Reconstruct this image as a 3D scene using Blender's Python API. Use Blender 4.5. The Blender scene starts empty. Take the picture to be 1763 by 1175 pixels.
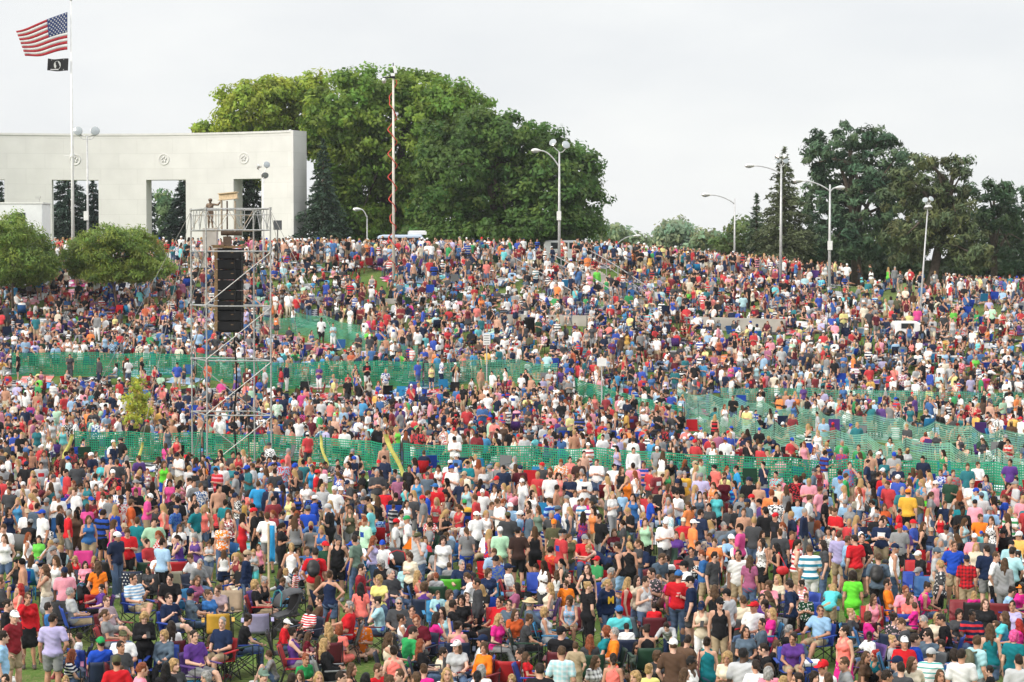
import bpy, math, random
import numpy as np
from mathutils import Matrix, Vector
random.seed(7); rng = np.random.default_rng(7)
R = math.radians
C = bpy.context.scene.collection
scene = bpy.context.scene

# ------------------------------------------------------------------ camera, sky, sun, exposure
CAMZ, PITCH, FPX = 8.66, math.atan((587.5 - 445) / 3500.0), 3500.0
cam_d = bpy.data.cameras.new('camera'); cam = bpy.data.objects.new('camera', cam_d); C.objects.link(cam)
cam_d.sensor_width = 36.0; cam_d.lens = FPX / 1763 * 36.0; cam_d.clip_start = 1.0; cam_d.clip_end = 8000
cam.location = (0, 0, CAMZ); cam.rotation_euler = (math.pi / 2 - PITCH, 0, 0)
scene.camera = cam

SUN_DIR = Vector((-0.76, -0.56, 0.46)).normalized()          # towards the sun: low, from the left
sun_d = bpy.data.lights.new('sun', 'SUN'); sun_d.energy = 2.2; sun_d.angle = R(10); sun_d.color = (1.0, 0.93, 0.82)
sun = bpy.data.objects.new('sun', sun_d); C.objects.link(sun)
sun.rotation_euler = SUN_DIR.to_track_quat('Z', 'Y').to_euler()

world = bpy.data.worlds.new('World'); scene.world = world; world.use_nodes = True
wn, wl = world.node_tree.nodes, world.node_tree.links
wn.clear()
w_out = wn.new('ShaderNodeOutputWorld'); w_bg = wn.new('ShaderNodeBackground'); w_bg.inputs[1].default_value = 1.0
sky = wn.new('ShaderNodeTexSky'); sky.sky_type = 'NISHITA'; sky.sun_disc = False
sky.sun_elevation = math.asin(SUN_DIR.z); sky.sun_rotation = math.atan2(SUN_DIR.x, SUN_DIR.y)
sk_m = wn.new('ShaderNodeMixRGB'); sk_m.blend_type = 'MULTIPLY'; sk_m.inputs[0].default_value = 1; sk_m.inputs[2].default_value = (.08, .08, .08, 1)
w_tc = wn.new('ShaderNodeTexCoord'); w_mp = wn.new('ShaderNodeMapping'); w_mp.inputs['Scale'].default_value = (3.2, 3.2, 9.0)
w_nz = wn.new('ShaderNodeTexNoise'); w_nz.inputs['Scale'].default_value = 1.6; w_nz.inputs['Detail'].default_value = 5; w_nz.inputs['Roughness'].default_value = .5
w_rp = wn.new('ShaderNodeValToRGB')
w_rp.color_ramp.elements[0].position = .32; w_rp.color_ramp.elements[0].color = (.66, .676, .695, 1)
w_rp.color_ramp.elements[1].position = .68; w_rp.color_ramp.elements[1].color = (.77, .776, .77, 1)
w_mx = wn.new('ShaderNodeMixRGB'); w_mx.inputs[0].default_value = .93
wl.new(w_tc.outputs['Generated'], w_mp.inputs[0]); wl.new(w_mp.outputs[0], w_nz.inputs['Vector']); wl.new(w_nz.outputs['Fac'], w_rp.inputs[0])
wl.new(sky.outputs[0], sk_m.inputs[1]); wl.new(sk_m.outputs[0], w_mx.inputs[1]); wl.new(w_rp.outputs[0], w_mx.inputs[2])
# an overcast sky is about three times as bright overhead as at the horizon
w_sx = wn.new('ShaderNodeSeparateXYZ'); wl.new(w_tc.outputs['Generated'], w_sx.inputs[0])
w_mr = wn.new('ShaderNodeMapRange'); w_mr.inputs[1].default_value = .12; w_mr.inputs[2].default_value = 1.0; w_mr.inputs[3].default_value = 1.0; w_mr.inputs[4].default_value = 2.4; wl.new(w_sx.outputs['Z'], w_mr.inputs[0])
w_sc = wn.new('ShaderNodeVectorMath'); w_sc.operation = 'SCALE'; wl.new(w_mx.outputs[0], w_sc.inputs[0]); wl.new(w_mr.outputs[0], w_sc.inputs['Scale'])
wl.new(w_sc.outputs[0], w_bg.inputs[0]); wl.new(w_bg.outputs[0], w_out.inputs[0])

scene.view_settings.view_transform = 'Standard'; scene.view_settings.look = 'None'
scene.view_settings.exposure = 0.40; scene.view_settings.gamma = 1.0; scene.view_settings.use_curve_mapping = False
scene.cycles.max_bounces = 6; scene.cycles.diffuse_bounces = 3; scene.cycles.transparent_max_bounces = 24
scene.cycles.use_denoising = True

# ------------------------------------------------------------------ pixel <-> world, terrain
FWD = np.array([0, math.cos(PITCH), -math.sin(PITCH)]); UPV = np.array([0, math.sin(PITCH), math.cos(PITCH)])
CAMP = np.array([0, 0, CAMZ])
def ray(px, py):
    return FWD + np.array([(px - 881.5) / FPX, 0, 0]) + UPV * ((587.5 - py) / FPX)
def at(px, py, d):
    r = ray(px, py); return CAMP + r * (d / r[1])
def at_z(px, py, z):
    r = ray(px, py); return CAMP + r * ((z - CAMZ) / r[2])
K_C = np.array([(-50, 0), (104, 0), (109, .15), (115, 1.5), (122, 3.1), (130, 5.1), (137, 7.1), (142, 8.3), (146, 8.6), (155, 8.2), (165, 7.9), (4000, 7.9)], float)
K_R = np.array([(-50, 0), (104, 0), (110, .3), (116, 1.7), (122, 3.1), (130, 4.6), (136, 5.5), (142, 5.8), (150, 5.7), (180, 5.6), (4000, 7.8)], float)
def terrain(x, y):
    x = np.asarray(x, float); y = np.asarray(y, float)
    w = np.clip((x - 5) / 29, 0, 1)
    a = sum(np.interp(y + o, K_C[:, 0], K_C[:, 1]) for o in (-2, 0, 2)) / 3
    b = sum(np.interp(y + o, K_R[:, 0], K_R[:, 1]) for o in (-2, 0, 2)) / 3
    bump = .12 * np.sin(x * .21 + 1.3) * np.sin(y * .17) * np.clip((y - 100) / 12, 0, 1)
    return a * (1 - w) + b * w + bump
def on_ground(px, py, dmax=200):
    r = ray(px, py); d = np.linspace(30, dmax, 1700)
    p = CAMP[None] + r[None] * (d / r[1])[:, None]
    below = np.nonzero(p[:, 2] <= terrain(p[:, 0], p[:, 1]))[0]
    k = below[0] if len(below) else len(d) - 1
    q = p[k].copy(); q[2] = float(terrain(q[0], q[1])); return q

# ------------------------------------------------------------------ object helpers
def tag(o, label=None, cat=None, group=None, kind=None):
    if label: o['label'] = label
    if cat: o['category'] = cat
    if group: o['group'] = group
    if kind: o['kind'] = kind
    return o
def empty(name, loc, label, cat, rz=0, group=None):
    o = bpy.data.objects.new(name, None); C.objects.link(o); o.location = loc; o.rotation_euler = (0, 0, rz); o.empty_display_size = .2
    return tag(o, label, cat, group)
def np_mesh(name, verts, faces, smooth=True):
    """faces: list of arrays (n,k) or one array (n,k)"""
    me = bpy.data.meshes.new(name)
    if isinstance(faces, np.ndarray): faces = [faces]
    faces = [np.asarray(f, np.int32) for f in faces if len(f)]
    verts = np.asarray(verts, np.float32)
    me.vertices.add(len(verts)); me.vertices.foreach_set('co', verts.ravel())
    tot = np.concatenate([np.full(len(f), f.shape[1], np.int32) for f in faces]); flat = np.concatenate([f.ravel() for f in faces])
    me.loops.add(len(flat)); me.loops.foreach_set('vertex_index', flat)
    me.polygons.add(len(tot)); me.polygons.foreach_set('loop_start', np.concatenate([[0], np.cumsum(tot)[:-1]]).astype(np.int32))
    me.update(calc_edges=True)
    if smooth: me.shade_smooth()
    else: me.shade_flat()
    return me
def face_col(me, name, cols):
    a = me.attributes.new(name, 'FLOAT_COLOR', 'FACE')
    c = np.ones((len(cols), 4), np.float32); c[:, :3] = cols
    a.data.foreach_set('color', c.ravel())
def link(name, me, mats, parent=None, color=None, loc=None, mtx=None):
    o = bpy.data.objects.new(name, me); C.objects.link(o)
    if mats is not None:
        for m in (mats if isinstance(mats, (list, tuple)) else [mats]):
            if len(me.materials) < (len(mats) if isinstance(mats, (list, tuple)) else 1): me.materials.append(m)
    if parent: o.parent = parent
    if color is not None: o.color = (*color[:3], 1)
    if loc is not None: o.location = loc
    if mtx is not None: o.matrix_basis = mtx
    return o

class MB:
    """collects boxes, tubes, lathes and quads for ONE mesh"""
    def __init__(s): s.v = []; s.f = []; s.mi = []
    def add(s, verts, faces, m=0):
        b = len(s.v); s.v += [tuple(map(float, p)) for p in verts]; s.f += [tuple(b + i for i in f) for f in faces]; s.mi += [m] * len(faces); return s
    def box(s, c, size, rot=None, m=0):
        c = Vector(c); h = [a / 2 for a in size]
        P = [Vector((x * h[0], y * h[1], z * h[2])) for z in (-1, 1) for y in (-1, 1) for x in (-1, 1)]
        if rot is not None: P = [rot @ p for p in P]
        return s.add([c + p for p in P], [(0, 2, 3, 1), (4, 5, 7, 6), (0, 1, 5, 4), (2, 6, 7, 3), (0, 4, 6, 2), (1, 3, 7, 5)], m)
    def tube(s, pts, r, n=8, cap=True, m=0):
        pts = [Vector(p) for p in pts]; rs = r if isinstance(r, (list, tuple)) else [r] * len(pts)
        V = []; F = []; up = None
        for i, p in enumerate(pts):
            t = (pts[min(i + 1, len(pts) - 1)] - pts[max(i - 1, 0)]).normalized()
            if up is None: up = Vector((0, 0, 1)) if abs(t.z) < .9 else Vector((1, 0, 0))
            a = t.cross(up).normalized(); b = a.cross(t).normalized(); up = b
            for k in range(n):
                w = 2 * math.pi * k / n; V.append(p + (a * math.cos(w) + b * math.sin(w)) * rs[i])
        for i in range(len(pts) - 1):
            for k in range(n):
                F.append((i * n + k, i * n + (k + 1) % n, (i + 1) * n + (k + 1) % n, (i + 1) * n + k))
        if cap: F.append(tuple(range(n - 1, -1, -1))); F.append(tuple((len(pts) - 1) * n + k for k in range(n)))
        return s.add(V, F, m)
    def lathe(s, prof, n=16, mtx=None, m=0):
        """prof: (radius, z) from bottom to top"""
        V = []; F = []
        for r_, z in prof:
            for k in range(n):
                w = 2 * math.pi * k / n; p = Vector((r_ * math.cos(w), r_ * math.sin(w), z)); V.append(mtx @ p if mtx else p)
        for i in range(len(prof) - 1):
            for k in range(n):
                F.append((i * n + k, i * n + (k + 1) % n, (i + 1) * n + (k + 1) % n, (i + 1) * n + k))
        return s.add(V, F, m)
    def mesh(s, name, smooth=False):
        me = bpy.data.meshes.new(name); me.from_pydata(s.v, [], s.f)
        if any(s.mi): me.polygons.foreach_set('material_index', s.mi)
        me.update()
        if smooth: me.shade_smooth()
        return me
    def build(s, name, mats, parent=None, smooth=False, color=None, loc=None): return link(name, s.mesh(name, smooth), mats, parent, color, loc)

# ------------------------------------------------------------------ materials
def mat(name, base=(.5, .5, .5), rough=.6, metal=0.0, noise=0.0, nscale=8.0, bump=0.0, bscale=30.0, obj_color=False, attr=None, trans=0.0, coord='Object', spec=.4):
    m = bpy.data.materials.new(name); m.use_nodes = True; n, l = m.node_tree.nodes, m.node_tree.links
    b = n['Principled BSDF']; b.inputs['Roughness'].default_value = rough; b.inputs['Metallic'].default_value = metal; b.inputs['Specular IOR Level'].default_value = spec
    col = None
    if obj_color: oi = n.new('ShaderNodeObjectInfo'); col = oi.outputs['Color']
    elif attr: at_ = n.new('ShaderNodeAttribute'); at_.attribute_name = attr; col = at_.outputs['Color']
    tc = n.new('ShaderNodeTexCoord')
    if noise > 0:
        nz = n.new('ShaderNodeTexNoise'); nz.inputs['Scale'].default_value = nscale; nz.inputs['Detail'].default_value = 5
        l.new(tc.outputs[coord], nz.inputs['Vector'])
        mr = n.new('ShaderNodeMapRange'); mr.inputs[1].default_value = .3; mr.inputs[2].default_value = .7; mr.inputs[3].default_value = 1 - noise; mr.inputs[4].default_value = 1 + noise
        l.new(nz.outputs['Fac'], mr.inputs[0])
        mu = n.new('ShaderNodeVectorMath'); mu.operation = 'SCALE'; l.new(mr.outputs[0], mu.inputs['Scale'])
        if col is not None: l.new(col, mu.inputs[0])
        else: mu.inputs[0].default_value = base
        col = mu.outputs[0]
    if col is not None: l.new(col, b.inputs['Base Color'])
    else: b.inputs['Base Color'].default_value = (*base, 1)
    if bump > 0:
        nb = n.new('ShaderNodeTexNoise'); nb.inputs['Scale'].default_value = bscale; nb.inputs['Detail'].default_value = 4; l.new(tc.outputs[coord], nb.inputs['Vector'])
        bp = n.new('ShaderNodeBump'); bp.inputs['Strength'].default_value = bump; bp.inputs['Distance'].default_value = .02
        l.new(nb.outputs['Fac'], bp.inputs['Height']); l.new(bp.outputs[0], b.inputs['Normal'])
    if trans > 0:
        tr = n.new('ShaderNodeBsdfTranslucent'); mx = n.new('ShaderNodeMixShader'); mx.inputs[0].default_value = trans
        if col is not None: l.new(col, tr.inputs[0])
        else: tr.inputs[0].default_value = (*base, 1)
        l.new(b.outputs[0], mx.inputs[1]); l.new(tr.outputs[0], mx.inputs[2]); l.new(mx.outputs[0], n['Material Output'].inputs[0])
    return m
M = {}
M['steel'] = mat('galvanised_steel', (.36, .36, .355), .5, .6, .25, 14, .1, 60)
M['warm_steel'] = mat('weathered_steel', (.42, .34, .26), .55, .5, .3, 10)
M['brown_steel'] = mat('brown_steel', (.10, .065, .045), .6, .3, .3, 10)
M['black_paint'] = mat('black_cabinet_paint', (.009, .009, .010), .75, 0, .3, 20, .2, 90, spec=.15)
M['bronze_rig'] = mat('bronze_rigging', (.22, .14, .07), .5, .5, .3, 15)
M['beam'] = mat('tan_painted_beam', (.55, .42, .27), .6, 0, .2, 8, .1, 30)
M['pole_grey'] = mat('grey_lamp_pole', (.50, .50, .50), .5, .35, .15, 5)
M['pole_white'] = mat('white_pole_paint', (.72, .72, .70), .45, .1, .1, 3)
M['mast'] = mat('cream_mast_paint', (.66, .62, .54), .5, .1, .12, 3)
M['lamp_metal'] = mat('spun_aluminium', (.62, .61, .58), .28, .8, .1, 10)
M['lamp_glass'] = mat('lamp_glass', (.38, .41, .42), .15, .5, .05, 10)
M['red_hose'] = mat('red_hose', (.55, .05, .03), .5)
M['white_paint'] = mat('white_vehicle_paint', (.72, .73, .74), .3, 0, .06, 2)
M['car_color'] = mat('vehicle_paint', (.3, .3, .3), .25, .1, .05, 2, obj_color=True)
M['dark_glass'] = mat('vehicle_glass', (.02, .025, .03), .08, 0)
M['rubber'] = mat('tyre_rubber', (.02, .02, .02), .8, 0, .2, 20)
M['bronze'] = mat('bronze_statue', (.16, .11, .075), .5, .6, .35, 6, .2, 20)
M['plaque'] = mat('dark_plaque', (.08, .085, .09), .5, .3, .1, 10)
M['concrete'] = mat('concrete', (.40, .37, .33), .85, 0, .18, 1.2, .3, 12)
M['strap'] = mat('yellow_webbing', (.66, .62, .16), .6, 0, .15, 9, trans=.2)
M['rope'] = mat('guy_wire', (.25, .24, .22), .6)
M['sign_white'] = mat('sign_enamel', (.70, .70, .68), .5, 0, .08, 6)
M['sign_ink'] = mat('sign_ink', (.12, .12, .13), .6)
M['bark'] = mat('bark', (.10, .075, .055), .9, 0, .35, 6, .6, 14)
M['leaf'] = mat('leaf', attr='Col', rough=.55, trans=.45, spec=.3)
M['needle'] = mat('needle', attr='Col', rough=.6, trans=.12, spec=.25)
M['cloth'] = mat('cloth', obj_color=True, rough=.9, noise=.14, nscale=5, bump=.6, bscale=11, spec=.06)
M['denim'] = mat('denim', obj_color=True, rough=.9, noise=.22, nscale=9, bump=.3, bscale=40, spec=.1)
M['hair'] = mat('hair', obj_color=True, rough=.6, noise=.45, nscale=30, bump=.9, bscale=45, spec=.2)
M['plastic'] = mat('plastic', obj_color=True, rough=.4, noise=.05, nscale=5)
M['nylon'] = mat('chair_nylon', obj_color=True, rough=.6, noise=.12, nscale=7, bump=.3, bscale=9)
M['chair_frame'] = mat('dark_chair_frame', (.035, .035, .04), .4, .4)
M['glasses'] = mat('sunglass_lens', (.01, .01, .012), .12)
M['shoe'] = mat('shoe', obj_color=True, rough=.7, noise=.1)
M['crowd'] = mat('crowd_clothing_and_skin', attr='Col', rough=.8, spec=.08)
def skin_material():
    m = bpy.data.materials.new('skin'); m.use_nodes = True; n, l = m.node_tree.nodes, m.node_tree.links; b = n['Principled BSDF']
    oi = n.new('ShaderNodeObjectInfo'); a = n.new('ShaderNodeAttribute'); a.attribute_name = 'feat'
    tc = n.new('ShaderNodeTexCoord'); nz = n.new('ShaderNodeTexNoise'); nz.inputs['Scale'].default_value = 9; nz.inputs['Detail'].default_value = 3
    l.new(tc.outputs['Object'], nz.inputs['Vector'])
    mr = n.new('ShaderNodeMapRange'); mr.inputs[1].default_value = .3; mr.inputs[2].default_value = .7; mr.inputs[3].default_value = .86; mr.inputs[4].default_value = 1.14; l.new(nz.outputs['Fac'], mr.inputs[0])
    s = n.new('ShaderNodeVectorMath'); s.operation = 'SCALE'; l.new(oi.outputs['Color'], s.inputs[0]); l.new(mr.outputs[0], s.inputs['Scale'])
    mu = n.new('ShaderNodeVectorMath'); mu.operation = 'MULTIPLY'; l.new(s.outputs[0], mu.inputs[0]); l.new(a.outputs['Color'], mu.inputs[1])
    l.new(mu.outputs[0], b.inputs['Base Color']); b.inputs['Roughness'].default_value = .5; b.inputs['Specular IOR Level'].default_value = .35
    b.inputs['Subsurface Weight'].default_value = 0.0
    return m
M['skin'] = skin_material()
_pat = {}
def pattern_cloth(kind):
    """woven or printed shirt patterns; base colour is the object's own"""
    if kind in _pat: return _pat[kind]
    m = mat('cloth_' + kind, obj_color=True, rough=.9, bump=.5, bscale=11, spec=.06); n, l = m.node_tree.nodes, m.node_tree.links; b = n['Principled BSDF']
    src = b.inputs['Base Color'].links[0].from_socket
    tc = n.new('ShaderNodeTexCoord'); sx = n.new('ShaderNodeSeparateXYZ'); l.new(tc.outputs['Object'], sx.inputs[0])
    acc = {'stripe': (.75, .75, .74), 'redstripe': (.50, .03, .04), 'tealstripe': (.03, .22, .33), 'greenstripe': (.12, .38, .36), 'plaid': (.62, .62, .62), 'redplaid': (.03, .02, .025), 'floral': (.60, .42, .45), 'print': (.62, .62, .6), 'leopard': (.02, .02, .02)}[kind]
    mx = n.new('ShaderNodeMixRGB'); l.new(src, mx.inputs[1]); mx.inputs[2].default_value = (*acc, 1)
    def band(sock, period, duty):
        d = n.new('ShaderNodeMath'); d.operation = 'DIVIDE'; l.new(sock, d.inputs[0]); d.inputs[1].default_value = period
        f = n.new('ShaderNodeMath'); f.operation = 'FRACT'; l.new(d.outputs[0], f.inputs[0])
        c = n.new('ShaderNodeMath'); c.operation = 'LESS_THAN'; l.new(f.outputs[0], c.inputs[0]); c.inputs[1].default_value = duty; return c.outputs[0]
    if kind.endswith('stripe'):
        p, du = {'stripe': (.07, .45), 'redstripe': (.12, .45), 'tealstripe': (.15, .45), 'greenstripe': (.09, .3)}[kind]
        l.new(band(sx.outputs['Z'], p, du), mx.inputs[0])
    elif 'plaid' in kind:
        s = n.new('ShaderNodeMath'); s.operation = 'ADD'; l.new(band(sx.outputs['X'], .09, .42), s.inputs[0]); l.new(band(sx.outputs['Z'], .09, .42), s.inputs[1])
        h = n.new('ShaderNodeMath'); h.operation = 'MULTIPLY'; l.new(s.outputs[0], h.inputs[0]); h.inputs[1].default_value = .42; l.new(h.outputs[0], mx.inputs[0])
    else:
        v = n.new('ShaderNodeTexVoronoi'); v.inputs['Scale'].default_value = 16 if kind != 'leopard' else 22; l.new(tc.outputs['Object'], v.inputs['Vector'])
        c = n.new('ShaderNodeMath'); c.operation = 'LESS_THAN'; l.new(v.outputs['Distance'], c.inputs[0]); c.inputs[1].default_value = .36; l.new(c.outputs[0], mx.inputs[0])
    l.new(mx.outputs[0], b.inputs['Base Color']); _pat[kind] = m; return m

# ------------------------------------------------------------------ ground
def build_ground():
    ys = np.concatenate([np.arange(-60, 20, 10), np.arange(20, 60, 2), np.arange(60, 100, 2), np.arange(100, 165, 1.0), np.arange(165, 400, 15), [450, 600, 900, 1300]])
    xs = np.concatenate([[-600, -300, -150], np.arange(-90, 91, 2.0), [150, 300, 600]])
    X, Y = np.meshgrid(xs, ys); Z = terrain(X, Y)
    v = np.stack([X, Y, Z], -1).reshape(-1, 3); nx = len(xs); i = np.arange(len(ys) - 1)[:, None] * nx + np.arange(nx - 1)[None]
    f = np.stack([i, i + 1, i + nx + 1, i + nx], -1).reshape(-1, 4)
    m = bpy.data.materials.new('trodden_lawn'); m.use_nodes = True; n, l = m.node_tree.nodes, m.node_tree.links; b = n['Principled BSDF']
    tc = n.new('ShaderNodeTexCoord'); a = n.new('ShaderNodeTexNoise'); a.inputs['Scale'].default_value = .35; a.inputs['Detail'].default_value = 8
    c = n.new('ShaderNodeTexNoise'); c.inputs['Scale'].default_value = 9; c.inputs['Detail'].default_value = 6
    l.new(tc.outputs['Object'], a.inputs['Vector']); l.new(tc.outputs['Object'], c.inputs['Vector'])
    ad = n.new('ShaderNodeMath'); ad.operation = 'ADD'; l.new(a.outputs['Fac'], ad.inputs[0]); l.new(c.outputs['Fac'], ad.inputs[1])
    rp = n.new('ShaderNodeValToRGB'); e = rp.color_ramp.elements; e[0].position = .78; e[0].color = (.055, .10, .022, 1); e[1].position = 1.25; e[1].color = (.17, .19, .065, 1)
    k = e.new(1.0); k.color = (.085, .145, .03, 1)
    hf = n.new('ShaderNodeMath'); hf.operation = 'MULTIPLY'; hf.inputs[1].default_value = 1.0; l.new(ad.outputs[0], hf.inputs[0]); l.new(hf.outputs[0], rp.inputs[0]); l.new(rp.outputs[0], b.inputs['Base Color'])
    b.inputs['Roughness'].default_value = .95; b.inputs['Specular IOR Level'].default_value = .1
    bp = n.new('ShaderNodeBump'); bp.inputs['Strength'].default_value = .8; bp.inputs['Distance'].default_value = .05; l.new(c.outputs['Fac'], bp.inputs['Height']); l.new(bp.outputs[0], b.inputs['Normal'])
    tag(link('grass_hill', np_mesh('grass_hill', v, f), m), kind='structure', label='trodden green lawn rising to the crest of the hill', cat='ground')
build_ground()
# ------------------------------------------------------------------ colonnade (curved white stone screen)
def build_colonnade():
    # plan: a concave arc; the far middle lies left of the photo's centre, the near end on the right
    base_z = 8.5
    cx, cy, rad = -33.5, 136.0, 30.5
    th = 1.5
    m = bpy.data.materials.new('white_limestone'); m.use_nodes = True; n, l = m.node_tree.nodes, m.node_tree.links; b = n['Principled BSDF']
    uv = n.new('ShaderNodeUVMap'); br = n.new('ShaderNodeTexBrick'); br.offset = .5
    br.inputs['Scale'].default_value = 1.0; br.inputs['Brick Width'].default_value = 3.0; br.inputs['Row Height'].default_value = 1.24; br.inputs['Mortar Size'].default_value = .014; br.inputs['Mortar Smooth'].default_value = .1
    br.inputs['Color1'].default_value = (.64, .632, .61, 1); br.inputs['Color2'].default_value = (.61, .603, .582, 1); br.inputs['Mortar'].default_value = (.55, .543, .522, 1); br.inputs['Bias'].default_value = 0
    l.new(uv.outputs[0], br.inputs['Vector'])
    tc = n.new('ShaderNodeTexCoord'); nz = n.new('ShaderNodeTexNoise'); nz.inputs['Scale'].default_value = .7; nz.inputs['Detail'].default_value = 7; l.new(tc.outputs['Object'], nz.inputs['Vector'])
    mr = n.new('ShaderNodeMapRange'); mr.inputs[1].default_value = .3; mr.inputs[2].default_value = .7; mr.inputs[3].default_value = .94; mr.inputs[4].default_value = 1.04; l.new(nz.outputs['Fac'], mr.inputs[0])
    sc = n.new('ShaderNodeVectorMath'); sc.operation = 'SCALE'; l.new(br.outputs['Color'], sc.inputs[0]); l.new(mr.outputs[0], sc.inputs['Scale']); l.new(sc.outputs[0], b.inputs['Base Color'])
    b.inputs['Roughness'].default_value = .8
    bp = n.new('ShaderNodeBump'); bp.inputs['Strength'].default_value = .4; bp.inputs['Distance'].default_value = .015; l.new(br.outputs['Fac'], bp.inputs['Height']); bp.invert = True; l.new(bp.outputs[0], b.inputs['Normal'])
    def ang(px):
        """angle on the inner arc whose point projects to photo column px"""
        best = min(np.linspace(math.radians(-10), math.radians(150), 6000), key=lambda a: abs((cx + rad * math.cos(a)) / (cy + rad * math.sin(a)) * FPX + 881.5 - px))
        return float(best)
    a_end = ang(503)
    root = empty('stone_colonnade', (cx, cy, base_z), 'curved white limestone colonnade with square openings and round medallions on the hilltop', 'monument')
    H, HO = 10.15, 6.55
    opens = [(-150, -90), (-70, 10), (91, 171), (253, 321), (403, 451)]
    A = [(ang(a), ang(b_)) for a, b_ in opens]
    stops = [math.radians(148)]
    wall_mb_v, wall_f, uvs = [], [], []
    def arc_block(a0, a1, z0, z1):
        k = max(2, int(abs(a1 - a0) * rad / .8) + 1); aa = np.linspace(a0, a1, k); base = len(wall_mb_v)
        for a in aa:
            for rr in (rad, rad + th):
                for z in (z0, z1): wall_mb_v.append((rr * math.cos(a), rr * math.sin(a), z))
        def q(*p, uvp): wall_f.append(p); uvs.extend(uvp)
        for i in range(k - 1):
            o, p = base + 4 * i, base + 4 * (i + 1); s0, s1 = aa[i] * rad, aa[i + 1] * rad
            q(o, p, p + 1, o + 1, uvp=[(s0, z0), (s1, z0), (s1, z1), (s0, z1)])
            q(o + 2, o + 3, p + 3, p + 2, uvp=[(s0, z0), (s0, z1), (s1, z1), (s1, z0)])
            q(o + 1, p + 1, p + 3, o + 3, uvp=[(s0, .3), (s1, .3), (s1, 1.0), (s0, 1.0)])
            q(o, o + 2, p + 2, p, uvp=[(s0, .3), (s0, 1.0), (s1, 1.0), (s1, .3)])
        for o, fl in ((base, 0), (base + 4 * (k - 1), 1)):
            f = (o, o + 1, o + 3, o + 2) if not fl else (o, o + 2, o + 3, o + 1)
            t0 = .4
            q(*f, uvp=[(t0, z0), (t0, z1), (t0 + th, z1), (t0 + th, z0)] if not fl else [(t0, z0), (t0 + th, z0), (t0 + th, z1), (t0, z1)])
    # piers between openings, then one lintel band standing on them
    edges = [math.radians(146)] + [x for ab in A for x in ab] + [a_end]
    for i in range(0, len(edges), 2): arc_block(edges[i], edges[i + 1], -1.2, HO)
    arc_block(edges[0], edges[-1], HO + .0, H)
    # end pylon: a square return that faces the lawn
    pe = Vector((rad * math.cos(a_end), rad * math.sin(a_end), 0)); t = Vector((math.sin(a_end), -math.cos(a_end), 0)).normalized()
    me = bpy.data.meshes.new('wall'); me.from_pydata(wall_mb_v, [], wall_f); u = me.uv_layers.new(name='UVMap'); u.data.foreach_set('uv', np.array(uvs, np.float32).ravel()); me.update()
    link('wall', me, m, root)
    W = .22; nrm = Vector((math.cos(a_end), math.sin(a_end), 0)); v = []; f = []; uu = []
    p0 = pe - nrm * .12; p1 = pe + nrm * (th + .12); ex = Vector((W, -.10, 0))
    cor = [p0, p0 + ex, p1 + ex, p1]
    for z in (-1.2, H + .16): v += [(c.x, c.y, z) for c in cor]
    for i in range(4):
        j = (i + 1) % 4; f.append((i, j, 4 + j, 4 + i)); L = (cor[j] - cor[i]).length; uu += [(.2, -.4), (.2 + L, -.4), (.2 + L, H + .16), (.2, H + .16)]
    f.append((4, 5, 6, 7)); uu += [(.2, .3), (1, .3), (1, 1), (.2, 1)]
    me = bpy.data.meshes.new('end_pylon'); me.from_pydata(v, [], f); u = me.uv_layers.new(name='UVMap'); u.data.foreach_set('uv', np.array(uu, np.float32).ravel()); me.update()
    link('end_pylon', me, m, root)
    # coping course
    cop = MB(); aa = np.linspace(edges[0], a_end, 60)
    V = []; F = []
    for a in aa:
        for rr, z in ((rad - .06, H + .004), (rad + th + .06, H + .004), (rad + th + .06, H + .17), (rad - .06, H + .17)): V.append((rr * math.cos(a), rr * math.sin(a), z))
    for i in range(len(aa) - 1):
        for k in range(4): F.append((4 * i + k, 4 * i + (k + 1) % 4, 4 * i + 4 + (k + 1) % 4, 4 * i + 4 + k))
    cop.add(V, F); cop.build('coping', mat('limestone_coping', (.62, .612, .59), .8, 0, .06, 2), root)
    ml = mat('medallion_stone', (.615, .607, .585), .8, 0, .1, 3)
    for px in (-25, 131, 284, 421):
        a = ang(px); c = Vector((rad * math.cos(a), rad * math.sin(a), 8.2)); nn = Vector((-math.cos(a), -math.sin(a), 0)); mt = Matrix.Translation(c) @ nn.to_track_quat('Z', 'Y').to_matrix().to_4x4()
        g = MB(); g.lathe([(.0, .02), (.34, .02), (.37, .03), (.38, .045), (.43, .05), (.46, .045), (.47, .01), (.47, -.05)], 28, mt)
        for k in range(5):
            w = 2 * math.pi * k / 5 + .3; q_ = mt @ Vector((.17 * math.cos(w), .17 * math.sin(w), .05)); g.box(q_, (.17, .04, .10), Matrix.Rotation(-a, 3, 'Y'))
        g.build('medallion', ml, root, True)
    p = at(478, 388, 146)
    g = MB(); g.box((p[0] - cx, p[1] - cy, p[2] - base_z), (.62, .08, .62)); g.box((p[0] - cx, p[1] - cy + .06, p[2] - base_z - .9), (.12, .08, 1.3))
    return root
build_colonnade()

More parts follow.
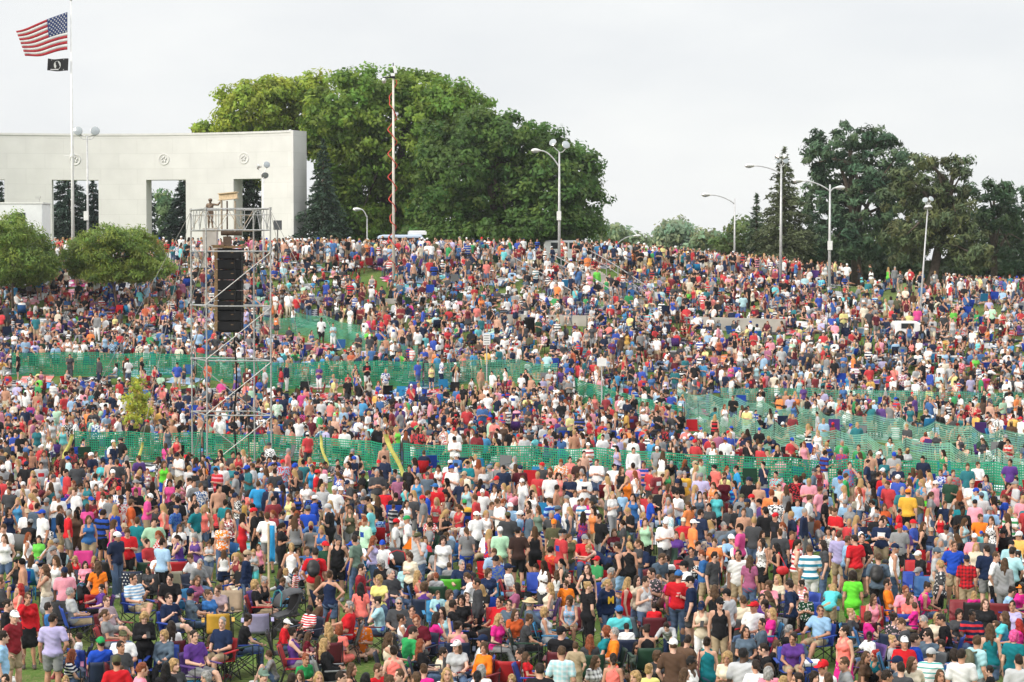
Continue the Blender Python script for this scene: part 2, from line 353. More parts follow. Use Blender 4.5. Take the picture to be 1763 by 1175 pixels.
# ------------------------------------------------------------------ trees
def quads_from(c, nrm, tan, L, W):
    """rhombic leaves: centres c, axis tan, half sizes"""
    b = np.cross(nrm, tan); b /= np.linalg.norm(b, axis=1, keepdims=True) + 1e-9
    a = np.cross(b, nrm); a /= np.linalg.norm(a, axis=1, keepdims=True) + 1e-9
    L = L[:, None]; W = W[:, None]
    v = np.stack([c - a * L, c + b * W - a * L * .1, c + a * L, c - b * W - a * L * .1], 1)
    return v.reshape(-1, 3), np.arange(len(c) * 4).reshape(-1, 4)
def unit(v): return v / (np.linalg.norm(v, axis=-1, keepdims=True) + 1e-9)
def leaf_mesh(name, lobes, density, leaf, base, seed, spread=.9, var=.34, aspect=.55, per=58, droop=0.0, clump=None, yellow=(.5, .3)):
    """lobes: (centre xyz, radii xyz); clusters of leaves through the shell and body of each lobe"""
    g = np.random.default_rng(seed); Cc = []; Rn = []; Cl = []
    for c, r in lobes:
        c = np.array(c); r = np.array(r); area = 4 * math.pi * ((r[0] * r[1]) ** 1.6 / 3 + (r[0] * r[2]) ** 1.6 / 3 + (r[1] * r[2]) ** 1.6 / 3) ** (1 / 1.6)
        n = max(6, int(area * density)); d = unit(g.normal(size=(n, 3))); rad = g.uniform(.50, 1.0, (n, 1)) ** .6 * g.uniform(.80, 1.16, (n, 1))
        Cc.append(c + d * r * rad); Rn.append(unit(d / r)); Cl.append(np.full(n, 1.0))
    Cc = np.concatenate(Cc); Rn = np.concatenate(Rn); n = len(Cc)
    ctone = g.uniform(1 - var, 1 + var, n); hue = g.uniform(0, 1, n)
    cr = (clump or leaf * 3.6) * g.uniform(.7, 1.35, n)
    idx = np.repeat(np.arange(n), per); k = len(idx)
    off = unit(g.normal(size=(k, 3))) * (g.uniform(0, 1, (k, 1)) ** .5) * cr[idx][:, None]; off[:, 2] *= .7
    P = Cc[idx] + off
    nr = unit(Rn[idx] * .5 + unit(off) * .7 + np.array([0, 0, .35]) + g.normal(size=(k, 3)) * spread * .55)
    tn = unit(g.normal(size=(k, 3)) + np.array([0, 0, -droop])); L = leaf * g.uniform(.6, 1.25, k); W = L * aspect
    v, f = quads_from(P, nr, tn, L, W)
    me = np_mesh(name, v, f, False)
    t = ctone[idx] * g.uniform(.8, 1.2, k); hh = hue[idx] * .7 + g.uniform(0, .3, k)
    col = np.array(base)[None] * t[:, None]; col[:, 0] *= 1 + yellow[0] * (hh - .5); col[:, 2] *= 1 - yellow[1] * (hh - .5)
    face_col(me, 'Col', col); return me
def px_lobes(lst, d, depth=.8):
    out = []
    for i, (px, py, rx, ry) in enumerate(lst):
        dd = d + ((i * 37) % 11 - 5) * .45; c = at(px, py, dd); s = dd / FPX; out.append((c, (rx * s, max(rx, ry) * s * depth, ry * s)))
    return out
def trunk_mb(base, top, r0, r1, limbs, seed):
    g = random.Random(seed); mb = MB(); b = Vector(base); t = Vector(top); pts = []; rr = []
    for k in range(7):
        u = k / 6; p = b.lerp(t, u) + Vector((g.uniform(-.1, .1), g.uniform(-.1, .1), 0)) * (r0 * 2 if 0 < k < 6 else 0); pts.append(p); rr.append(r0 * (1 - u) + r1 * u + (r0 * .35 if k == 0 else 0))
    mb.tube(pts, rr, 10)
    for e in limbs:
        e = Vector(e); u = g.uniform(.35, .85); p0 = b.lerp(t, u); mid = p0.lerp(e, .5) + Vector((0, 0, (e - p0).length * .12)); q = r0 * .45
        mb.tube([p0, p0.lerp(mid, .5) + Vector((0, 0, .1)), mid, e], [q, q * .8, q * .55, q * .15], 7)
    return mb
def tree(name, label, base_px, d, lobes, leaf, base, seed, trunk_r=.35, top_px=None, density=1.0, mat_='leaf', group=None, ground=None, **kw):
    b = at(base_px[0], base_px[1], d)
    zg = float(terrain(b[0], b[1])) - .1 if ground is None else ground
    L = px_lobes(lobes, d, kw.pop('depth', .8))
    root = empty(name, (b[0], b[1], zg), label, 'tree', group=group)
    cm = leaf_mesh('crown', [(np.array(c) - np.array([b[0], b[1], zg]), r) for c, r in L], density, leaf, base, seed, **kw)
    link('crown', cm, M[mat_], root)
    loc = [np.array(c) - np.array([b[0], b[1], zg]) for c, r in L]
    top = max(loc, key=lambda c: c[2]) if top_px is None else at(top_px[0], top_px[1], d) - np.array([b[0], b[1], zg])
    trunk_mb((0, 0, -.2), top, trunk_r, trunk_r * .3, loc, seed).build('trunk', M['bark'], root, True)
    return root
G1, G2, G3 = (.29, .37, .045), (.165, .265, .038), (.105, .19, .040)
GT = 'shade trees behind the colonnade'
tree('maple_tree', 'yellow green maple crown rising behind the colonnade, its top lit warm', (455, 420), 172,
     [(430, 185, 62, 48), (470, 160, 52, 30), (525, 195, 60, 60), (398, 212, 42, 28), (352, 222, 24, 13), (480, 230, 80, 50), (560, 230, 40, 60), (540, 160, 40, 34), (420, 270, 60, 50)], .21, G1, 11, .4, group=GT)
tree('maple_tree', 'broad tall maple at the middle of the grove behind the cream mast', (650, 425), 168,
     [(600, 185, 82, 62), (650, 155, 55, 36), (715, 155, 60, 38), (770, 180, 62, 42), (815, 185, 32, 30), (610, 255, 85, 72), (690, 245, 95, 85), (770, 240, 70, 60), (640, 330, 80, 68), (590, 330, 40, 60), (700, 350, 80, 60), (615, 385, 60, 40), (575, 370, 40, 50), (690, 402, 90, 24)], .21, G2, 12, .5, group=GT)
tree('maple_tree', 'dark green maple spreading down to the right of the grove behind the lamp', (880, 425), 160,
     [(780, 290, 72, 82), (850, 255, 62, 58), (905, 265, 70, 52), (955, 300, 55, 55), (1000, 300, 36, 42), (850, 345, 90, 62), (930, 345, 80, 58), (1005, 345, 36, 48), (770, 360, 70, 52), (975, 385, 58, 30), (1020, 390, 26, 18), (880, 390, 100, 28), (790, 402, 90, 24), (930, 404, 90, 20), (868, 232, 48, 38), (930, 258, 48, 42), (985, 300, 46, 46), (820, 225, 50, 40)], .20, G3, 13, .5, group=GT)
def spruce(name, label, apex, base_y, half_px, d, col, seed, gap=.0, group=None, droop=.35, dens=1.0, leaf=.22):
    """whorls of drooping branches with needle sprays"""
    g = np.random.default_rng(seed); s = d / FPX; a = at(apex[0], apex[1], d); zb = float(terrain(a[0], d)) - .1
    lowz = max(zb + .5, at(apex[0], base_y, d)[2]); H = a[2] - zb; root = empty(name, (a[0], d, zb), label, 'tree', group=group)
    P = []; T = []; tone = []; nw = max(9, int((a[2] - lowz) / .42)); limbs = MB()
    for i in range(nw):
        u = i / (nw - 1); z = (lowz - zb) + (a[2] - lowz) * u; rr = half_px * s * (1 - u) ** .85 * g.uniform(.8, 1.15) + .12; nb = max(4, int(9 * (1 - u * .5)))
        for k in range(nb):
            if g.uniform() < gap: continue
            w = 2 * math.pi * (k + g.uniform(-.35, .35)) / nb + i; ln = rr * g.uniform(.7, 1.12); dr = droop * g.uniform(.6, 1.3); n = max(10, int(ln * 34 * dens)); t = g.uniform(.1, 1, n) ** .7 * ln
            side = g.normal(size=n) * (.10 + .16 * t / max(ln, .1)) * ln * .55; zz = z - dr * t * (t / ln) * .8 + g.normal(size=n) * .10 + .12
            P.append(np.stack([np.cos(w) * t - np.sin(w) * side, np.sin(w) * t + np.cos(w) * side, zz], 1)); T.append(np.tile([np.cos(w), np.sin(w), -dr], (n, 1)) + g.normal(size=(n, 3)) * .45); tone.append(np.full(n, g.uniform(.7, 1.35)) * g.uniform(.8, 1.2, n))
            if k % 3 == 0: limbs.tube([(0, 0, z), (math.cos(w) * ln * .8, math.sin(w) * ln * .8, z - dr * ln * .45)], [.05, .015], 5)
    P = np.concatenate(P); T = unit(np.concatenate(T)); tone = np.concatenate(tone); k = len(P)
    v, f = quads_from(P, unit(g.normal(size=(k, 3)) * .6 + np.array([0, 0, .8])), T, leaf * g.uniform(.6, 1.4, k), leaf * .32 * g.uniform(.6, 1.3, k))
    me = np_mesh('crown', v, f, False); col_ = np.array(col)[None] * tone[:, None]; face_col(me, 'Col', col_); link('crown', me, M['needle'], root)
    limbs.tube([(0, 0, -.2), (0, 0, H * .5), (0, 0, H * .97)], [.26, .16, .03], 9); limbs.build('trunk', M['bark'], root, True); return root
S1 = (.042, .072, .054)
GC = 'spruces beyond the colonnade'
spruce('spruce_tree', 'dark spruce just past the stone end pylon', (556, 245), 425, 52, 162, (.046, .080, .050), 21, group=GC)
spruce('spruce_tree', 'dark spruce filling most of the wide opening beside the flagpole', (118, 285), 425, 66, 176, S1, 22, group=GC, dens=1.5)
spruce('spruce_tree', 'second dark spruce in the opening behind the double globe lamp', (160, 312), 425, 44, 178, S1, 23, group=GC, dens=1.5)
spruce('spruce_tree', 'dark spruce edge at the near jamb of the middle opening', (250, 296), 425, 30, 177, S1, 24, group=GC)
spruce('spruce_tree', 'dark spruce on the far side of the middle opening under a medallion', (318, 290), 425, 50, 176, S1, 25, group=GC, dens=1.5)
spruce('spruce_tree', 'dark spruce seen through the narrow opening next to the end pylon', (424, 265), 425, 66, 174, (.05, .085, .05), 26, group=GC, dens=1.5)
spruce('spruce_tree', 'slim spruce at the first opening above the white trailer', (2, 318), 425, 20, 176, S1, 27, group=GC)
tree('young_tree', 'pale green young tree between two spruces in the middle opening', (284, 425), 190, [(284, 375, 14, 40), (282, 345, 7, 20)], .22, (.12, .20, .09), 28, .1, density=1.0)
GR = 'conifers along the hilltop'
P1, P2, P3 = (.062, .110, .054), (.092, .116, .046), (.055, .102, .044)
tree('pine_tree', 'tall dense blue green pine, the highest of the hilltop conifers', (1478, 455), 160,
     [(1425, 250, 38, 28), (1462, 236, 40, 22), (1510, 248, 36, 24), (1545, 268, 22, 14), (1405, 280, 24, 20), (1440, 300, 50, 40), (1500, 300, 62, 44), (1545, 305, 34, 30), (1420, 350, 55, 42), (1490, 360, 75, 50), (1550, 360, 40, 50), (1440, 410, 70, 38), (1520, 410, 60, 36)], .26, P1, 31, .45, density=.78, mat_='needle', group=GR, aspect=.3, per=60, clump=.55, var=.35)
spruce('spruce_tree', 'olive spruce with a pointed top behind the twin flood street lamp', (1350, 262), 440, 60, 156, (.095, .115, .055), 32, group=GR, droop=.3, dens=1.2)
tree('pine_tree', 'warm olive pine with ragged open top behind the leaning floodlight pole', (1598, 475), 150,
     [(1575, 280, 30, 12), (1610, 285, 24, 10), (1645, 283, 30, 12), (1560, 300, 28, 12), (1655, 300, 18, 9), (1600, 315, 38, 16), (1555, 325, 34, 12), (1630, 335, 46, 20), (1575, 350, 50, 22), (1645, 365, 44, 22), (1600, 385, 70, 26), (1560, 405, 46, 22), (1655, 405, 46, 26), (1610, 430, 76, 26), (1680, 440, 34, 22), (1600, 345, 40, 26), (1620, 365, 50, 30), (1560, 440, 34, 18)], .24, P2, 33, .42, density=.85, mat_='needle', group=GR, aspect=.3, per=56, clump=.5, droop=1.0, var=.35)
tree('pine_tree', 'bare trunked dark pine with high flat crown at the far right of the hilltop', (1711, 490), 156,
     [(1700, 330, 45, 20), (1740, 345, 40, 26), (1765, 370, 30, 30), (1725, 375, 50, 22), (1690, 365, 26, 20), (1770, 420, 26, 36), (1745, 440, 30, 20)], .24, P3, 34, .30, top_px=(1711, 340), density=.8, mat_='needle', group=GR, aspect=.3, per=50, clump=.55, var=.35)
spruce('spruce_tree', 'small pointed spruce between the street lamps', (1303, 340), 440, 26, 168, (.065, .10, .055), 35, group=GR)
GB = 'pale trees beyond the crest'
tree('young_tree', 'haze paled green feathery tree standing alone beyond the crest', (1168, 450), 260, [(1160, 400, 28, 16), (1185, 408, 24, 14), (1140, 412, 18, 12), (1165, 425, 38, 16), (1160, 388, 12, 7)], .34, (.30, .38, .24), 41, .2, density=.7, group=GB)  # distance haze is put into the light leaf colour
tree('young_tree', 'haze paled low tree beside the dark maple near the crest lamp', (1060, 450), 230, [(1052, 400, 22, 14), (1072, 408, 24, 14), (1040, 412, 20, 12), (1095, 415, 18, 9)], .32, (.26, .34, .20), 42, .2, density=.7, group=GB)  # leaf colour lightened to carry the haze of the distance
tree('young_tree', 'bright green roundish tree under the single arm street lamp', (1285, 450), 175, [(1285, 400, 28, 26), (1262, 418, 22, 18), (1310, 412, 26, 22), (1240, 425, 20, 14), (1330, 420, 24, 20)], .22, (.15, .21, .07), 43, .2, density=.8, group=GB)
tree('young_tree', 'low haze greyed green tree left of the single arm street lamp', (1222, 450), 220, [(1222, 412, 18, 12), (1205, 420, 16, 9), (1238, 420, 16, 10)], .30, (.22, .28, .15), 44, .15, density=.8, group=GB)  # haze is painted into this greyed leaf colour
tree('young_tree', 'dark leafy undertree below the flat crowned pine at the edge', (1745, 500), 170, [(1740, 460, 34, 24), (1715, 472, 28, 16), (1768, 470, 26, 26), (1660, 465, 40, 16), (1690, 420, 36, 40), (1735, 410, 40, 30), (1700, 450, 40, 26)], .26, (.060, .095, .035), 45, .2, density=.8, group=GB)
tree('young_tree', 'dim leafy tree deep behind the tall pine and the dark spruce', (1400, 470), 174, [(1400, 425, 50, 24), (1470, 430, 50, 22), (1540, 435, 50, 22), (1470, 458, 60, 18), (1530, 462, 60, 18), (1420, 452, 50, 14), (1590, 470, 50, 16)], .28, (.05, .08, .03), 46, .2, density=.7, group=GB)
GS = 'willowy shrub trees on the slope'
tree('shrub_tree', 'full willowy shrub tree on the slope in front of the white trailer', (22, 505), 130, [(20, 400, 42, 32), (50, 425, 42, 34), (-5, 420, 46, 42), (35, 450, 52, 30), (75, 440, 26, 22), (5, 462, 40, 18), (90, 462, 20, 14), (30, 478, 60, 12), (60, 466, 40, 16)], .125, (.19, .275, .055), 51, .10, density=3.8, group=GS, aspect=.34, per=52, clump=.46, droop=.8)
tree('shrub_tree', 'wide spreading willowy shrub tree with forked trunk by the scaffold tower', (205, 510), 130, [(180, 410, 42, 22), (225, 415, 42, 24), (150, 432, 40, 24), (200, 440, 58, 28), (255, 440, 34, 28), (130, 455, 24, 18), (278, 460, 24, 16), (225, 464, 52, 18), (165, 466, 44, 16), (205, 474, 60, 10)], .125, (.21, .29, .055), 52, .11, density=3.8, group=GS, aspect=.34, per=52, clump=.46, droop=.8)
tree('sapling', 'slender yellow green sapling standing in the crowd left of the tower', (236, 800), 92, [(236, 665, 12, 16), (232, 690, 20, 18), (240, 712, 24, 16), (228, 725, 18, 12), (246, 690, 14, 12)], .085, (.42, .45, .06), 53, .028, density=9.0, aspect=.55, per=22, clump=.26)

# ------------------------------------------------------------------ line-array tower
def build_tower():
    B = at_z(357, 812, 0.0); d0 = B[1]; W = 2.62; ang_ = R(13.5)
    root = empty('scaffold_tower', (B[0], B[1], 0), 'galvanised scaffold tower standing on the lawn among the crowd', 'scaffold tower', rz=0)
    ex = Vector((math.cos(R(-2)), math.sin(R(-2)), 0)) * W; ey = Vector((-.97, 2.3, 0))
    cor = [Vector((0, 0, 0)), ex, ex + ey, ey]
    lv = [0.12, 2.28, 4.50, 6.72, 8.94, 10.66]
    r = .034
    for c in cor:
        mb = MB(); mb.tube([c, c + Vector((0, 0, 10.72))], r, 8); mb.box(c + Vector((0, 0, .02)), (.2, .2, .04))
        for z in lv: mb.tube([c + Vector((0, 0, z - .06)), c + Vector((0, 0, z + .06))], r * 1.6, 8)
        mb.build('leg', M['steel'], root)
    for z in lv:
        for i in range(4):
            a, b = cor[i], cor[(i + 1) % 4]; mb = MB(); mb.tube([a + Vector((0, 0, z)), b + Vector((0, 0, z))], r * .85, 8); mb.build('ledger', M['steel'], root)
    for k in range(4):
        z0, z1 = lv[k] + .06, lv[k + 1] - .06
        for i, mt in ((0, 'steel'), (1, 'brown_steel'), (2, 'steel'), (3, 'steel')):
            a, b = cor[i], cor[(i + 1) % 4]
            off = Vector((0, -.06, 0)) if i == 0 else Vector((0, .06, 0)) if i == 2 else Vector((.05, 0, 0)) if i == 1 else Vector((-.05, 0, 0))
            mb = MB(); p, q = (a, b)
            if i == 3: p, q = a, b
            mb.tube([p + off + Vector((0, 0, z0)), q + off + Vector((0, 0, z1))], r * .62, 7); mb.build('brace', M[mt], root)
    # top truss: a second ring with lattice
    zt, zb = 10.66, 9.80
    for i in range(4):
        a, b = cor[i], cor[(i + 1) % 4]; mb = MB(); mb.tube([a + Vector((0, 0, zb)), b + Vector((0, 0, zb))], r * .8, 7)
        mb.tube([a + Vector((0, 0, zb + .62)), b + Vector((0, 0, zb + .62))], r * .35, 6)
        n = 5
        for j in range(n):
            p, q = a.lerp(b, j / n), a.lerp(b, (j + 1) / n)
            mb.tube([p + Vector((0, 0, zb if j % 2 else zt)), q + Vector((0, 0, zt if j % 2 else zb))], r * .42, 6)
            if j % 2: mb.tube([p + Vector((0, 0, zb)), p + Vector((0, 0, zt))], r * .5, 7)
        mb.build('lattice_girder', M['steel'] if i != 2 else M['warm_steel'], root)
    mid = (cor[0] + cor[2]) / 2
    bm_ = MB(); u = Vector((1, -.28, 0)).normalized(); rot = Matrix.Rotation(math.atan2(u.y, u.x), 3, 'Z') @ Matrix.Rotation(R(-5), 3, 'Y')
    bc = mid + Vector((-.05, -.1, 11.2))
    for dz, hh in ((.13, .04), (-.13, .04)): bm_.box(bc + Vector((0, 0, dz)), (.82, .30, hh * .8), rot)
    bm_.box(bc, (.80, .10, .235), rot); bm_.build('hoist_beam', M['beam'], root)
    mb = MB()
    for s in (-1, 1):
        for t in (-.1, .1): mb.tube([bc + u * .3 * s + Vector((0, t, -.2)), bc + u * .3 * s + Vector((0, t, -1.45))], .03, 7)
    mb.build('beam_stand', M['warm_steel'], root)
    wn_ = MB(); wn_.tube([mid + Vector((-.35, -.1, 9.72)), mid + Vector((.5, -.1, 9.72))], .13, 12); wn_.tube([mid + Vector((-.1, -.1, 11.0)), mid + Vector((-.1, -.1, 9.2))], .035, 6); wn_.box(mid + Vector((-.1, -.1, 9.3)), (.3, .3, .5)); wn_.build('chain_hoist', M['brown_steel'], root)
    # speaker array hanging inside
    arr = empty('line_array_speaker', (B[0] + mid.x, B[1] + mid.y - .25, 0), 'black line array of eight stacked loudspeakers hanging inside the scaffold tower', 'loudspeaker')
    bp = MB(); bp.box((0, 0, 9.12), (1.25, .8, .08)); bp.box((-.42, 0, 9.18), (.5, .85, .05)); bp.build('flying_frame', M['bronze_rig'], arr)
    z = 9.06
    for k in range(8):
        h = .425; tilt = -R(1.2 * max(0, k - 2)); rt = Matrix.Rotation(tilt, 3, 'X'); c = Vector((.05, -.03 * max(0, k - 3), z - h / 2 - .01))
        mb = MB(); V = []
        for x in (-.48, .48):
            for y, zz in ((-.38, .185), (.38, .21), (.38, -.21), (-.38, -.185)): V.append(c + rt @ Vector((x, y, zz)))
        mb.add(V, [(0, 1, 2, 3), (7, 6, 5, 4), (0, 3, 7, 4), (1, 5, 6, 2), (0, 4, 5, 1), (3, 2, 6, 7)])
        o = mb.build('cabinet', M['black_paint'], arr)
        g = MB(); g.box(c + rt @ Vector((0, -.392, 0)), (.86, .02, .33), rt); g.build('grille', mat('speaker_grille', (.014, .014, .015), .8, 0, .4, 60, spec=.1) if k == 0 else bpy.data.materials['speaker_grille'], o)
        g = MB(); g.box(c + rt @ Vector((-.54, -.33, 0)), (.12, .12, .40), rt); g.box(c + rt @ Vector((-.53, .1, 0)), (.08, .1, .36), rt); g.tube([c + rt @ Vector((-.61, -.33, .1)), c + rt @ Vector((-.61, -.33, -.1))], .02, 6); g.build('rigging_plate', M['bronze_rig'], o)
        g = MB(); g.box(c + rt @ Vector((.12, -.41, .05)), (.10, .02, .03), rt); g.build('badge', M['bronze_rig'], o)
        z -= h
    mb = MB(); zz = np.linspace(z + 3.0, 0, 14); mb.tube([(.28 + .05 * math.sin(k * 1.1), -.46, q) for k, q in enumerate(zz)], .035, 7); mb.build('cable', M['black_paint'], arr)
    mb = MB(); mb.tube([(.55 + .22 * (k / 13.0), -.1 + .02 * k, q) for k, q in enumerate(np.linspace(z + .6, 0, 14))], .022, 6); mb.build('cable', M['brown_steel'], arr)
    # guy lines: rope above, broad yellow webbing below
    tops = [cor[3], cor[1], cor[0], cor[2]]
    G = 'guy lines of the scaffold tower'
    ends = [((103, 802), (124, 748), 'running out left by the grey tee spectator'), ((236, 814), (244, 762), 'left of the sapling'), ((568, 816), (551, 750), 'just right of the tower'), ((703, 830), (664, 748), 'farthest right, the widest pale one')]
    for k, (lo, hi, w) in enumerate(ends):
        e = at_z(lo[0], lo[1], .05); hpt = at(hi[0], hi[1], e[1] + .2); o = MB(); e_, h_ = Vector(e), Vector(hpt); sid = Vector((1, .25, 0)).normalized(); wd = (.085, .06, .06, .095)[k]
        pts = [h_.lerp(e_, t) + Vector((0, 0, -.12 * math.sin(math.pi * t))) + sid * (.04 * math.sin(9 * t + k)) for t in np.linspace(0, 1, 9)]
        V = []; F = []
        for i, p in enumerate(pts):
            tw = Matrix.Rotation(.5 * math.sin(i * .9 + k), 3, 'Z'); s_ = tw @ sid * wd; n_ = Vector((0, .012, 0)); V += [p - s_ - n_, p + s_ - n_, p + s_ + n_, p - s_ + n_]
        for i in range(8):
            for j in range(4): F.append((4 * i + j, 4 * i + (j + 1) % 4, 4 * i + 4 + (j + 1) % 4, 4 * i + 4 + j))
        o.add(V, F + [(0, 1, 2, 3), (35, 34, 33, 32)])
        rt = empty('guy_line', (0, 0, 0), 'yellow webbing guy line of the tower ' + w, 'guy line', group=G); o.build('webbing', M['strap'], rt, True)
        t_ = Vector((B[0], B[1], 0)) + (cor[3] if k < 2 else cor[1]) + Vector((0, 0, 10.6)); q = MB(); q.tube([t_, h_], .011, 5); q.build('wire', M['rope'], rt)
build_tower()

# ------------------------------------------------------------------ flagpole and flags
def build_flags():
    d = 140.0; top = at(122, 2, d); zb = float(terrain(top[0], d)); s = d / FPX
    root = empty('flagpole', (top[0], d, zb), 'tall white tapered flagpole in front of the colonnade', 'flagpole')
    H = top[2] - zb; zj = at(122, 268, d)[2] - zb
    mb = MB(); mb.tube([(0, 0, -.1), (0, 0, zj), (0, 0, H)], [.125, .10, .045], 12); mb.build('pole', M['pole_white'], root, True)
    mb = MB(); mb.tube([(0, 0, zj - .1), (0, 0, zj + .1)], .16, 12); mb.tube([(-.55, 0, zj - .05), (0, 0, zj + .02)], .025, 6); mb.build('collar', M['pole_white'], root)
    mb = MB(); mb.lathe([(0, H), (.09, H + .04), (.1, H + .1), (.06, H + .17), (0, H + .19)], 12); mb.build('truck_ball', M['lamp_metal'], root, True)
    def flagfn(tl, bl, tr, br, amp, ph):
        P = [np.array(at(px, py, d - .25)) for px, py in (tl, bl, tr, br)]
        def f(u, v):       # u from hoist (0) to fly (1), v from top (0) to bottom (1)
            p = (P[2] * (1 - v) + P[3] * v) * (1 - u) + (P[0] * (1 - v) + P[1] * v) * u
            w = amp * u ** .6; p = p + np.array([w * .25 * math.sin(5 * u + ph), w * math.sin(7.5 * u + 1.6 * v + ph), w * .38 * math.sin(6.3 * u + 1.0 * v + ph)]); return p
        return f
    red = mat('flag_red', (.48, .030, .045), .8, 0, .08, 3, trans=.35); wht = mat('flag_white', (.74, .74, .74), .8, 0, .05, 3, trans=.35); blu = mat('flag_navy', (.022, .045, .16), .8, 0, .1, 3, trans=.25)
    fr = empty('national_flag', tuple(at(115, 22, d)), 'red white and blue striped flag with white stars streaming from the flagpole', 'flag'); off = np.array(fr.location)
    fn = flagfn((27, 54), (45, 100), (116, 21), (116, 86), .34, .4)
    nu, nv = 40, 26
    def part(u0, u1, v0, v1, name, m, side=0.0, n=None):
        a = n or max(2, int((u1 - u0) * nu)); b = 2 if v1 - v0 < .1 else max(2, int((v1 - v0) * nv)); V = []; F = []
        for i in range(a + 1):
            for j in range(b + 1): V.append(fn(u0 + (u1 - u0) * i / a, v0 + (v1 - v0) * j / b) - off + np.array([0, side, 0]))
        for i in range(a):
            for j in range(b): q = i * (b + 1) + j; F.append((q, q + b + 1, q + b + 2, q + 1))
        MBx = MB(); MBx.add(V, F); o = MBx.build(name, m, fr, True); md = o.modifiers.new('cloth', 'SOLIDIFY'); md.thickness = .012; md.offset = 0; return o
    for k in range(13): part(.40 if k < 7 else 0, 1, k / 13, (k + 1) / 13, 'stripe', red if k % 2 == 0 else wht)
    cn = part(0, .40, 0, 7 / 13, 'canton', blu)
    for rrow in range(9):
        for c in range(6 if rrow % 2 == 0 else 5):
            uu = .40 * (c + (.5 if rrow % 2 == 0 else 1)) / 6; vv = 7 / 13 * (rrow + .6) / 9.2; o = MB(); V = []
            for k in range(10):
                w = math.pi * k / 5 + math.pi / 2; q = .075 if k % 2 == 0 else .034; V.append(fn(uu + q * math.cos(w) / 3.6, vv - q * math.sin(w) / 2.5) - off + np.array([0, -.02, 0]))
            o.add(V, [tuple(range(10))]); o.build('star', wht, cn)
    fr2 = empty('black_flag', tuple(at(118, 102, d)), 'small black memorial flag with a white disc and head silhouette below the striped flag', 'flag'); off = np.array(fr2.location); fn = flagfn((82, 102), (82, 123), (118, 101), (117, 122), .14, 1.2); fr = fr2
    blk = mat('flag_black', (.014, .013, .014), .85, 0, .2, 3)
    part(0, 1, 0, 1, 'field', blk, n=16)
    o = MB(); o.add([fn(.52 + .17 * math.cos(w) , .50 + .36 * math.sin(w)) - off + np.array([0, -.02, 0]) for w in np.linspace(0, 2 * math.pi, 20)[:-1]], [tuple(range(19))]); dk = o.build('disc', wht, fr2)
    sil = [(.44, .8), (.46, .62), (.42, .5), (.44, .38), (.47, .28), (.53, .24), (.58, .3), (.59, .45), (.56, .55), (.57, .66), (.62, .8)]
    o = MB(); o.add([fn(u, v) - off + np.array([0, -.035, 0]) for u, v in sil], [tuple(range(len(sil)))]); o.build('silhouette', blk, dk)
    o = MB(); o.add([fn(u, v) - off + np.array([0, -.02, 0]) for u, v in ((.2, .88), (.85, .88), (.85, .95), (.2, .95))], [(0, 1, 2, 3)]); o.build('motto_band', wht, fr2)
    o = MB(); o.add([fn(u, v) - off + np.array([0, -.02, 0]) for u, v in ((.22, .05), (.82, .05), (.82, .11), (.22, .11))], [(0, 1, 2, 3)]); o.build('motto_band', wht, fr2)
build_flags()

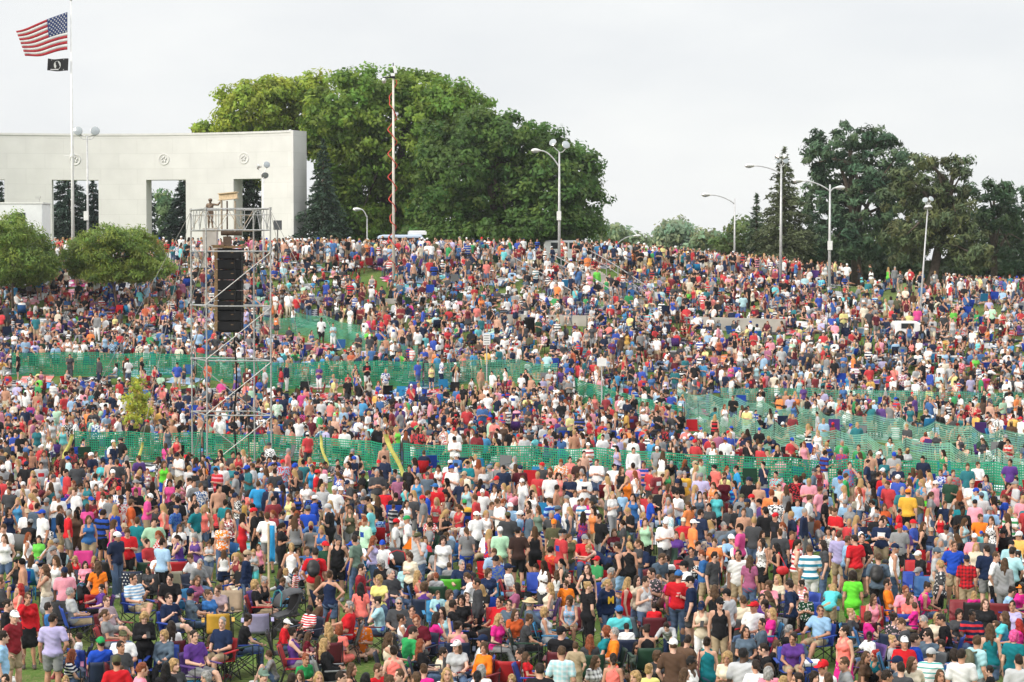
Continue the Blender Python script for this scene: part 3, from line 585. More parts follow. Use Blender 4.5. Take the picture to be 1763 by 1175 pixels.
# ------------------------------------------------------------------ lamps
def flood(mb_body, mb_glass, c, aim, r):
    q = Vector(aim).normalized().to_track_quat('Z', 'Y').to_matrix().to_4x4(); mt = Matrix.Translation(Vector(c)) @ q
    mb_body.lathe([(0, -r * 1.25), (r * .32, -r * 1.22), (r * .36, -r * .8), (r * .62, -r * .55), (r * .9, -r * .15), (r * 1.0, r * .18), (r * .95, r * .2)], 18, mt)
    mb_glass.lathe([(r * .95, r * .19), (r * .7, r * .26), (0, r * .30)], 18, mt)
def lamp(label, base_px, d, top_py, arm=None, floods=(), box_py=None, mat_='pole_grey', r=.09, lean=0.0, cross=None, group='lamp posts on the hill'):
    t = at(base_px, top_py, d); z0 = float(terrain(t[0], d)) - .05; H = t[2] - z0; s = d / FPX
    root = empty('lamp_post', (t[0], d, z0), label, 'lamp post', group=group)
    X = lambda px, py: Vector(at(px, py, d)) - Vector((t[0], d, z0))
    ln = Vector((lean * s, 0, 0))
    mb = MB(); mb.tube([(0, 0, 0) + ln if False else ln, ln * .5 + Vector((0, 0, H * .5)), (0, 0, H)], [r * 1.25, r, r * .65], 10); mb.tube([ln, ln + Vector((0, 0, .35))], r * 1.9, 10); mb.build('pole', M[mat_], root, True)
    if arm:
        for (hx, hy, ay) in arm:
            e = X(hx, hy); a0 = X(base_px, ay); dirx = 1 if e.x > 0 else -1; mb = MB(); pts = []
            for u in np.linspace(0, 1, 12): pts.append(Vector((e.x * u * .86, 0, a0.z + (e.z - a0.z + .05) * math.sin(u * math.pi / 2) ** .8)))
            mb.tube(pts, .045, 7); ao = mb.build('arm', M[mat_], root, True)
            g = MB(); L = .42; mt = Matrix.Translation(pts[-1] + Vector((dirx * .18, 0, 0))) @ Matrix.Rotation(math.pi / 2 * dirx, 4, 'Y') @ Matrix.Rotation(math.pi / 2, 4, 'Z')
            g.lathe([(.04, -.22), (.09, -.12), (.15, .05), (.17, .2), (.14, .36), (.05, .46), (0, .48)], 14, mt @ Matrix.Scale(.75, 4, (1, 0, 0))); hd = g.build('lamp_head', M['lamp_metal'], ao, True)
            g = MB(); g.lathe([(0, -.11), (.1, -.09), (.14, -.02), (.14, .0)], 12, Matrix.Translation(pts[-1] + Vector((dirx * .36, 0, -.06)))); g.build('lens', M['lamp_glass'], ao, True)
    if cross:
        mb = MB(); a, b = X(*cross[0]), X(*cross[1]); mb.tube([a, (a + b) / 2 + Vector((0, 0, -.16)), b], .04, 7); mb.tube([(a + b) / 2 + Vector((0, 0, -.7)), (a + b) / 2 + Vector((0, 0, -.1))], .05, 7); mb.build('crossbar', M[mat_], root, True)
    for (fx, fy, aim, fr_) in floods:
        b_, g_ = MB(), MB(); c = X(fx, fy); flood(b_, g_, c, aim, fr_); o = b_.build('floodlight', M['lamp_metal'], root, True); g_.build('lens', M['lamp_glass'], o, True)
        y = MB(); y.tube([c + Vector((0, .02, -fr_ * .9)), c + Vector((-c.x * .5, 0, -fr_ * 1.7)), Vector((0, 0, min(H, c.z - fr_ * 1.8)))], .03, 6); y.build('yoke', M[mat_], root)
    if box_py:
        mb = MB(); mb.box(X(base_px, box_py) + Vector((-.03, -r - .1, 0)) + ln * .3, (.30, .2, .62)); mb.build('junction_box', M['sign_white'], root)
    return root
lamp('grey post with two round globe lamps in front of the colonnade', 150, 139, 238, cross=((136, 232), (164, 232)), floods=[(135, 226, (-.1, -1, .15), .32), (164, 226, (.1, -1, .15), .32)], box_py=372, r=.075)
lamp('white post with a cluster of three floodlights beside the end pylon', 453, 141, 305, floods=[(444, 287, (-1, -.2, .1), .2), (459, 284, (.4, -1, .2), .24), (456, 302, (.3, -1, -.6), .26)], mat_='pole_white', r=.06)
lamp('grey street lamp with one arm and two floodlights near the dark maple', 963, 141, 262, arm=[(925, 261, 290)], floods=[(952, 246, (-.5, -.8, .45), .27), (974, 250, (.3, -.9, .4), .29)], box_py=372)
lamp('slim single arm street lamp over the bright green tree', 1265, 150, 342, arm=[(1216, 337, 352)], r=.07)
lamp('tall street lamp with one arm and four paired floodlights before the olive spruce', 1345, 139, 288, arm=[(1291, 287, 300)], floods=[(1338, 277, (-.3, -.9, .3), .22), (1352, 277, (.3, -.9, .3), .22), (1339, 270, (-.2, .9, .4), .2), (1351, 270, (.2, .9, .4), .2)])
lamp('street lamp with arms both ways and a white box low on its pole', 1429, 138, 318, arm=[(1374, 313, 330), (1440, 325, 332)], box_py=423)
lamp('thin leaning floodlight pole standing in the crowd before the olive pine', 1597, 126, 362, floods=[(1593, 345, (-.3, -.9, .5), .18), (1603, 343, (.4, -.8, .5), .18), (1598, 358, (0, -.35, -1), .28)], r=.055, lean=-14)
lamp('distant small arm lamp just past the right edge of the dark maple', 1012, 200, 352, arm=[(1038, 350, 356)], r=.06)
lamp('low distant curved arm lamp above the white van roofs', 1058, 175, 424, arm=[(1096, 408, 426)], r=.05)
lamp('small lamp half lost in the foliage right of the dark spruce', 632, 158, 372, arm=[(620, 362, 376)], r=.05)
def build_mast():
    d = 137; t = at(677, 135, d); z0 = float(terrain(t[0], d)); H = t[2] - z0; root = empty('camera_mast', (t[0], d, z0 + .02), 'tall cream telescopic mast wound with a red hose above the van', 'mast')
    mb = MB(); mb.tube([(0, 0, 0), (0, 0, H * .5), (0, 0, H)], [.105, .085, .065], 12); mb.build('mast_tube', M['mast'], root, True)
    mb = MB(); pts = []
    n = 150
    for k in range(n):
        u = k / (n - 1); turns = 8.5; w = 2 * math.pi * turns * (u ** 1.25); rr = .24 + .07 * math.sin(k * .7); pts.append((rr * math.cos(w) - .06, rr * math.sin(w), H * (.99 - .965 * u)))
    mb.tube(pts, .032, 6); mb.build('red_hose', M['red_hose'], root, True)
    mb = MB(); mb.box((-.05, 0, H + .1), (.34, .3, .22)); mb.box((-.42, 0, H + .02), (.55, .06, .07)); mb.tube([(0, 0, H), (0, 0, H + 1.0)], .035, 6); mb.build('head_bracket', M['black_paint'], root)
    mb = MB(); mb.box((.12, -.08, H + .55), (.20, .26, .5), Matrix.Rotation(R(-14), 3, 'Y')); mb.box((-.02, -.1, H + .2), (.26, .3, .2)); mb.build('camera_housing', M['white_paint'], root)
    mb = MB(); mb.lathe([(0, -.22), (.13, -.2), (.15, 0), (.12, .12), (0, .14)], 12, Matrix.Translation((-.62, 0, H - .15))); mb.build('dome_camera', M['lamp_metal'], root, True)
build_mast()

# ------------------------------------------------------------------ statue, trailer, vehicles, stairs, low walls, signs
def build_vehicle(name, label, px, py_roof, d, L, Hh, kind, color, rz, group='vehicles parked along the crest', cat='vehicle'):
    t = at(px, py_roof, d); zg = t[2] - Hh
    zg = float(terrain(t[0], d)); 
    sc = max(.9, min(1.08, (t[2] - zg) / Hh)); root = empty(name, (t[0], d, zg), label, cat, rz=rz, group=group); root.scale = (1, 1, sc)
    W = 1.9
    prof = {'van': [(-.5, .25), (-.5, .82), (-.47, .97), (-.40, 1.0), (.22, 1.0), (.36, .62), (.49, .52), (.5, .25)],
            'suv': [(-.5, .25), (-.5, .55), (-.44, .95), (-.38, 1.0), (.08, 1.0), (.24, .62), (.47, .54), (.5, .25)],
            'car': [(-.5, .25), (-.5, .6), (-.36, .66), (-.22, 1.0), (.06, 1.0), (.24, .64), (.47, .56), (.5, .25)],
            'pickup': [(-.5, .25), (-.5, .58), (-.08, .58), (-.06, .97), (-.02, 1.0), (.16, 1.0), (.28, .62), (.48, .55), (.5, .25)],
            'cart': [(-.5, .25), (-.5, .8), (-.42, .98), (-.3, 1.0), (.2, 1.0), (.40, .85), (.5, .6), (.5, .25)]}[kind]
    V = []; F = []; n = len(prof)
    for y, ins in ((-W / 2, 1), (-W / 2 * .82, 0), (W / 2 * .82, 0), (W / 2, 1)):
        for x, z in prof: zz = z * Hh if not (ins and z > .7) else (z - .035) * Hh; V.append((x * L, y if not (z > .7 and ins) else y * .92, zz))
    for k in range(3):
        for i in range(n): F.append((k * n + i, k * n + (i + 1) % n, (k + 1) * n + (i + 1) % n, (k + 1) * n + i))
    F.append(tuple(range(n))[::-1]); F.append(tuple(3 * n + i for i in range(n)))
    mb = MB(); mb.add(V, F); body = mb.build('body', M['car_color'], root, color=color); bv = body.modifiers.new('edges', 'BEVEL'); bv.width = .04; bv.segments = 2
    zlo, zhi = .64 * Hh, .90 * Hh
    spans = {'van': [(-.38, -.1), (-.07, .2)], 'suv': [(-.42, -.18), (-.15, .08)], 'car': [(-.2, -.06), (-.04, .1)], 'pickup': [(-.03, .17)], 'cart': [(-.3, .1)]}[kind]
    for s in (-1, 1):
        for a, b in spans: g = MB(); g.box(((a + b) / 2 * L, s * W / 2 * .957, (zlo + zhi) / 2), ((b - a) * L, .06, zhi - zlo)); g.build('window', M['dark_glass'], body)
        for x in (-.32, .31):
            g = MB(); g.lathe([(.0, -.11), (.2, -.11), (.33, -.10), (.34, 0), (.33, .10), (.2, .11), (0, .11)], 18, Matrix.Translation((x * L, s * (W / 2 - .1), .33)) @ Matrix.Rotation(math.pi / 2, 4, 'X')); w = g.build('wheel', M['rubber'], root, True)
            g = MB(); g.lathe([(0, .02), (.18, .02), (.19, 0)], 14, Matrix.Translation((x * L, s * (W / 2 + .02), .33)) @ Matrix.Rotation(-math.pi / 2 * s, 4, 'X') @ Matrix.Scale(1, 4)); g.build('rim', M['lamp_metal'], w)
        g = MB(); g.box((.485 * L, s * .7, .47 * Hh), (.05 * L * .5, .3, .14)); g.build('headlight', M['lamp_glass'], root)
        g = MB(); g.box((-.497 * L, s * .78, .5 * Hh), (.06, .16, .26)); g.build('tail_light', M['red_hose'], root)
    g = MB(); i0 = {'van': (.22, .36), 'suv': (.09, .23), 'car': (.07, .23), 'pickup': (.17, .27), 'cart': (.22, .39)}[kind]; a = Vector((i0[0] * L, 0, .965 * Hh)); b = Vector((i0[1] * L, 0, .655 * Hh)); g.box((a + b) / 2 + Vector((.03, 0, .03)), (.03, W * .74, (a - b).length * .86), Matrix.Rotation(math.atan2(b.x - a.x, b.z - a.z) + math.pi, 3, 'Y')); g.build('windscreen', M['dark_glass'], body)
    if kind in ('suv', 'van', 'car'): g = MB(); g.box((-.5 * L + (.0 if kind != 'car' else .3 * L * 0), 0, .78 * Hh if kind != 'car' else .52 * Hh), (.05, W * .7, .26 * Hh if kind != 'car' else .1)); g.build('rear_window', M['dark_glass'], body)
    return root
build_vehicle('camper_van', 'pale blue van with a raised white rooftop box parked at the foot of the mast', 701, 404, 153, 4.6, 2.0, 'van', (.42, .50, .62), R(6))
g = MB()
_r = bpy.data.objects['camper_van']; g.box((.75, 0, 2.12), (1.35, 1.2, .22)); g.box((.75, 0, 2.26), (1.2, 1.0, .06)); g.build('roof_box', M['white_paint'], _r)
build_vehicle('van', 'white van roof showing behind the people right of the arm lamp', 985, 414, 158, 4.6, 1.8, 'van', (.7, .7, .7), R(5))
build_vehicle('suv', 'grey hatchback with dark rear glass on the crest below the single arm lamp', 1256, 431, 152, 4.2, 1.5, 'suv', (.45, .46, .48), R(62))
build_vehicle('car', 'silver car behind the spectators beside the grey hatchback', 1308, 441, 152, 4.3, 1.4, 'car', (.5, .51, .52), R(10))
build_vehicle('pickup_truck', 'white pickup truck parked by the end pylon', 508, 397, 154, 5.4, 1.85, 'pickup', (.72, .72, .72), R(0))
build_vehicle('car', 'white low car right behind the white pickup truck', 552, 404, 156, 4.4, 1.45, 'car', (.7, .7, .72), R(180))
build_vehicle('utility_cart', 'white rounded utility cart parked on the grassy right slope', 1563, 553, 124.5, 1.9, 1.25, 'cart', (.74, .74, .73), R(0))
def build_trailer():
    d = 135; t = at(40, 352, d); zg = float(terrain(t[0], d)); root = empty('white_trailer', (t[0], d, zg), 'boxy white trailer with a dark window behind the shrub tree', 'trailer'); Hh = t[2] - zg
    mb = MB(); mb.box((0, 0, Hh / 2 + .2), (3.1, 2.3, Hh - .4)); o = mb.build('body', M['white_paint'], root); b = o.modifiers.new('edges', 'BEVEL'); b.width = .06; b.segments = 2
    mb = MB(); mb.box((-.05, -1.16, Hh - 1.0), (.9, .05, .8)); mb.build('window', M['dark_glass'], root)
    mb = MB(); mb.box((0, 0, Hh + .05), (3.2, 2.4, .1)); mb.build('roof', M['sign_white'], root)
    mb = MB(); mb.tube([(1.2, -.6, Hh + .1), (1.2, -.6, Hh + .4)], .03); mb.box((1.15, -.7, Hh + .42), (.34, .2, .14)); mb.build('spotlight', M['lamp_metal'], root)
    for x in (-.5, .3):
        g = MB(); g.lathe([(0, -.12), (.34, -.12), (.36, 0), (.34, .12), (0, .12)], 16, Matrix.Translation((x, -1.0, .36)) @ Matrix.Rotation(math.pi / 2, 4, 'X')); g.build('wheel', M['rubber'], root, True)
build_trailer()
def build_stairs():
    root = empty('concrete_stair', (0, 0, 0), 'broad pale concrete stair climbing the hill to the crest', 'stair'); n = 34
    y0, y1 = 131.5, 143.0; V = []; F = []; mb = MB()
    for k in range(n):
        u = k / (n - 1); y = y0 + (y1 - y0) * u; xl, xr = 3.9 - 5.2 * u, 9.1 - 4.1 * u; z = float(terrain((xl + xr) / 2, y)) + .10; dy = (y1 - y0) / n
        mb.box(((xl + xr) / 2, y + dy / 2, z - .4), (xr - xl, dy * .996, .8))
    mb.build('steps', M['concrete'], root)
    for xa, xb in ((3.8, -1.4), (6.5, 1.8), (9.2, 5.1)):
        mb = MB(); pts = []
        for u in np.linspace(0, 1, 7):
            x = xa + (xb - xa) * u; y = y0 + (y1 - y0) * u; z = float(terrain(x, y)) + .15; pts.append(Vector((x, y, z + .95))); mb.tube([(x, y, z - .3), (x, y, z + .95)], .035, 7)
        mb.tube(pts, .035, 7); mb.tube([p - Vector((0, 0, .45)) for p in pts], .025, 6); mb.build('handrail', M['steel'], root)
build_stairs()
def low_wall(a, b, h, label):
    p, q = on_ground(*a), on_ground(*b); root = empty('retaining_wall', tuple((p + q) / 2), label, 'wall', group='low concrete walls across the slope'); root['kind'] = 'thing'; c = (p + q) / 2; mb = MB(); n = 8
    for k in range(n):
        u0, u1 = k / n, (k + 1) / n; a_, b_ = p + (q - p) * u0 - c, p + (q - p) * u1 - c; m_ = (a_ + b_) / 2; L = np.linalg.norm((b_ - a_)[:2]); mb.box((m_[0], m_[1], m_[2] + h / 2 - .5), (L * .998, .45, h + 1.0), Matrix.Rotation(math.atan2(b_[1] - a_[1], b_[0] - a_[0]), 3, 'Z'))
    mb.build('wall_body', M['concrete'], root)
    return root
low_wall((872, 559), (1040, 562), .62, 'low concrete retaining wall below the stair with people sitting on it')
low_wall((1188, 566), (1352, 572), .75, 'longer low concrete retaining wall under the right slope with chairs before it')
low_wall((628, 524), (692, 522), .30, 'short low concrete curb wall by the left grass patch')
def sign(label, px, py_top, py_base, d, w, h, lines):
    t = at(px, py_top, d); zb = float(terrain(t[0], d)); root = empty('sign_post', (t[0], d, zb), label, 'sign', group='small white signs in the crowd'); H = t[2] - zb
    mb = MB(); mb.tube([(0, 0, 0), (0, 0, H)], .035, 7); mb.build('post', M['pole_grey'], root); mb = MB(); mb.box((0, -.05, H - h / 2), (w, .025, h)); p = mb.build('board', M['sign_white'], root)
    for k in range(lines): g = MB(); g.box((0, -.068, H - h * (k + .8) / (lines + .6)), (w * (.8 - .1 * (k % 2)), .006, h * .06)); g.build('print_line', M['sign_ink'], p)
sign('white sign with grey print lines on a post left of the black bin', 838, 575, 640, 114, .40, .62, 4)
sign('plain whitish sign board on a thick grey post near the aisle', 1036, 617, 690, 107, .50, .42, 0)
def build_bin(px, py, d, label):
    p = at(px, py, d); z = float(terrain(p[0], d)); root = empty('waste_bin', (p[0], d, z), label, 'bin'); mb = MB(); mb.lathe([(.22, 0), (.28, .1), (.31, .95), (.34, .97), (.34, 1.03), (.29, 1.03), (.27, .9)], 18); mb.build('barrel', M['black_paint'], root, True); mb = MB(); mb.lathe([(.35, 1.035), (.3, 1.10), (0, 1.13)], 18); mb.build('lid', M['black_paint'], root, True)
build_bin(912, 585, 125, 'black waste bin standing alone below the low concrete wall')

# ------------------------------------------------------------------ snow fences
_fm = {}
def fence_mat(cover, col, name):
    m = bpy.data.materials.new(name); m.use_nodes = True; n, l = m.node_tree.nodes, m.node_tree.links; b = n['Principled BSDF']; b.inputs['Roughness'].default_value = .4
    uv = n.new('ShaderNodeUVMap'); sx = n.new('ShaderNodeSeparateXYZ'); l.new(uv.outputs[0], sx.inputs[0])
    def band(sock, period, duty):
        d = n.new('ShaderNodeMath'); d.operation = 'DIVIDE'; l.new(sock, d.inputs[0]); d.inputs[1].default_value = period
        f = n.new('ShaderNodeMath'); f.operation = 'FRACT'; l.new(d.outputs[0], f.inputs[0]); c = n.new('ShaderNodeMath'); c.operation = 'LESS_THAN'; l.new(f.outputs[0], c.inputs[0]); c.inputs[1].default_value = duty; return c.outputs[0]
    q = 1 - math.sqrt(max(.01, 1 - cover)); mx = n.new('ShaderNodeMath'); mx.operation = 'MAXIMUM'; l.new(band(sx.outputs['X'], .09, q * .85), mx.inputs[0]); l.new(band(sx.outputs['Y'], .10, min(.9, q * 1.15)), mx.inputs[1])
    nz = n.new('ShaderNodeTexNoise'); nz.inputs['Scale'].default_value = 1.3; nz.inputs['Detail'].default_value = 4; l.new(uv.outputs[0], nz.inputs['Vector'])
    mr = n.new('ShaderNodeMapRange'); mr.inputs[1].default_value = .3; mr.inputs[2].default_value = .7; mr.inputs[3].default_value = .72; mr.inputs[4].default_value = 1.3; l.new(nz.outputs['Fac'], mr.inputs[0])
    s = n.new('ShaderNodeVectorMath'); s.operation = 'SCALE'; s.inputs[0].default_value = col; l.new(mr.outputs[0], s.inputs['Scale']); l.new(s.outputs[0], b.inputs['Base Color'])
    t = n.new('ShaderNodeBsdfTransparent'); tl = n.new('ShaderNodeBsdfTranslucent'); l.new(s.outputs[0], tl.inputs[0]); m1 = n.new('ShaderNodeMixShader'); m1.inputs[0].default_value = .45; l.new(b.outputs[0], m1.inputs[1]); l.new(tl.outputs[0], m1.inputs[2])
    m2 = n.new('ShaderNodeMixShader'); l.new(mx.outputs[0], m2.inputs[0]); l.new(t.outputs[0], m2.inputs[1]); l.new(m1.outputs[0], m2.inputs[2]); l.new(m2.outputs[0], n['Material Output'].inputs[0]); return m
FG = (.02, .33, .18)
F_D = fence_mat(.62, FG, 'green_snow_fence'); F_L = fence_mat(.55, (.10, .40, .27), 'thin_green_netting'); F_P = fence_mat(.58, (.20, .46, .35), 'sheen_pale_netting')  # the palest green has the aisle netting's sunlit sheen painted in
FENCE_LINES = []
def fence(label, pts, h, m, sag=.08, every=2.4, lean=0.0, seed=1):
    g = random.Random(seed); W = [on_ground(*p) for p in pts]; FENCE_LINES.append([w.copy() for w in W]); P = []
    for a, b in zip(W[:-1], W[1:]):
        n = max(1, int(np.linalg.norm(b - a) / .4))
        for k in range(n): P.append(a + (b - a) * k / n)
    P.append(W[-1]); c = P[0].copy(); root = empty('snow_fence', tuple(c), label, 'fence', group='green plastic snow fences'); s = 0; V = []; F = []; U = []; nz = 6; S = []; nextpost = 0; kpost = []
    for i, p in enumerate(P):
        if i: s += float(np.linalg.norm(P[i] - P[i - 1]))
        S.append(s)
        if s >= nextpost: kpost.append(i); nextpost = s + every * g.uniform(.85, 1.15)
    kpost.append(len(P) - 1)
    for i, p in enumerate(P):
        z = float(terrain(p[0], p[1])); nxt = next((k for k in kpost if k >= i), kpost[-1]); prv = max([k for k in kpost if k <= i] or [0]); u = 0 if nxt == prv else (i - prv) / (nxt - prv); sg = sag * math.sin(math.pi * u) * (1 + .6 * math.sin(prv * 1.7))
        for j in range(nz + 1):
            v = j / nz; zz = z + .03 + (h - sg) * v; V.append((p[0] - c[0] + .03 * math.sin(S[i] * 2.1 + v * 3), p[1] - c[1] + .03 * math.sin(S[i] * .9 + 2 * v) + lean * v, zz - c[2])); U.append((S[i], v * h))
    n1 = nz + 1; uvs = []
    for i in range(len(P) - 1):
        for j in range(nz): q = (i * n1 + j, (i + 1) * n1 + j, (i + 1) * n1 + j + 1, i * n1 + j + 1); F.append(q); uvs += [U[k] for k in q]
    me = bpy.data.meshes.new('netting'); me.from_pydata(V, [], F); u_ = me.uv_layers.new(name='UVMap'); u_.data.foreach_set('uv', np.array(uvs, np.float32).ravel()); me.update(); me.shade_smooth(); link('netting', me, m, root)
    for k in kpost: p = P[k] - c; mb = MB(); z = float(terrain(P[k][0], P[k][1])) - c[2]; mb.tube([(p[0], p[1] + .07, z - .2), (p[0], p[1] + .07 + lean, z + h + .12)], .022, 6); mb.build('post', M['chair_frame'], root)
fence('green snow fence of the lower row left of the scaffold tower', [(128, 794), (240, 794), (345, 796)], 1.25, F_D, .06, seed=1)
fence('green snow fence of the lower row from the tower to the guy straps', [(350, 797), (470, 800), (600, 810), (690, 818)], 1.25, F_D, .06, seed=2)
fence('long green snow fence of the lower row running to the right edge', [(694, 818), (860, 822), (1010, 826), (1230, 842), (1480, 850), (1790, 858)], 1.25, F_D, .07, seed=3)
fence('green snow fence of the upper row left of the tower', [(20, 650), (130, 648), (335, 652)], 1.4, F_D, .05, seed=4)
fence('green snow fence of the upper row right of the tower', [(338, 652), (480, 672), (600, 666), (728, 668)], 1.5, F_D, .06, seed=5)
fence('paler green fence continuing the upper row past the white pole', [(730, 668), (800, 662), (880, 660), (960, 668)], 1.35, F_L, .1, seed=6)
fence('bright green fence at the start of the sloping aisle', [(990, 694), (1040, 710), (1100, 728), (1175, 748)], 1.35, F_D, .05, seed=7)
fence('sagging see-through green netting along the near side of the aisle', [(1178, 742), (1270, 764), (1360, 784), (1470, 800), (1560, 812), (1660, 826), (1790, 842)], 1.35, F_P, .30, 2.2, seed=8)
fence('sagging see-through green netting on the far side of the aisle', [(1165, 708), (1260, 726), (1370, 740), (1480, 758), (1600, 774), (1790, 800)], 1.3, F_P, .25, 2.2, seed=9)
fence('straight green netting closing the aisle beneath the right slope', [(1240, 706), (1390, 706), (1500, 710), (1620, 712), (1790, 714)], 1.2, F_L, .06, seed=10)
fence('pale netting sheet climbing the slope right of the loudspeakers', [(440, 572), (520, 578), (600, 598), (720, 628)], 1.1, F_L, .18, seed=11)
fence('pale netting sheet above the path beside the standing people', [(500, 560), (560, 572), (620, 590)], 1.0, F_L, .2, seed=12)
# ------------------------------------------------------------------ people: blended distance fields -> one continuous surface
def surface_nets(f, org, h):
    s = f < 0
    nx, ny, nz = f.shape
    off = [(i, j, k) for i in (0, 1) for j in (0, 1) for k in (0, 1)]
    cs = [s[i:nx - 1 + i, j:ny - 1 + j, k:nz - 1 + k] for i, j, k in off]
    anyv = np.logical_or.reduce(cs); allv = np.logical_and.reduce(cs); act = anyv & ~allv
    ci = np.argwhere(act); n = len(ci)
    if n == 0: return np.zeros((0, 3)), np.zeros((0, 4), int)
    idx = np.full(act.shape, -1, np.int64); idx[act] = np.arange(n)
    vals = np.stack([f[ci[:, 0] + i, ci[:, 1] + j, ci[:, 2] + k] for i, j, k in off], 1)
    acc = np.zeros((n, 3)); cnt = np.zeros(n); O = np.array(off, float)
    for a in range(8):
        for b in range(a + 1, 8):
            if np.abs(O[a] - O[b]).sum() != 1: continue
            m = (vals[:, a] < 0) != (vals[:, b] < 0); t = vals[m, a] / (vals[m, a] - vals[m, b]); acc[m] += O[a] + (O[b] - O[a]) * t[:, None]; cnt[m] += 1
    V = org + (ci + acc / cnt[:, None]) * h; Q = []
    for ax in range(3):
        a, b = [(1, 2), (2, 0), (0, 1)][ax]
        sl0 = [slice(None)] * 3; sl1 = [slice(None)] * 3; sl0[ax] = slice(0, -1); sl1[ax] = slice(1, None)
        for q in (a, b): sl0[q] = slice(1, -1); sl1[q] = slice(1, -1)
        s0, s1 = s[tuple(sl0)], s[tuple(sl1)]; e = np.argwhere(s0 != s1)
        if not len(e): continue
        ins = s0[tuple(e.T)]; base = e.copy(); base[:, a] += 1; base[:, b] += 1
        def g(da, db): p = base.copy(); p[:, a] -= da; p[:, b] -= db; return idx[p[:, 0], p[:, 1], p[:, 2]]
        q = np.stack([g(1, 1), g(0, 1), g(0, 0), g(1, 0)], 1); q[~ins] = q[~ins][:, ::-1]; Q.append(q)
    return V, np.concatenate(Q)
def rc(a, b, ra, rb=None, k=.02): return ('c', np.array(a, float), np.array(b, float), ra, ra if rb is None else rb, k)
def el(c, r, rot=None, k=.03): return ('e', np.array(c, float), np.array(r, float), np.eye(3) if rot is None else np.array(rot), k)
def pbox(p):
    if p[0] == 'c': lo = np.minimum(p[1] - p[3], p[2] - p[4]); hi = np.maximum(p[1] + p[3], p[2] + p[4])
    else: e = np.sqrt(((p[3] * p[2][None]) ** 2).sum(1)); lo, hi = p[1] - e, p[1] + e
    return lo, hi
def pdist(p, X):
    if p[0] == 'c':
        a, b, ra, rb = p[1:5]; ba = b - a; t = np.clip((X - a) @ ba / max(ba @ ba, 1e-9), 0, 1); return np.linalg.norm(X - a - t[..., None] * ba, axis=-1) - (ra + (rb - ra) * t)
    q = (X - p[1]) @ p[3]; k0 = np.linalg.norm(q / p[2], axis=-1); k1 = np.linalg.norm(q / p[2] ** 2, axis=-1) + 1e-9; return k0 * (k0 - 1) / k1
def field(prims, subs, h, lo, shape, wr=0.0, seed=0.0):
    f = np.full(shape, 1.0, np.float32); sh = np.array(shape)
    for neg, lst in ((0, prims), (1, subs)):
        for p in lst:
            k = p[-1]; l, u = pbox(p); pad = .06 if not neg else .03
            i0 = np.clip(np.floor((l - pad - lo) / h).astype(int), 0, sh); i1 = np.clip(np.ceil((u + pad - lo) / h).astype(int) + 1, 0, sh)
            if (i1 <= i0).any(): continue
            g = [lo[a] + h * np.arange(i0[a], i1[a]) for a in range(3)]; X = np.stack(np.meshgrid(*g, indexing='ij'), -1); d = pdist(p, X); sl = tuple(slice(i0[a], i1[a]) for a in range(3)); o = f[sl]
            if neg: f[sl] = np.maximum(o, -d)
            else:
                hh = np.clip(.5 + .5 * (o - d) / k, 0, 1); f[sl] = o * (1 - hh) + d * hh - k * hh * (1 - hh)
    if wr:
        g = [lo[a] + h * np.arange(shape[a]) for a in range(3)]; X, Y, Z = np.meshgrid(*g, indexing='ij')
        f += wr * (np.sin(23 * X + 31 * Z + seed + 6 * np.sin(11 * Y + seed)) * np.sin(17 * Z - 13 * Y + 2 * seed) + .5 * np.sin(61 * Z + 37 * X + 3 * seed))
    return f
def grid_of(prims, h):
    B = [pbox(p) for p in prims]; lo = np.min([b[0] for b in B], 0) - 2.5 * h; hi = np.max([b[1] for b in B], 0) + 2.5 * h; return lo, tuple(np.ceil((hi - lo) / h).astype(int) + 1)
def rotx(a): c, s = math.cos(a), math.sin(a); return np.array([[1, 0, 0], [0, c, -s], [0, s, c]])
def rotz(a): c, s = math.cos(a), math.sin(a); return np.array([[c, -s, 0], [s, c, 0], [0, 0, 1]])

# poses. arms: (elbow, wrist) from the shoulder for side +1, x outward; legs: (knee, ankle) with x outward
A_DN = ((.055, .02, -.30), (.06, -.06, -.55)); A_FD = ((.05, -.02, -.295), (-.20, -.20, -.21)); A_HP = ((.21, .09, -.20), (.02, .0, -.38)); A_PH = ((.05, -.03, -.29), (-.11, -.24, -.20)); A_DR = ((.06, .0, -.30), (-.02, -.22, -.19))
A_RS = ((.10, -.20, -.20), (-.08, -.13, .05)); A_UP = ((.14, -.05, .26), (.06, -.10, .50)); A_RC = ((.08, -.24, -.16), (.05, -.48, -.14)); A_LP = ((.06, -.03, -.29), (-.05, -.23, -.36)); A_BK = ((.07, .16, -.25), (.10, .28, -.46)); A_KN = ((.04, -.20, -.22), (-.04, -.40, -.27)); A_PK = ((.10, .06, -.28), (.0, -.06, -.50))
L_ST = ((.095, -.01, .50), (.105, .03, .09)); L_S2 = ((.10, -.07, .505), (.13, -.06, .09)); L_CH = ((.12, -.43, .52), (.12, -.44, .09)); L_CX = ((.05, -.42, .62), (-.18, -.62, .40)); L_GK = ((.13, -.36, .47), (.12, -.55, .09)); L_GX = ((.34, -.28, .17), (-.08, -.40, .10)); L_GL = ((.11, -.45, .16), (.14, -.86, .09)); L_WB = ((.09, .06, .50), (.09, .28, .14)); L_CF = ((.13, -.42, .50), (.14, -.66, .12))
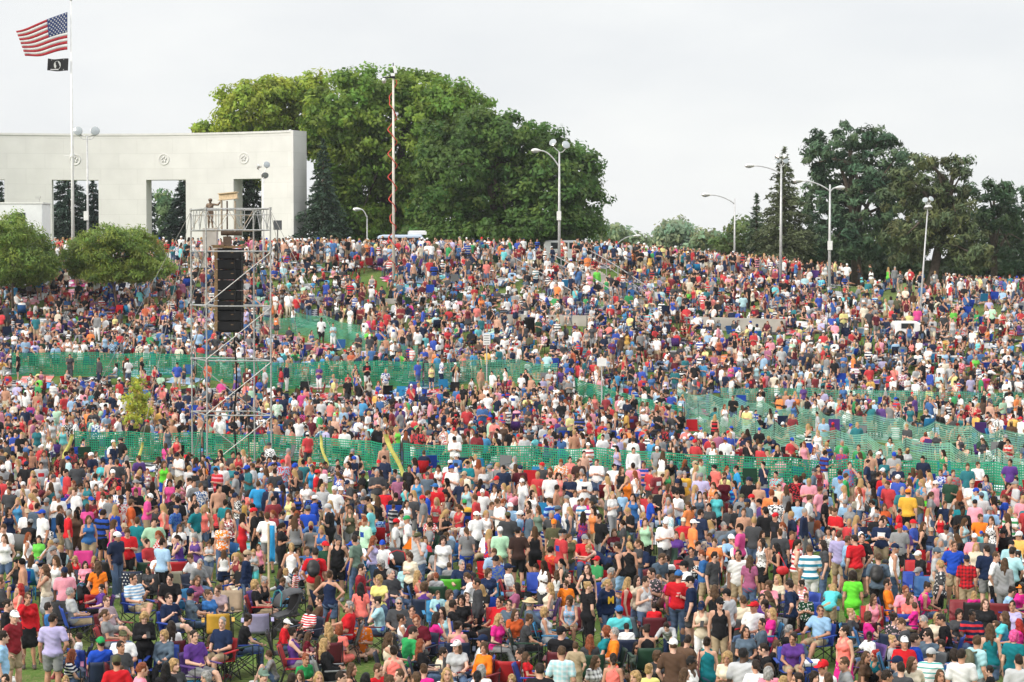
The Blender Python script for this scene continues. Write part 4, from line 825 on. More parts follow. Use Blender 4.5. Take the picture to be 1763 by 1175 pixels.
# name: pelvis z, pelvis y, torso pitch (deg, + leans forward), head pitch, head yaw, arms L/R, legs L/R
POSES = {
    'S': (.92, 0, 2, 4, 14, A_DN, A_DN, L_ST, L_S2), 'F': (.92, 0, -1, 2, -8, A_FD, A_FD, L_ST, L_S2), 'H': (.92, 0, 2, 4, 10, A_HP, A_HP, L_ST, L_S2),
    'D': (.92, 0, 1, 8, 12, A_DN, A_DR, L_S2, L_ST), 'P': (.92, 0, 5, 28, 0, A_PH, A_PH, L_ST, L_S2), 'R': (.92, 0, 1, 2, 10, A_DN, A_RS, L_S2, L_ST),
    'W': (.91, 0, 5, 2, 0, A_DN, A_DR, L_WB, L_S2), 'U': (.92, 0, 0, -8, 0, A_DN, A_UP, L_ST, L_S2), 'T': (.92, 0, 2, 4, -16, A_PK, A_PK, L_S2, L_ST), 'Sb': (.92, 0, 4, 6, -38, A_DN, A_PK, L_S2, L_ST), 'Sc': (.92, 0, -1, 0, 34, A_PK, A_DN, L_ST, L_S2), 'Sd': (.92, 0, 3, 10, -6, A_FD, A_DN, L_S2, L_S2), 'Cb': (.53, 0, -4, 6, 40, A_LP, A_KN, L_CF, L_CH), 'Cc': (.53, 0, 12, 14, -30, A_KN, A_LP, L_CH, L_CH), 'Gb': (.14, 0, 6, 4, -35, A_KN, A_LP, L_GK, L_GX), 'B': (.90, .14, 58, 10, 0, A_RC, A_RC, L_ST, L_S2),
    'C': (.53, 0, -10, 4, 10, A_LP, A_LP, L_CH, L_CF), 'X': (.53, 0, -14, 4, -8, A_LP, A_DR, L_CH, L_CX), 'Q': (.53, 0, 6, 4, 14, A_RS, A_LP, L_CH, L_CF),
    'G': (.14, 0, 14, 2, 10, A_KN, A_KN, L_GK, L_GK), 'K': (.14, 0, 6, 8, -12, A_LP, A_PH, L_GX, L_GX), 'L': (.14, 0, -24, 10, 6, A_BK, A_BK, L_GL, L_GK)}
def skeleton(pose, sex):
    pz, py, tp, hp, hy, aL, aR, lL, lR = POSES[pose]; w = sex == 'w'
    T = rotx(R(tp)); P = np.array([0, py, pz]); J = {'P': P, 'T': T, 'pose': pose, 'w': w}
    J['waist'] = P + T @ [0, -.005, .15]; J['chest'] = P + T @ [0, -.0, .34]; J['neck'] = P + T @ [0, .015, .525]
    Hm = rotx(R(tp * .35 + hp)) @ rotz(R(hy)); J['Hm'] = Hm; J['head'] = J['neck'] + T @ [0, -.012, .075] + Hm @ [0, -.02, .085]
    sw = .152 if w else .176
    for nm, s, arm, leg in (('L', 1, aL, lL), ('R', -1, aR, lR)):
        S = P + T @ [s * sw, .01, .475]; J['sh' + nm] = S
        Ta = T if pose[0] != 'B' else rotx(R(0))
        J['el' + nm] = S + Ta @ (np.array(arm[0]) * [s, 1, 1]); J['wr' + nm] = S + Ta @ (np.array(arm[1]) * [s, 1, 1])
        J['hip' + nm] = P + np.array([s * .095, 0, -.01]); dx = 1.0
        J['kn' + nm] = np.array(leg[0]) * [s * dx, 1, 1] + [0, py * .3, 0]; J['an' + nm] = np.array(leg[1]) * [s * dx, 1, 1]
    J['top'] = float(J['head'][2] + .135); return J
def torso(J, g=0.0, k=.06):
    P, T, w = J['P'], J['T'], J['w']; c = lambda x, y, z: P + T @ [x, y, z]; o = [el(c(0, .0, .02), (.168 + g, .118 + g, .125 + g), T, k), el(J['waist'], ((.122 if w else .142) + g, .098 + g, .15), T, k), el(J['chest'], ((.142 if w else .166) + g, .108 + g, .19 + g), T, k), rc(J['shL'] * .86 + J['shR'] * .14 + T @ [0, 0, -.012], J['shR'] * .86 + J['shL'] * .14 + T @ [0, 0, -.012], (.056 if w else .066) + g, None, k)]
    if w: o += [el(c(.07, -.085, .345), (.068 + g, .062 + g, .065 + g), T, .04), el(c(-.07, -.085, .345), (.068 + g, .062 + g, .065 + g), T, .04), el(c(0, .04, -.03), (.155 + g, .10 + g, .11 + g), T, .05)]
    else: o += [el(c(0, -.05, .12), (.11 + g, .085 + g, .13 + g), T, .05)]
    return o
def limb(a, b, ra, rb, g=0.0, k=.02): return [rc(a, b, ra + g, rb + g, k)]
def body_prims(J, g=0.0):
    w = J['w']; q = .88 if w else 1.0; o = torso(J, g)
    Hm, hd = J['Hm'], J['head']; h = lambda x, y, z: hd + Hm @ [x, y, z]
    o += [rc(J['neck'] - J['T'] @ [0, 0, .03], h(0, .012, -.05), .056 * q + g, .053 * q + g, .03)]
    for s in 'LR':
        o += limb(J['sh' + s], J['el' + s], .050 * q, .041 * q, g, .03) + limb(J['el' + s], J['wr' + s], .041 * q, .028 * q, g, .015)
        d = unit(J['wr' + s] - J['el' + s]); o += [el(J['wr' + s] + d * .05, (.036, .026, .05), None, .02)]
        o += limb(J['hip' + s], J['kn' + s], .085, .056 * q, g, .03) + limb(J['kn' + s], J['an' + s], .054 * q, .036 * q, g, .02)
        cf = J['kn' + s] * .68 + J['an' + s] * .32 + np.array([0, .018, 0]); o += [el(cf, (.052 * q + g, .055 * q + g, .11), None, .04)]
        o += [rc(J['an' + s] + [0, .03, -.045], J['an' + s] + [0, -.13, -.055], .036, .028, .02)]
    o += [el(h(0, .008, .018), (.072, .092, .108), Hm, .02), el(h(0, -.030, -.058), (.056, .062, .062), Hm, .04), rc(h(0, -.090, .012), h(0, -.109, -.026), .010, .015, .012), el(h(.073, .01, -.012), (.014, .024, .032), Hm, .01), el(h(-.073, .01, -.012), (.014, .024, .032), Hm, .01), el(h(0, -.086, -.098), (.024, .018, .018), Hm, .02), rc(h(-.034, -.083, .034), h(.034, -.083, .034), .012, None, .012)]
    return o
def top_prims(J, typ, g=.016):
    P, T, w = J['P'], J['T'], J['w']; c = lambda x, y, z: P + T @ [x, y, z]
    hem = el(c(0, .008, .02), (.203, .150, .105), T, .03)
    if typ in ('t', 'l', 'h'):
        o = torso(J, g) + [hem]
        for s in 'LR':
            a, e, r = J['sh' + s], J['el' + s], J['wr' + s]; q = .9 if w else 1.0
            if typ == 't': m = a + (e - a) * (.62 if not w else .45); o.append(rc(a, m, .060 * q + g * .5, .064 * q + g * .4, .03))
            else: o += [rc(a, e, .058 + g * .6, .052 + g * .5, .03), rc(e, e + (r - e) * .93, .050 + g * .5, .038 + g * .5, .02)]
        if typ == 'h': o += [el(c(0, .09, .50), (.12, .07, .08), T, .04)]
        return o
    o = torso(J, g, .06)[:3] + ([p for p in torso(J, g, .05)[4:]])
    o.append(hem)
    if typ in ('k', 'd'):
        for s in 'LR': sg = 1 if s == 'L' else -1; o += [rc(c(sg * .085, -.085, .36), c(sg * .082, -.02, .535), .034, .028, .02), rc(c(sg * .082, -.02, .535), c(sg * .085, .075, .36), .028, .036, .02)]
    return o
def bottom_prims(J, typ):
    P, T = J['P'], J['T']; sit = J['pose'][0] in 'CXQGKL'; o = [el(P + T @ [0, .005, .0], (.185, .134, .125), T, .04)]
    if J['w']: o.append(el(P + T @ [0, .04, -.03], (.172, .117, .12), T, .04))
    if typ in ('k', 'd') and not sit:
        zb = .46 if typ == 'k' else .10; a, b = P + np.array([0, 0, -.02]), np.array([0, P[1] * .5, zb + .14])
        for s in (-1, 1): o += [rc(a + [s * .06, 0, 0], b + [s * .09, -.02, 0], .125, .15, .06)]
        return o
    fr = {'s': .72, 'p': .95, 'k': .55, 'd': .55}.get(typ, .72)
    for s in 'LR':
        h, k, a = J['hip' + s], J['kn' + s], J['an' + s]
        if typ == 'p': o += [rc(h, k, .102, .076, .03), rc(k, k + (a - k) * .93, .074, .056, .02)]
        else: o += [rc(h, h + (k - h) * fr, .104, .090, .03)]
    return o
def hair_prims(style, h):
    """h maps head-space to person-space"""
    Hm = h.Hm; sub = [el(h(0, -.100, -.040), (.074, .078, .098), Hm)]; o = [el(h(0, .014, .024), (.078, .097, .112), Hm, .02)]
    if style == 'b': return [el(h(0, .014, .024), (.0795, .097, .111), Hm, .02)], [el(h(0, -.10, -.035), (.10, .075, .115), Hm), el(h(0, 0, -.13), (.2, .2, .10), Hm)]
    if style == 's': return o, sub + [el(h(0, -.01, -.14), (.2, .2, .10), Hm)]
    if style == 'f': return [el(h(0, .014, .03), (.095, .108, .116), Hm, .02), rc(h(.07, .0, .0), h(.078, -.005, -.09), .034, .026, .03), rc(h(-.07, .0, .0), h(-.078, -.005, -.09), .034, .026, .03), el(h(0, .06, -.04), (.082, .05, .09), Hm, .03)], sub      # bob
    if style == 'u': return o + [el(h(0, .085, .085), (.048, .048, .045), Hm, .02)], sub + [el(h(0, -.01, -.15), (.2, .2, .10), Hm)]
    if style == 'p': return o + [rc(h(0, .10, .04), h(0, .14, -.06), .028, .034, .02), rc(h(0, .14, -.06), h(0, .135, -.22), .034, .014, .02)], sub + [el(h(0, -.01, -.15), (.2, .2, .10), Hm)]
    r = [rc(h(s * .066, .01, .01), h(s * .085, .01, -.15), .032, .030, .03) for s in (-1, 1)] + [rc(h(s * .085, .01, -.15), h(s * .082, -.005, -.27), .030, .018, .03) for s in (-1, 1)]
    return o + r + [el(h(0, .075, -.10), (.085, .040, .14), Hm, .04), rc(h(.045, .085, -.15), h(.045, .095, -.32), .042, .022, .03), rc(h(-.045, .085, -.15), h(-.045, .095, -.32), .042, .022, .03)], sub   # long
def hat_prims(kind, h):
    Hm = h.Hm
    if kind == 'straw': return [el(h(0, .008, .06), (.090, .108, .085), Hm, .02), el(h(0, .008, .045), (.185, .20, .012), Hm, .02)], []
    return [el(h(0, .010, .042), (.084, .104, .094), Hm, .015), el(h(0, -.118, .042), (.072, .080, .011), Hm, .01)], [el(h(0, .01, -.075), (.2, .125, .10), Hm)]
class HeadMap:
    def __init__(s, c, Hm): s.c, s.Hm = np.array(c, float), Hm
    def __call__(s, x, y, z): return s.c + s.Hm @ [x, y, z]
def finger_tubes(J):
    """five separate bent fingers on each hand, rooted inside the palm"""
    mb = MB()
    for s, sg in (('L', 1), ('R', -1)):
        d = unit(J['wr' + s] - J['el' + s]); side = unit(np.cross(d, [0, 0, 1.0]) if abs(d[2]) < .9 else np.array([1.0, 0, 0]) * 1.0); side = unit(side - d * (side @ d)); pal = np.cross(d, side) * (1 if np.cross(d, side)[1] < 0 else -1)
        if abs(d[2]) > .75: side, pal = unit(np.array([0, -1.0, 0]) - d * (-d[1])), np.array([-sg, 0, 0.0])
        wr = J['wr' + s] + d * .06
        for k, (o_, L) in enumerate(((-.030, .058), (-.010, .070), (.010, .074), (.030, .064))):
            b = wr + side * o_ + d * .02; c1 = b + d * L * .55 + pal * .006; c2 = c1 + d * L * .30 + pal * L * .28; c3 = c2 + d * L * .05 + pal * L * .30; mb.tube([b, c1, c2, c3], [.0095, .009, .008, .006], 5)
        t = wr - d * .02 + side * .026; mb.tube([t, t + side * .028 + d * .022 + pal * .006, t + side * .034 + d * .052 + pal * .014], [.011, .010, .007], 5)
    return np.array(mb.v), [f for f in mb.f]
def vertex_normal_smooth(V, Q, it=1, lam=.45):
    for _ in range(it):
        a = np.zeros_like(V); n = np.zeros(len(V))
        for i in range(4):
            for j in (1, 3): np.add.at(a, Q[:, i], V[Q[:, (i + j) % 4]]); np.add.at(n, Q[:, i], 1)
        V = V * (1 - lam) + lam * a / n[:, None]
    return V
_sk, _mesh = {}, {}
def skel(pose, sex):
    if (pose, sex) not in _sk: _sk[pose, sex] = skeleton(pose, sex)
    return _sk[pose, sex]
def body_mesh(pose, sex):
    key = ('body', pose, sex)
    if key in _mesh: return _mesh[key]
    J = skel(pose, sex); pr = body_prims(J); h = .0135; lo, sh = grid_of(pr, h); V, Q = surface_nets(field(pr, [], h, lo, sh), lo, h)
    # keep the largest surface only is not needed: all primitives overlap
    c = V[Q].mean(1); L = (c - J['head']) @ J['Hm']; col = np.ones((len(Q), 3), np.float32)
    fr = L[:, 1] < -.055
    eye = fr & (np.abs(np.abs(L[:, 0]) - .033) < .014) & (np.abs(L[:, 2] - .012) < .0085); brow = fr & (np.abs(np.abs(L[:, 0]) - .033) < .022) & (np.abs(L[:, 2] - .036) < .007); lip = fr & (np.abs(L[:, 0]) < .026) & (np.abs(L[:, 2] + .062) < .008)
    col[eye] = (.10, .12, .16); col[brow] = (.38, .34, .34); col[lip] = (.80, .48, .50)
    fv, ff = finger_tubes(J); q4 = np.array([f for f in ff if len(f) == 4]); q5 = np.array([f for f in ff if len(f) == 5])
    V2 = np.concatenate([V, fv]); me = np_mesh('body', V2, [Q, q4 + len(V), q5 + len(V)]); face_col(me, 'feat', np.concatenate([col, np.ones((len(q4) + len(q5), 3), np.float32)])); me.materials.append(M['skin']); _mesh[key] = me; return me
def garment(kind, pose, sex, typ):
    key = (kind, pose, sex, typ)
    if key in _mesh: return _mesh[key]
    J = skel(pose, sex)
    if kind == 'top':
        pr = top_prims(J, typ); T, P = J['T'], J['P']; sb = [el(J['neck'] + J['T'] @ [0, -.045, .035], (.068, .06, .055), T)]
        if typ in 'kd': sb = [el(P + T @ [0, -.10, .52], (.060, .10, .10), T)]
    else: pr = bottom_prims(J, typ); sb = []
    h = .0145; lo, sh = grid_of(pr, h); V, Q = surface_nets(field(pr, sb, h, lo, sh, .0048, float(len(_mesh) % 7)), lo, h); me = np_mesh('shirt' if kind == 'top' else 'trousers', V, Q); _mesh[key] = me; return me
def head_mesh(kind, style):
    key = (kind, style)
    if key in _mesh: return _mesh[key]
    hm = HeadMap((0, 0, 0), np.eye(3)); pr, sb = hair_prims(style, hm) if kind == 'hair' else hat_prims(style, hm); h = .0115; lo, sh = grid_of(pr, h)
    V, Q = surface_nets(field(pr, sb, h, lo, sh, .0065 if kind == 'hair' else 0, 1.0), lo, h); me = np_mesh(kind, V, Q); _mesh[key] = me; return me
def shoe_mesh():
    if 'shoe' in _mesh: return _mesh['shoe']
    pr = [rc((0, .035, -.045), (0, -.145, -.055), .046, .037, .02), rc((0, .03, -.03), (0, .035, .02), .048, .046, .02), el((0, -.05, -.078), (.05, .135, .014), None, .02)]; h = .013; lo, sh = grid_of(pr, h); V, Q = surface_nets(field(pr, [el((0, -.05, -.125), (.3, .3, .036))], h, lo, sh), lo, h); _mesh['shoe'] = np_mesh('shoe', V, Q); return _mesh['shoe']
def glasses_mesh():
    if 'gl' in _mesh: return _mesh['gl']
    mb = MB()
    for s in (-1, 1): mb.lathe([(0, .006), (.021, .006), (.024, 0), (.021, -.006), (0, -.006)], 12, Matrix.Translation((s * .031, -.098, .012)) @ Matrix.Rotation(s * .25, 4, 'Z') @ Matrix.Rotation(math.pi / 2, 4, 'X') @ Matrix.Scale(1.15, 4, (1, 0, 0))); mb.box((s * .077, -.045, .018), (.006, .10, .008))
    mb.box((0, -.102, .018), (.02, .008, .008)); _mesh['gl'] = mb.mesh('sunglasses'); return _mesh['gl']

# ------------------------------------------------------------------ camp chair
def chair_parts():
    P = {}
    mb = MB(); n = 6; V = []; F = []
    for i in range(n + 1):
        u = i / n
        for j in range(5): x = (j / 4 - .5) * .50; sag = -.05 * (1 - (2 * j / 4 - 1) ** 2) * math.sin(math.pi * min(1, u * .9 + .1)); V.append((x, -.40 + .55 * u, .47 - .06 * u + sag))
    for i in range(n):
        for j in range(4): F.append((i * 5 + j, (i + 1) * 5 + j, (i + 1) * 5 + j + 1, i * 5 + j + 1))
    mb.add(V, F); P['seat'] = mb
    mb = MB(); V = []; F = []
    for i in range(7):
        u = i / 6
        for j in range(5): x = (j / 4 - .5) * .50; bow = .05 * (1 - (2 * j / 4 - 1) ** 2); V.append((x, .14 + .14 * u + bow, .40 + .46 * u))
    for i in range(6):
        for j in range(4): F.append((i * 5 + j, i * 5 + j + 1, (i + 1) * 5 + j + 1, (i + 1) * 5 + j))
    mb.add(V, F); P['backrest'] = mb
    for s in (-1, 1): mb = MB(); mb.box((s * .33, -.10, .655), (.065, .48, .02)); P['armrest' + str(s)] = mb
    mb = MB()
    for s in (-1, 1):
        mb.tube([(s * .33, -.36, .0), (s * .33, -.34, .66)], .011, 6); mb.tube([(s * .31, .30, .0), (s * .285, .16, .42), (s * .255, .29, .88)], .011, 6)
        mb.tube([(s * .31, -.36, .03), (s * .31, .24, .44)], .010, 5); mb.tube([(s * .31, .26, .03), (s * .28, -.38, .46)], .010, 5)
    mb.tube([(-.31, -.38, .05), (.29, -.40, .46)], .010, 5); mb.tube([(.31, -.38, .05), (-.29, -.40, .46)], .010, 5); mb.tube([(-.30, .29, .05), (.28, .16, .42)], .010, 5); mb.tube([(.30, .29, .05), (-.28, .16, .42)], .010, 5); P['frame'] = mb
    return P
CH = {k: v.mesh(k.rstrip('-1'), k in ('seat', 'backrest')) for k, v in chair_parts().items()}
for k, me in CH.items(): me.materials.append(M['chair_frame'] if k == 'frame' else M['nylon'])
GCHAIR = 'folding camp chairs on the lawn'
def camp_chair(loc, rz, color, label, sc=1.0):
    r = empty('camp_chair', loc, label, 'chair', rz, GCHAIR); r.scale = (sc,) * 3
    for k, me in CH.items():
        o = bpy.data.objects.new(k.rstrip('-1'), me); C.objects.link(o); o.parent = r; o.color = (*color, 1)
        if k in ('seat', 'backrest'): md = o.modifiers.new('cloth', 'SOLIDIFY'); md.thickness = .012
    return r
COL = {'white': (.74, .74, .73), 'black': (.016, .016, .018), 'charcoal': (.055, .057, .062), 'grey': (.22, .225, .23), 'lightgrey': (.42, .43, .44), 'slate': (.085, .12, .16), 'navy': (.014, .024, .060), 'blue': (.035, .13, .34), 'royal': (.018, .065, .40), 'azure': (.03, .26, .52), 'skyblue': (.26, .43, .62), 'aqua': (.36, .60, .64), 'turquoise': (.10, .52, .55), 'teal': (.012, .17, .20), 'mint': (.38, .62, .42), 'green': (.03, .30, .09), 'lime': (.12, .58, .04), 'darkgreen': (.018, .06, .035), 'olive': (.085, .085, .045), 'sage': (.13, .19, .15), 'greygreen': (.22, .26, .2), 'yellow': (.66, .60, .20), 'gold': (.72, .40, .05), 'orange': (.80, .20, .02), 'rust': (.52, .10, .03), 'coral': (.78, .18, .15), 'red': (.52, .018, .025), 'darkred': (.23, .022, .03), 'maroon': (.11, .012, .022), 'magenta': (.62, .025, .22), 'pink': (.76, .26, .34), 'mauve': (.33, .10, .19), 'purple': (.10, .04, .22), 'lavender': (.40, .36, .58), 'brown': (.10, .06, .04), 'darkbrown': (.045, .026, .022), 'cream': (.62, .55, .42), 'khaki': (.36, .28, .18), 'tan': (.40, .30, .20), 'denim': (.085, .13, .22), 'greypink': (.34, .26, .29), 'skin': (.45, .25, .17), 'straw': (.55, .42, .24)}
HAIRC = {'k': (.008, .007, .007), 'd': (.022, .014, .010), 'n': (.075, .042, .022), 'y': (.36, .23, .10), 'r': (.20, .055, .022), 'g': (.27, .26, .25), 'P': (.62, .08, .25), 'R': (.30, .02, .015)}
SKINS = [(.52, .29, .20), (.56, .33, .235), (.47, .25, .165), (.43, .22, .14), (.60, .36, .27)]
DARK_SKIN = (.085, .045, .028)
CHAIRC = [tuple(.75 * v for v in COL[k]) for k in ('navy', 'royal', 'red', 'black', 'darkgreen', 'navy', 'blue', 'red', 'darkred', 'royal', 'grey', 'purple', 'azure')]
FACING = {'f': 0, 'fl': -45, 'l': -90, 'bl': -135, 'b': 180, 'br': 135, 'r': 90, 'fr': 45}
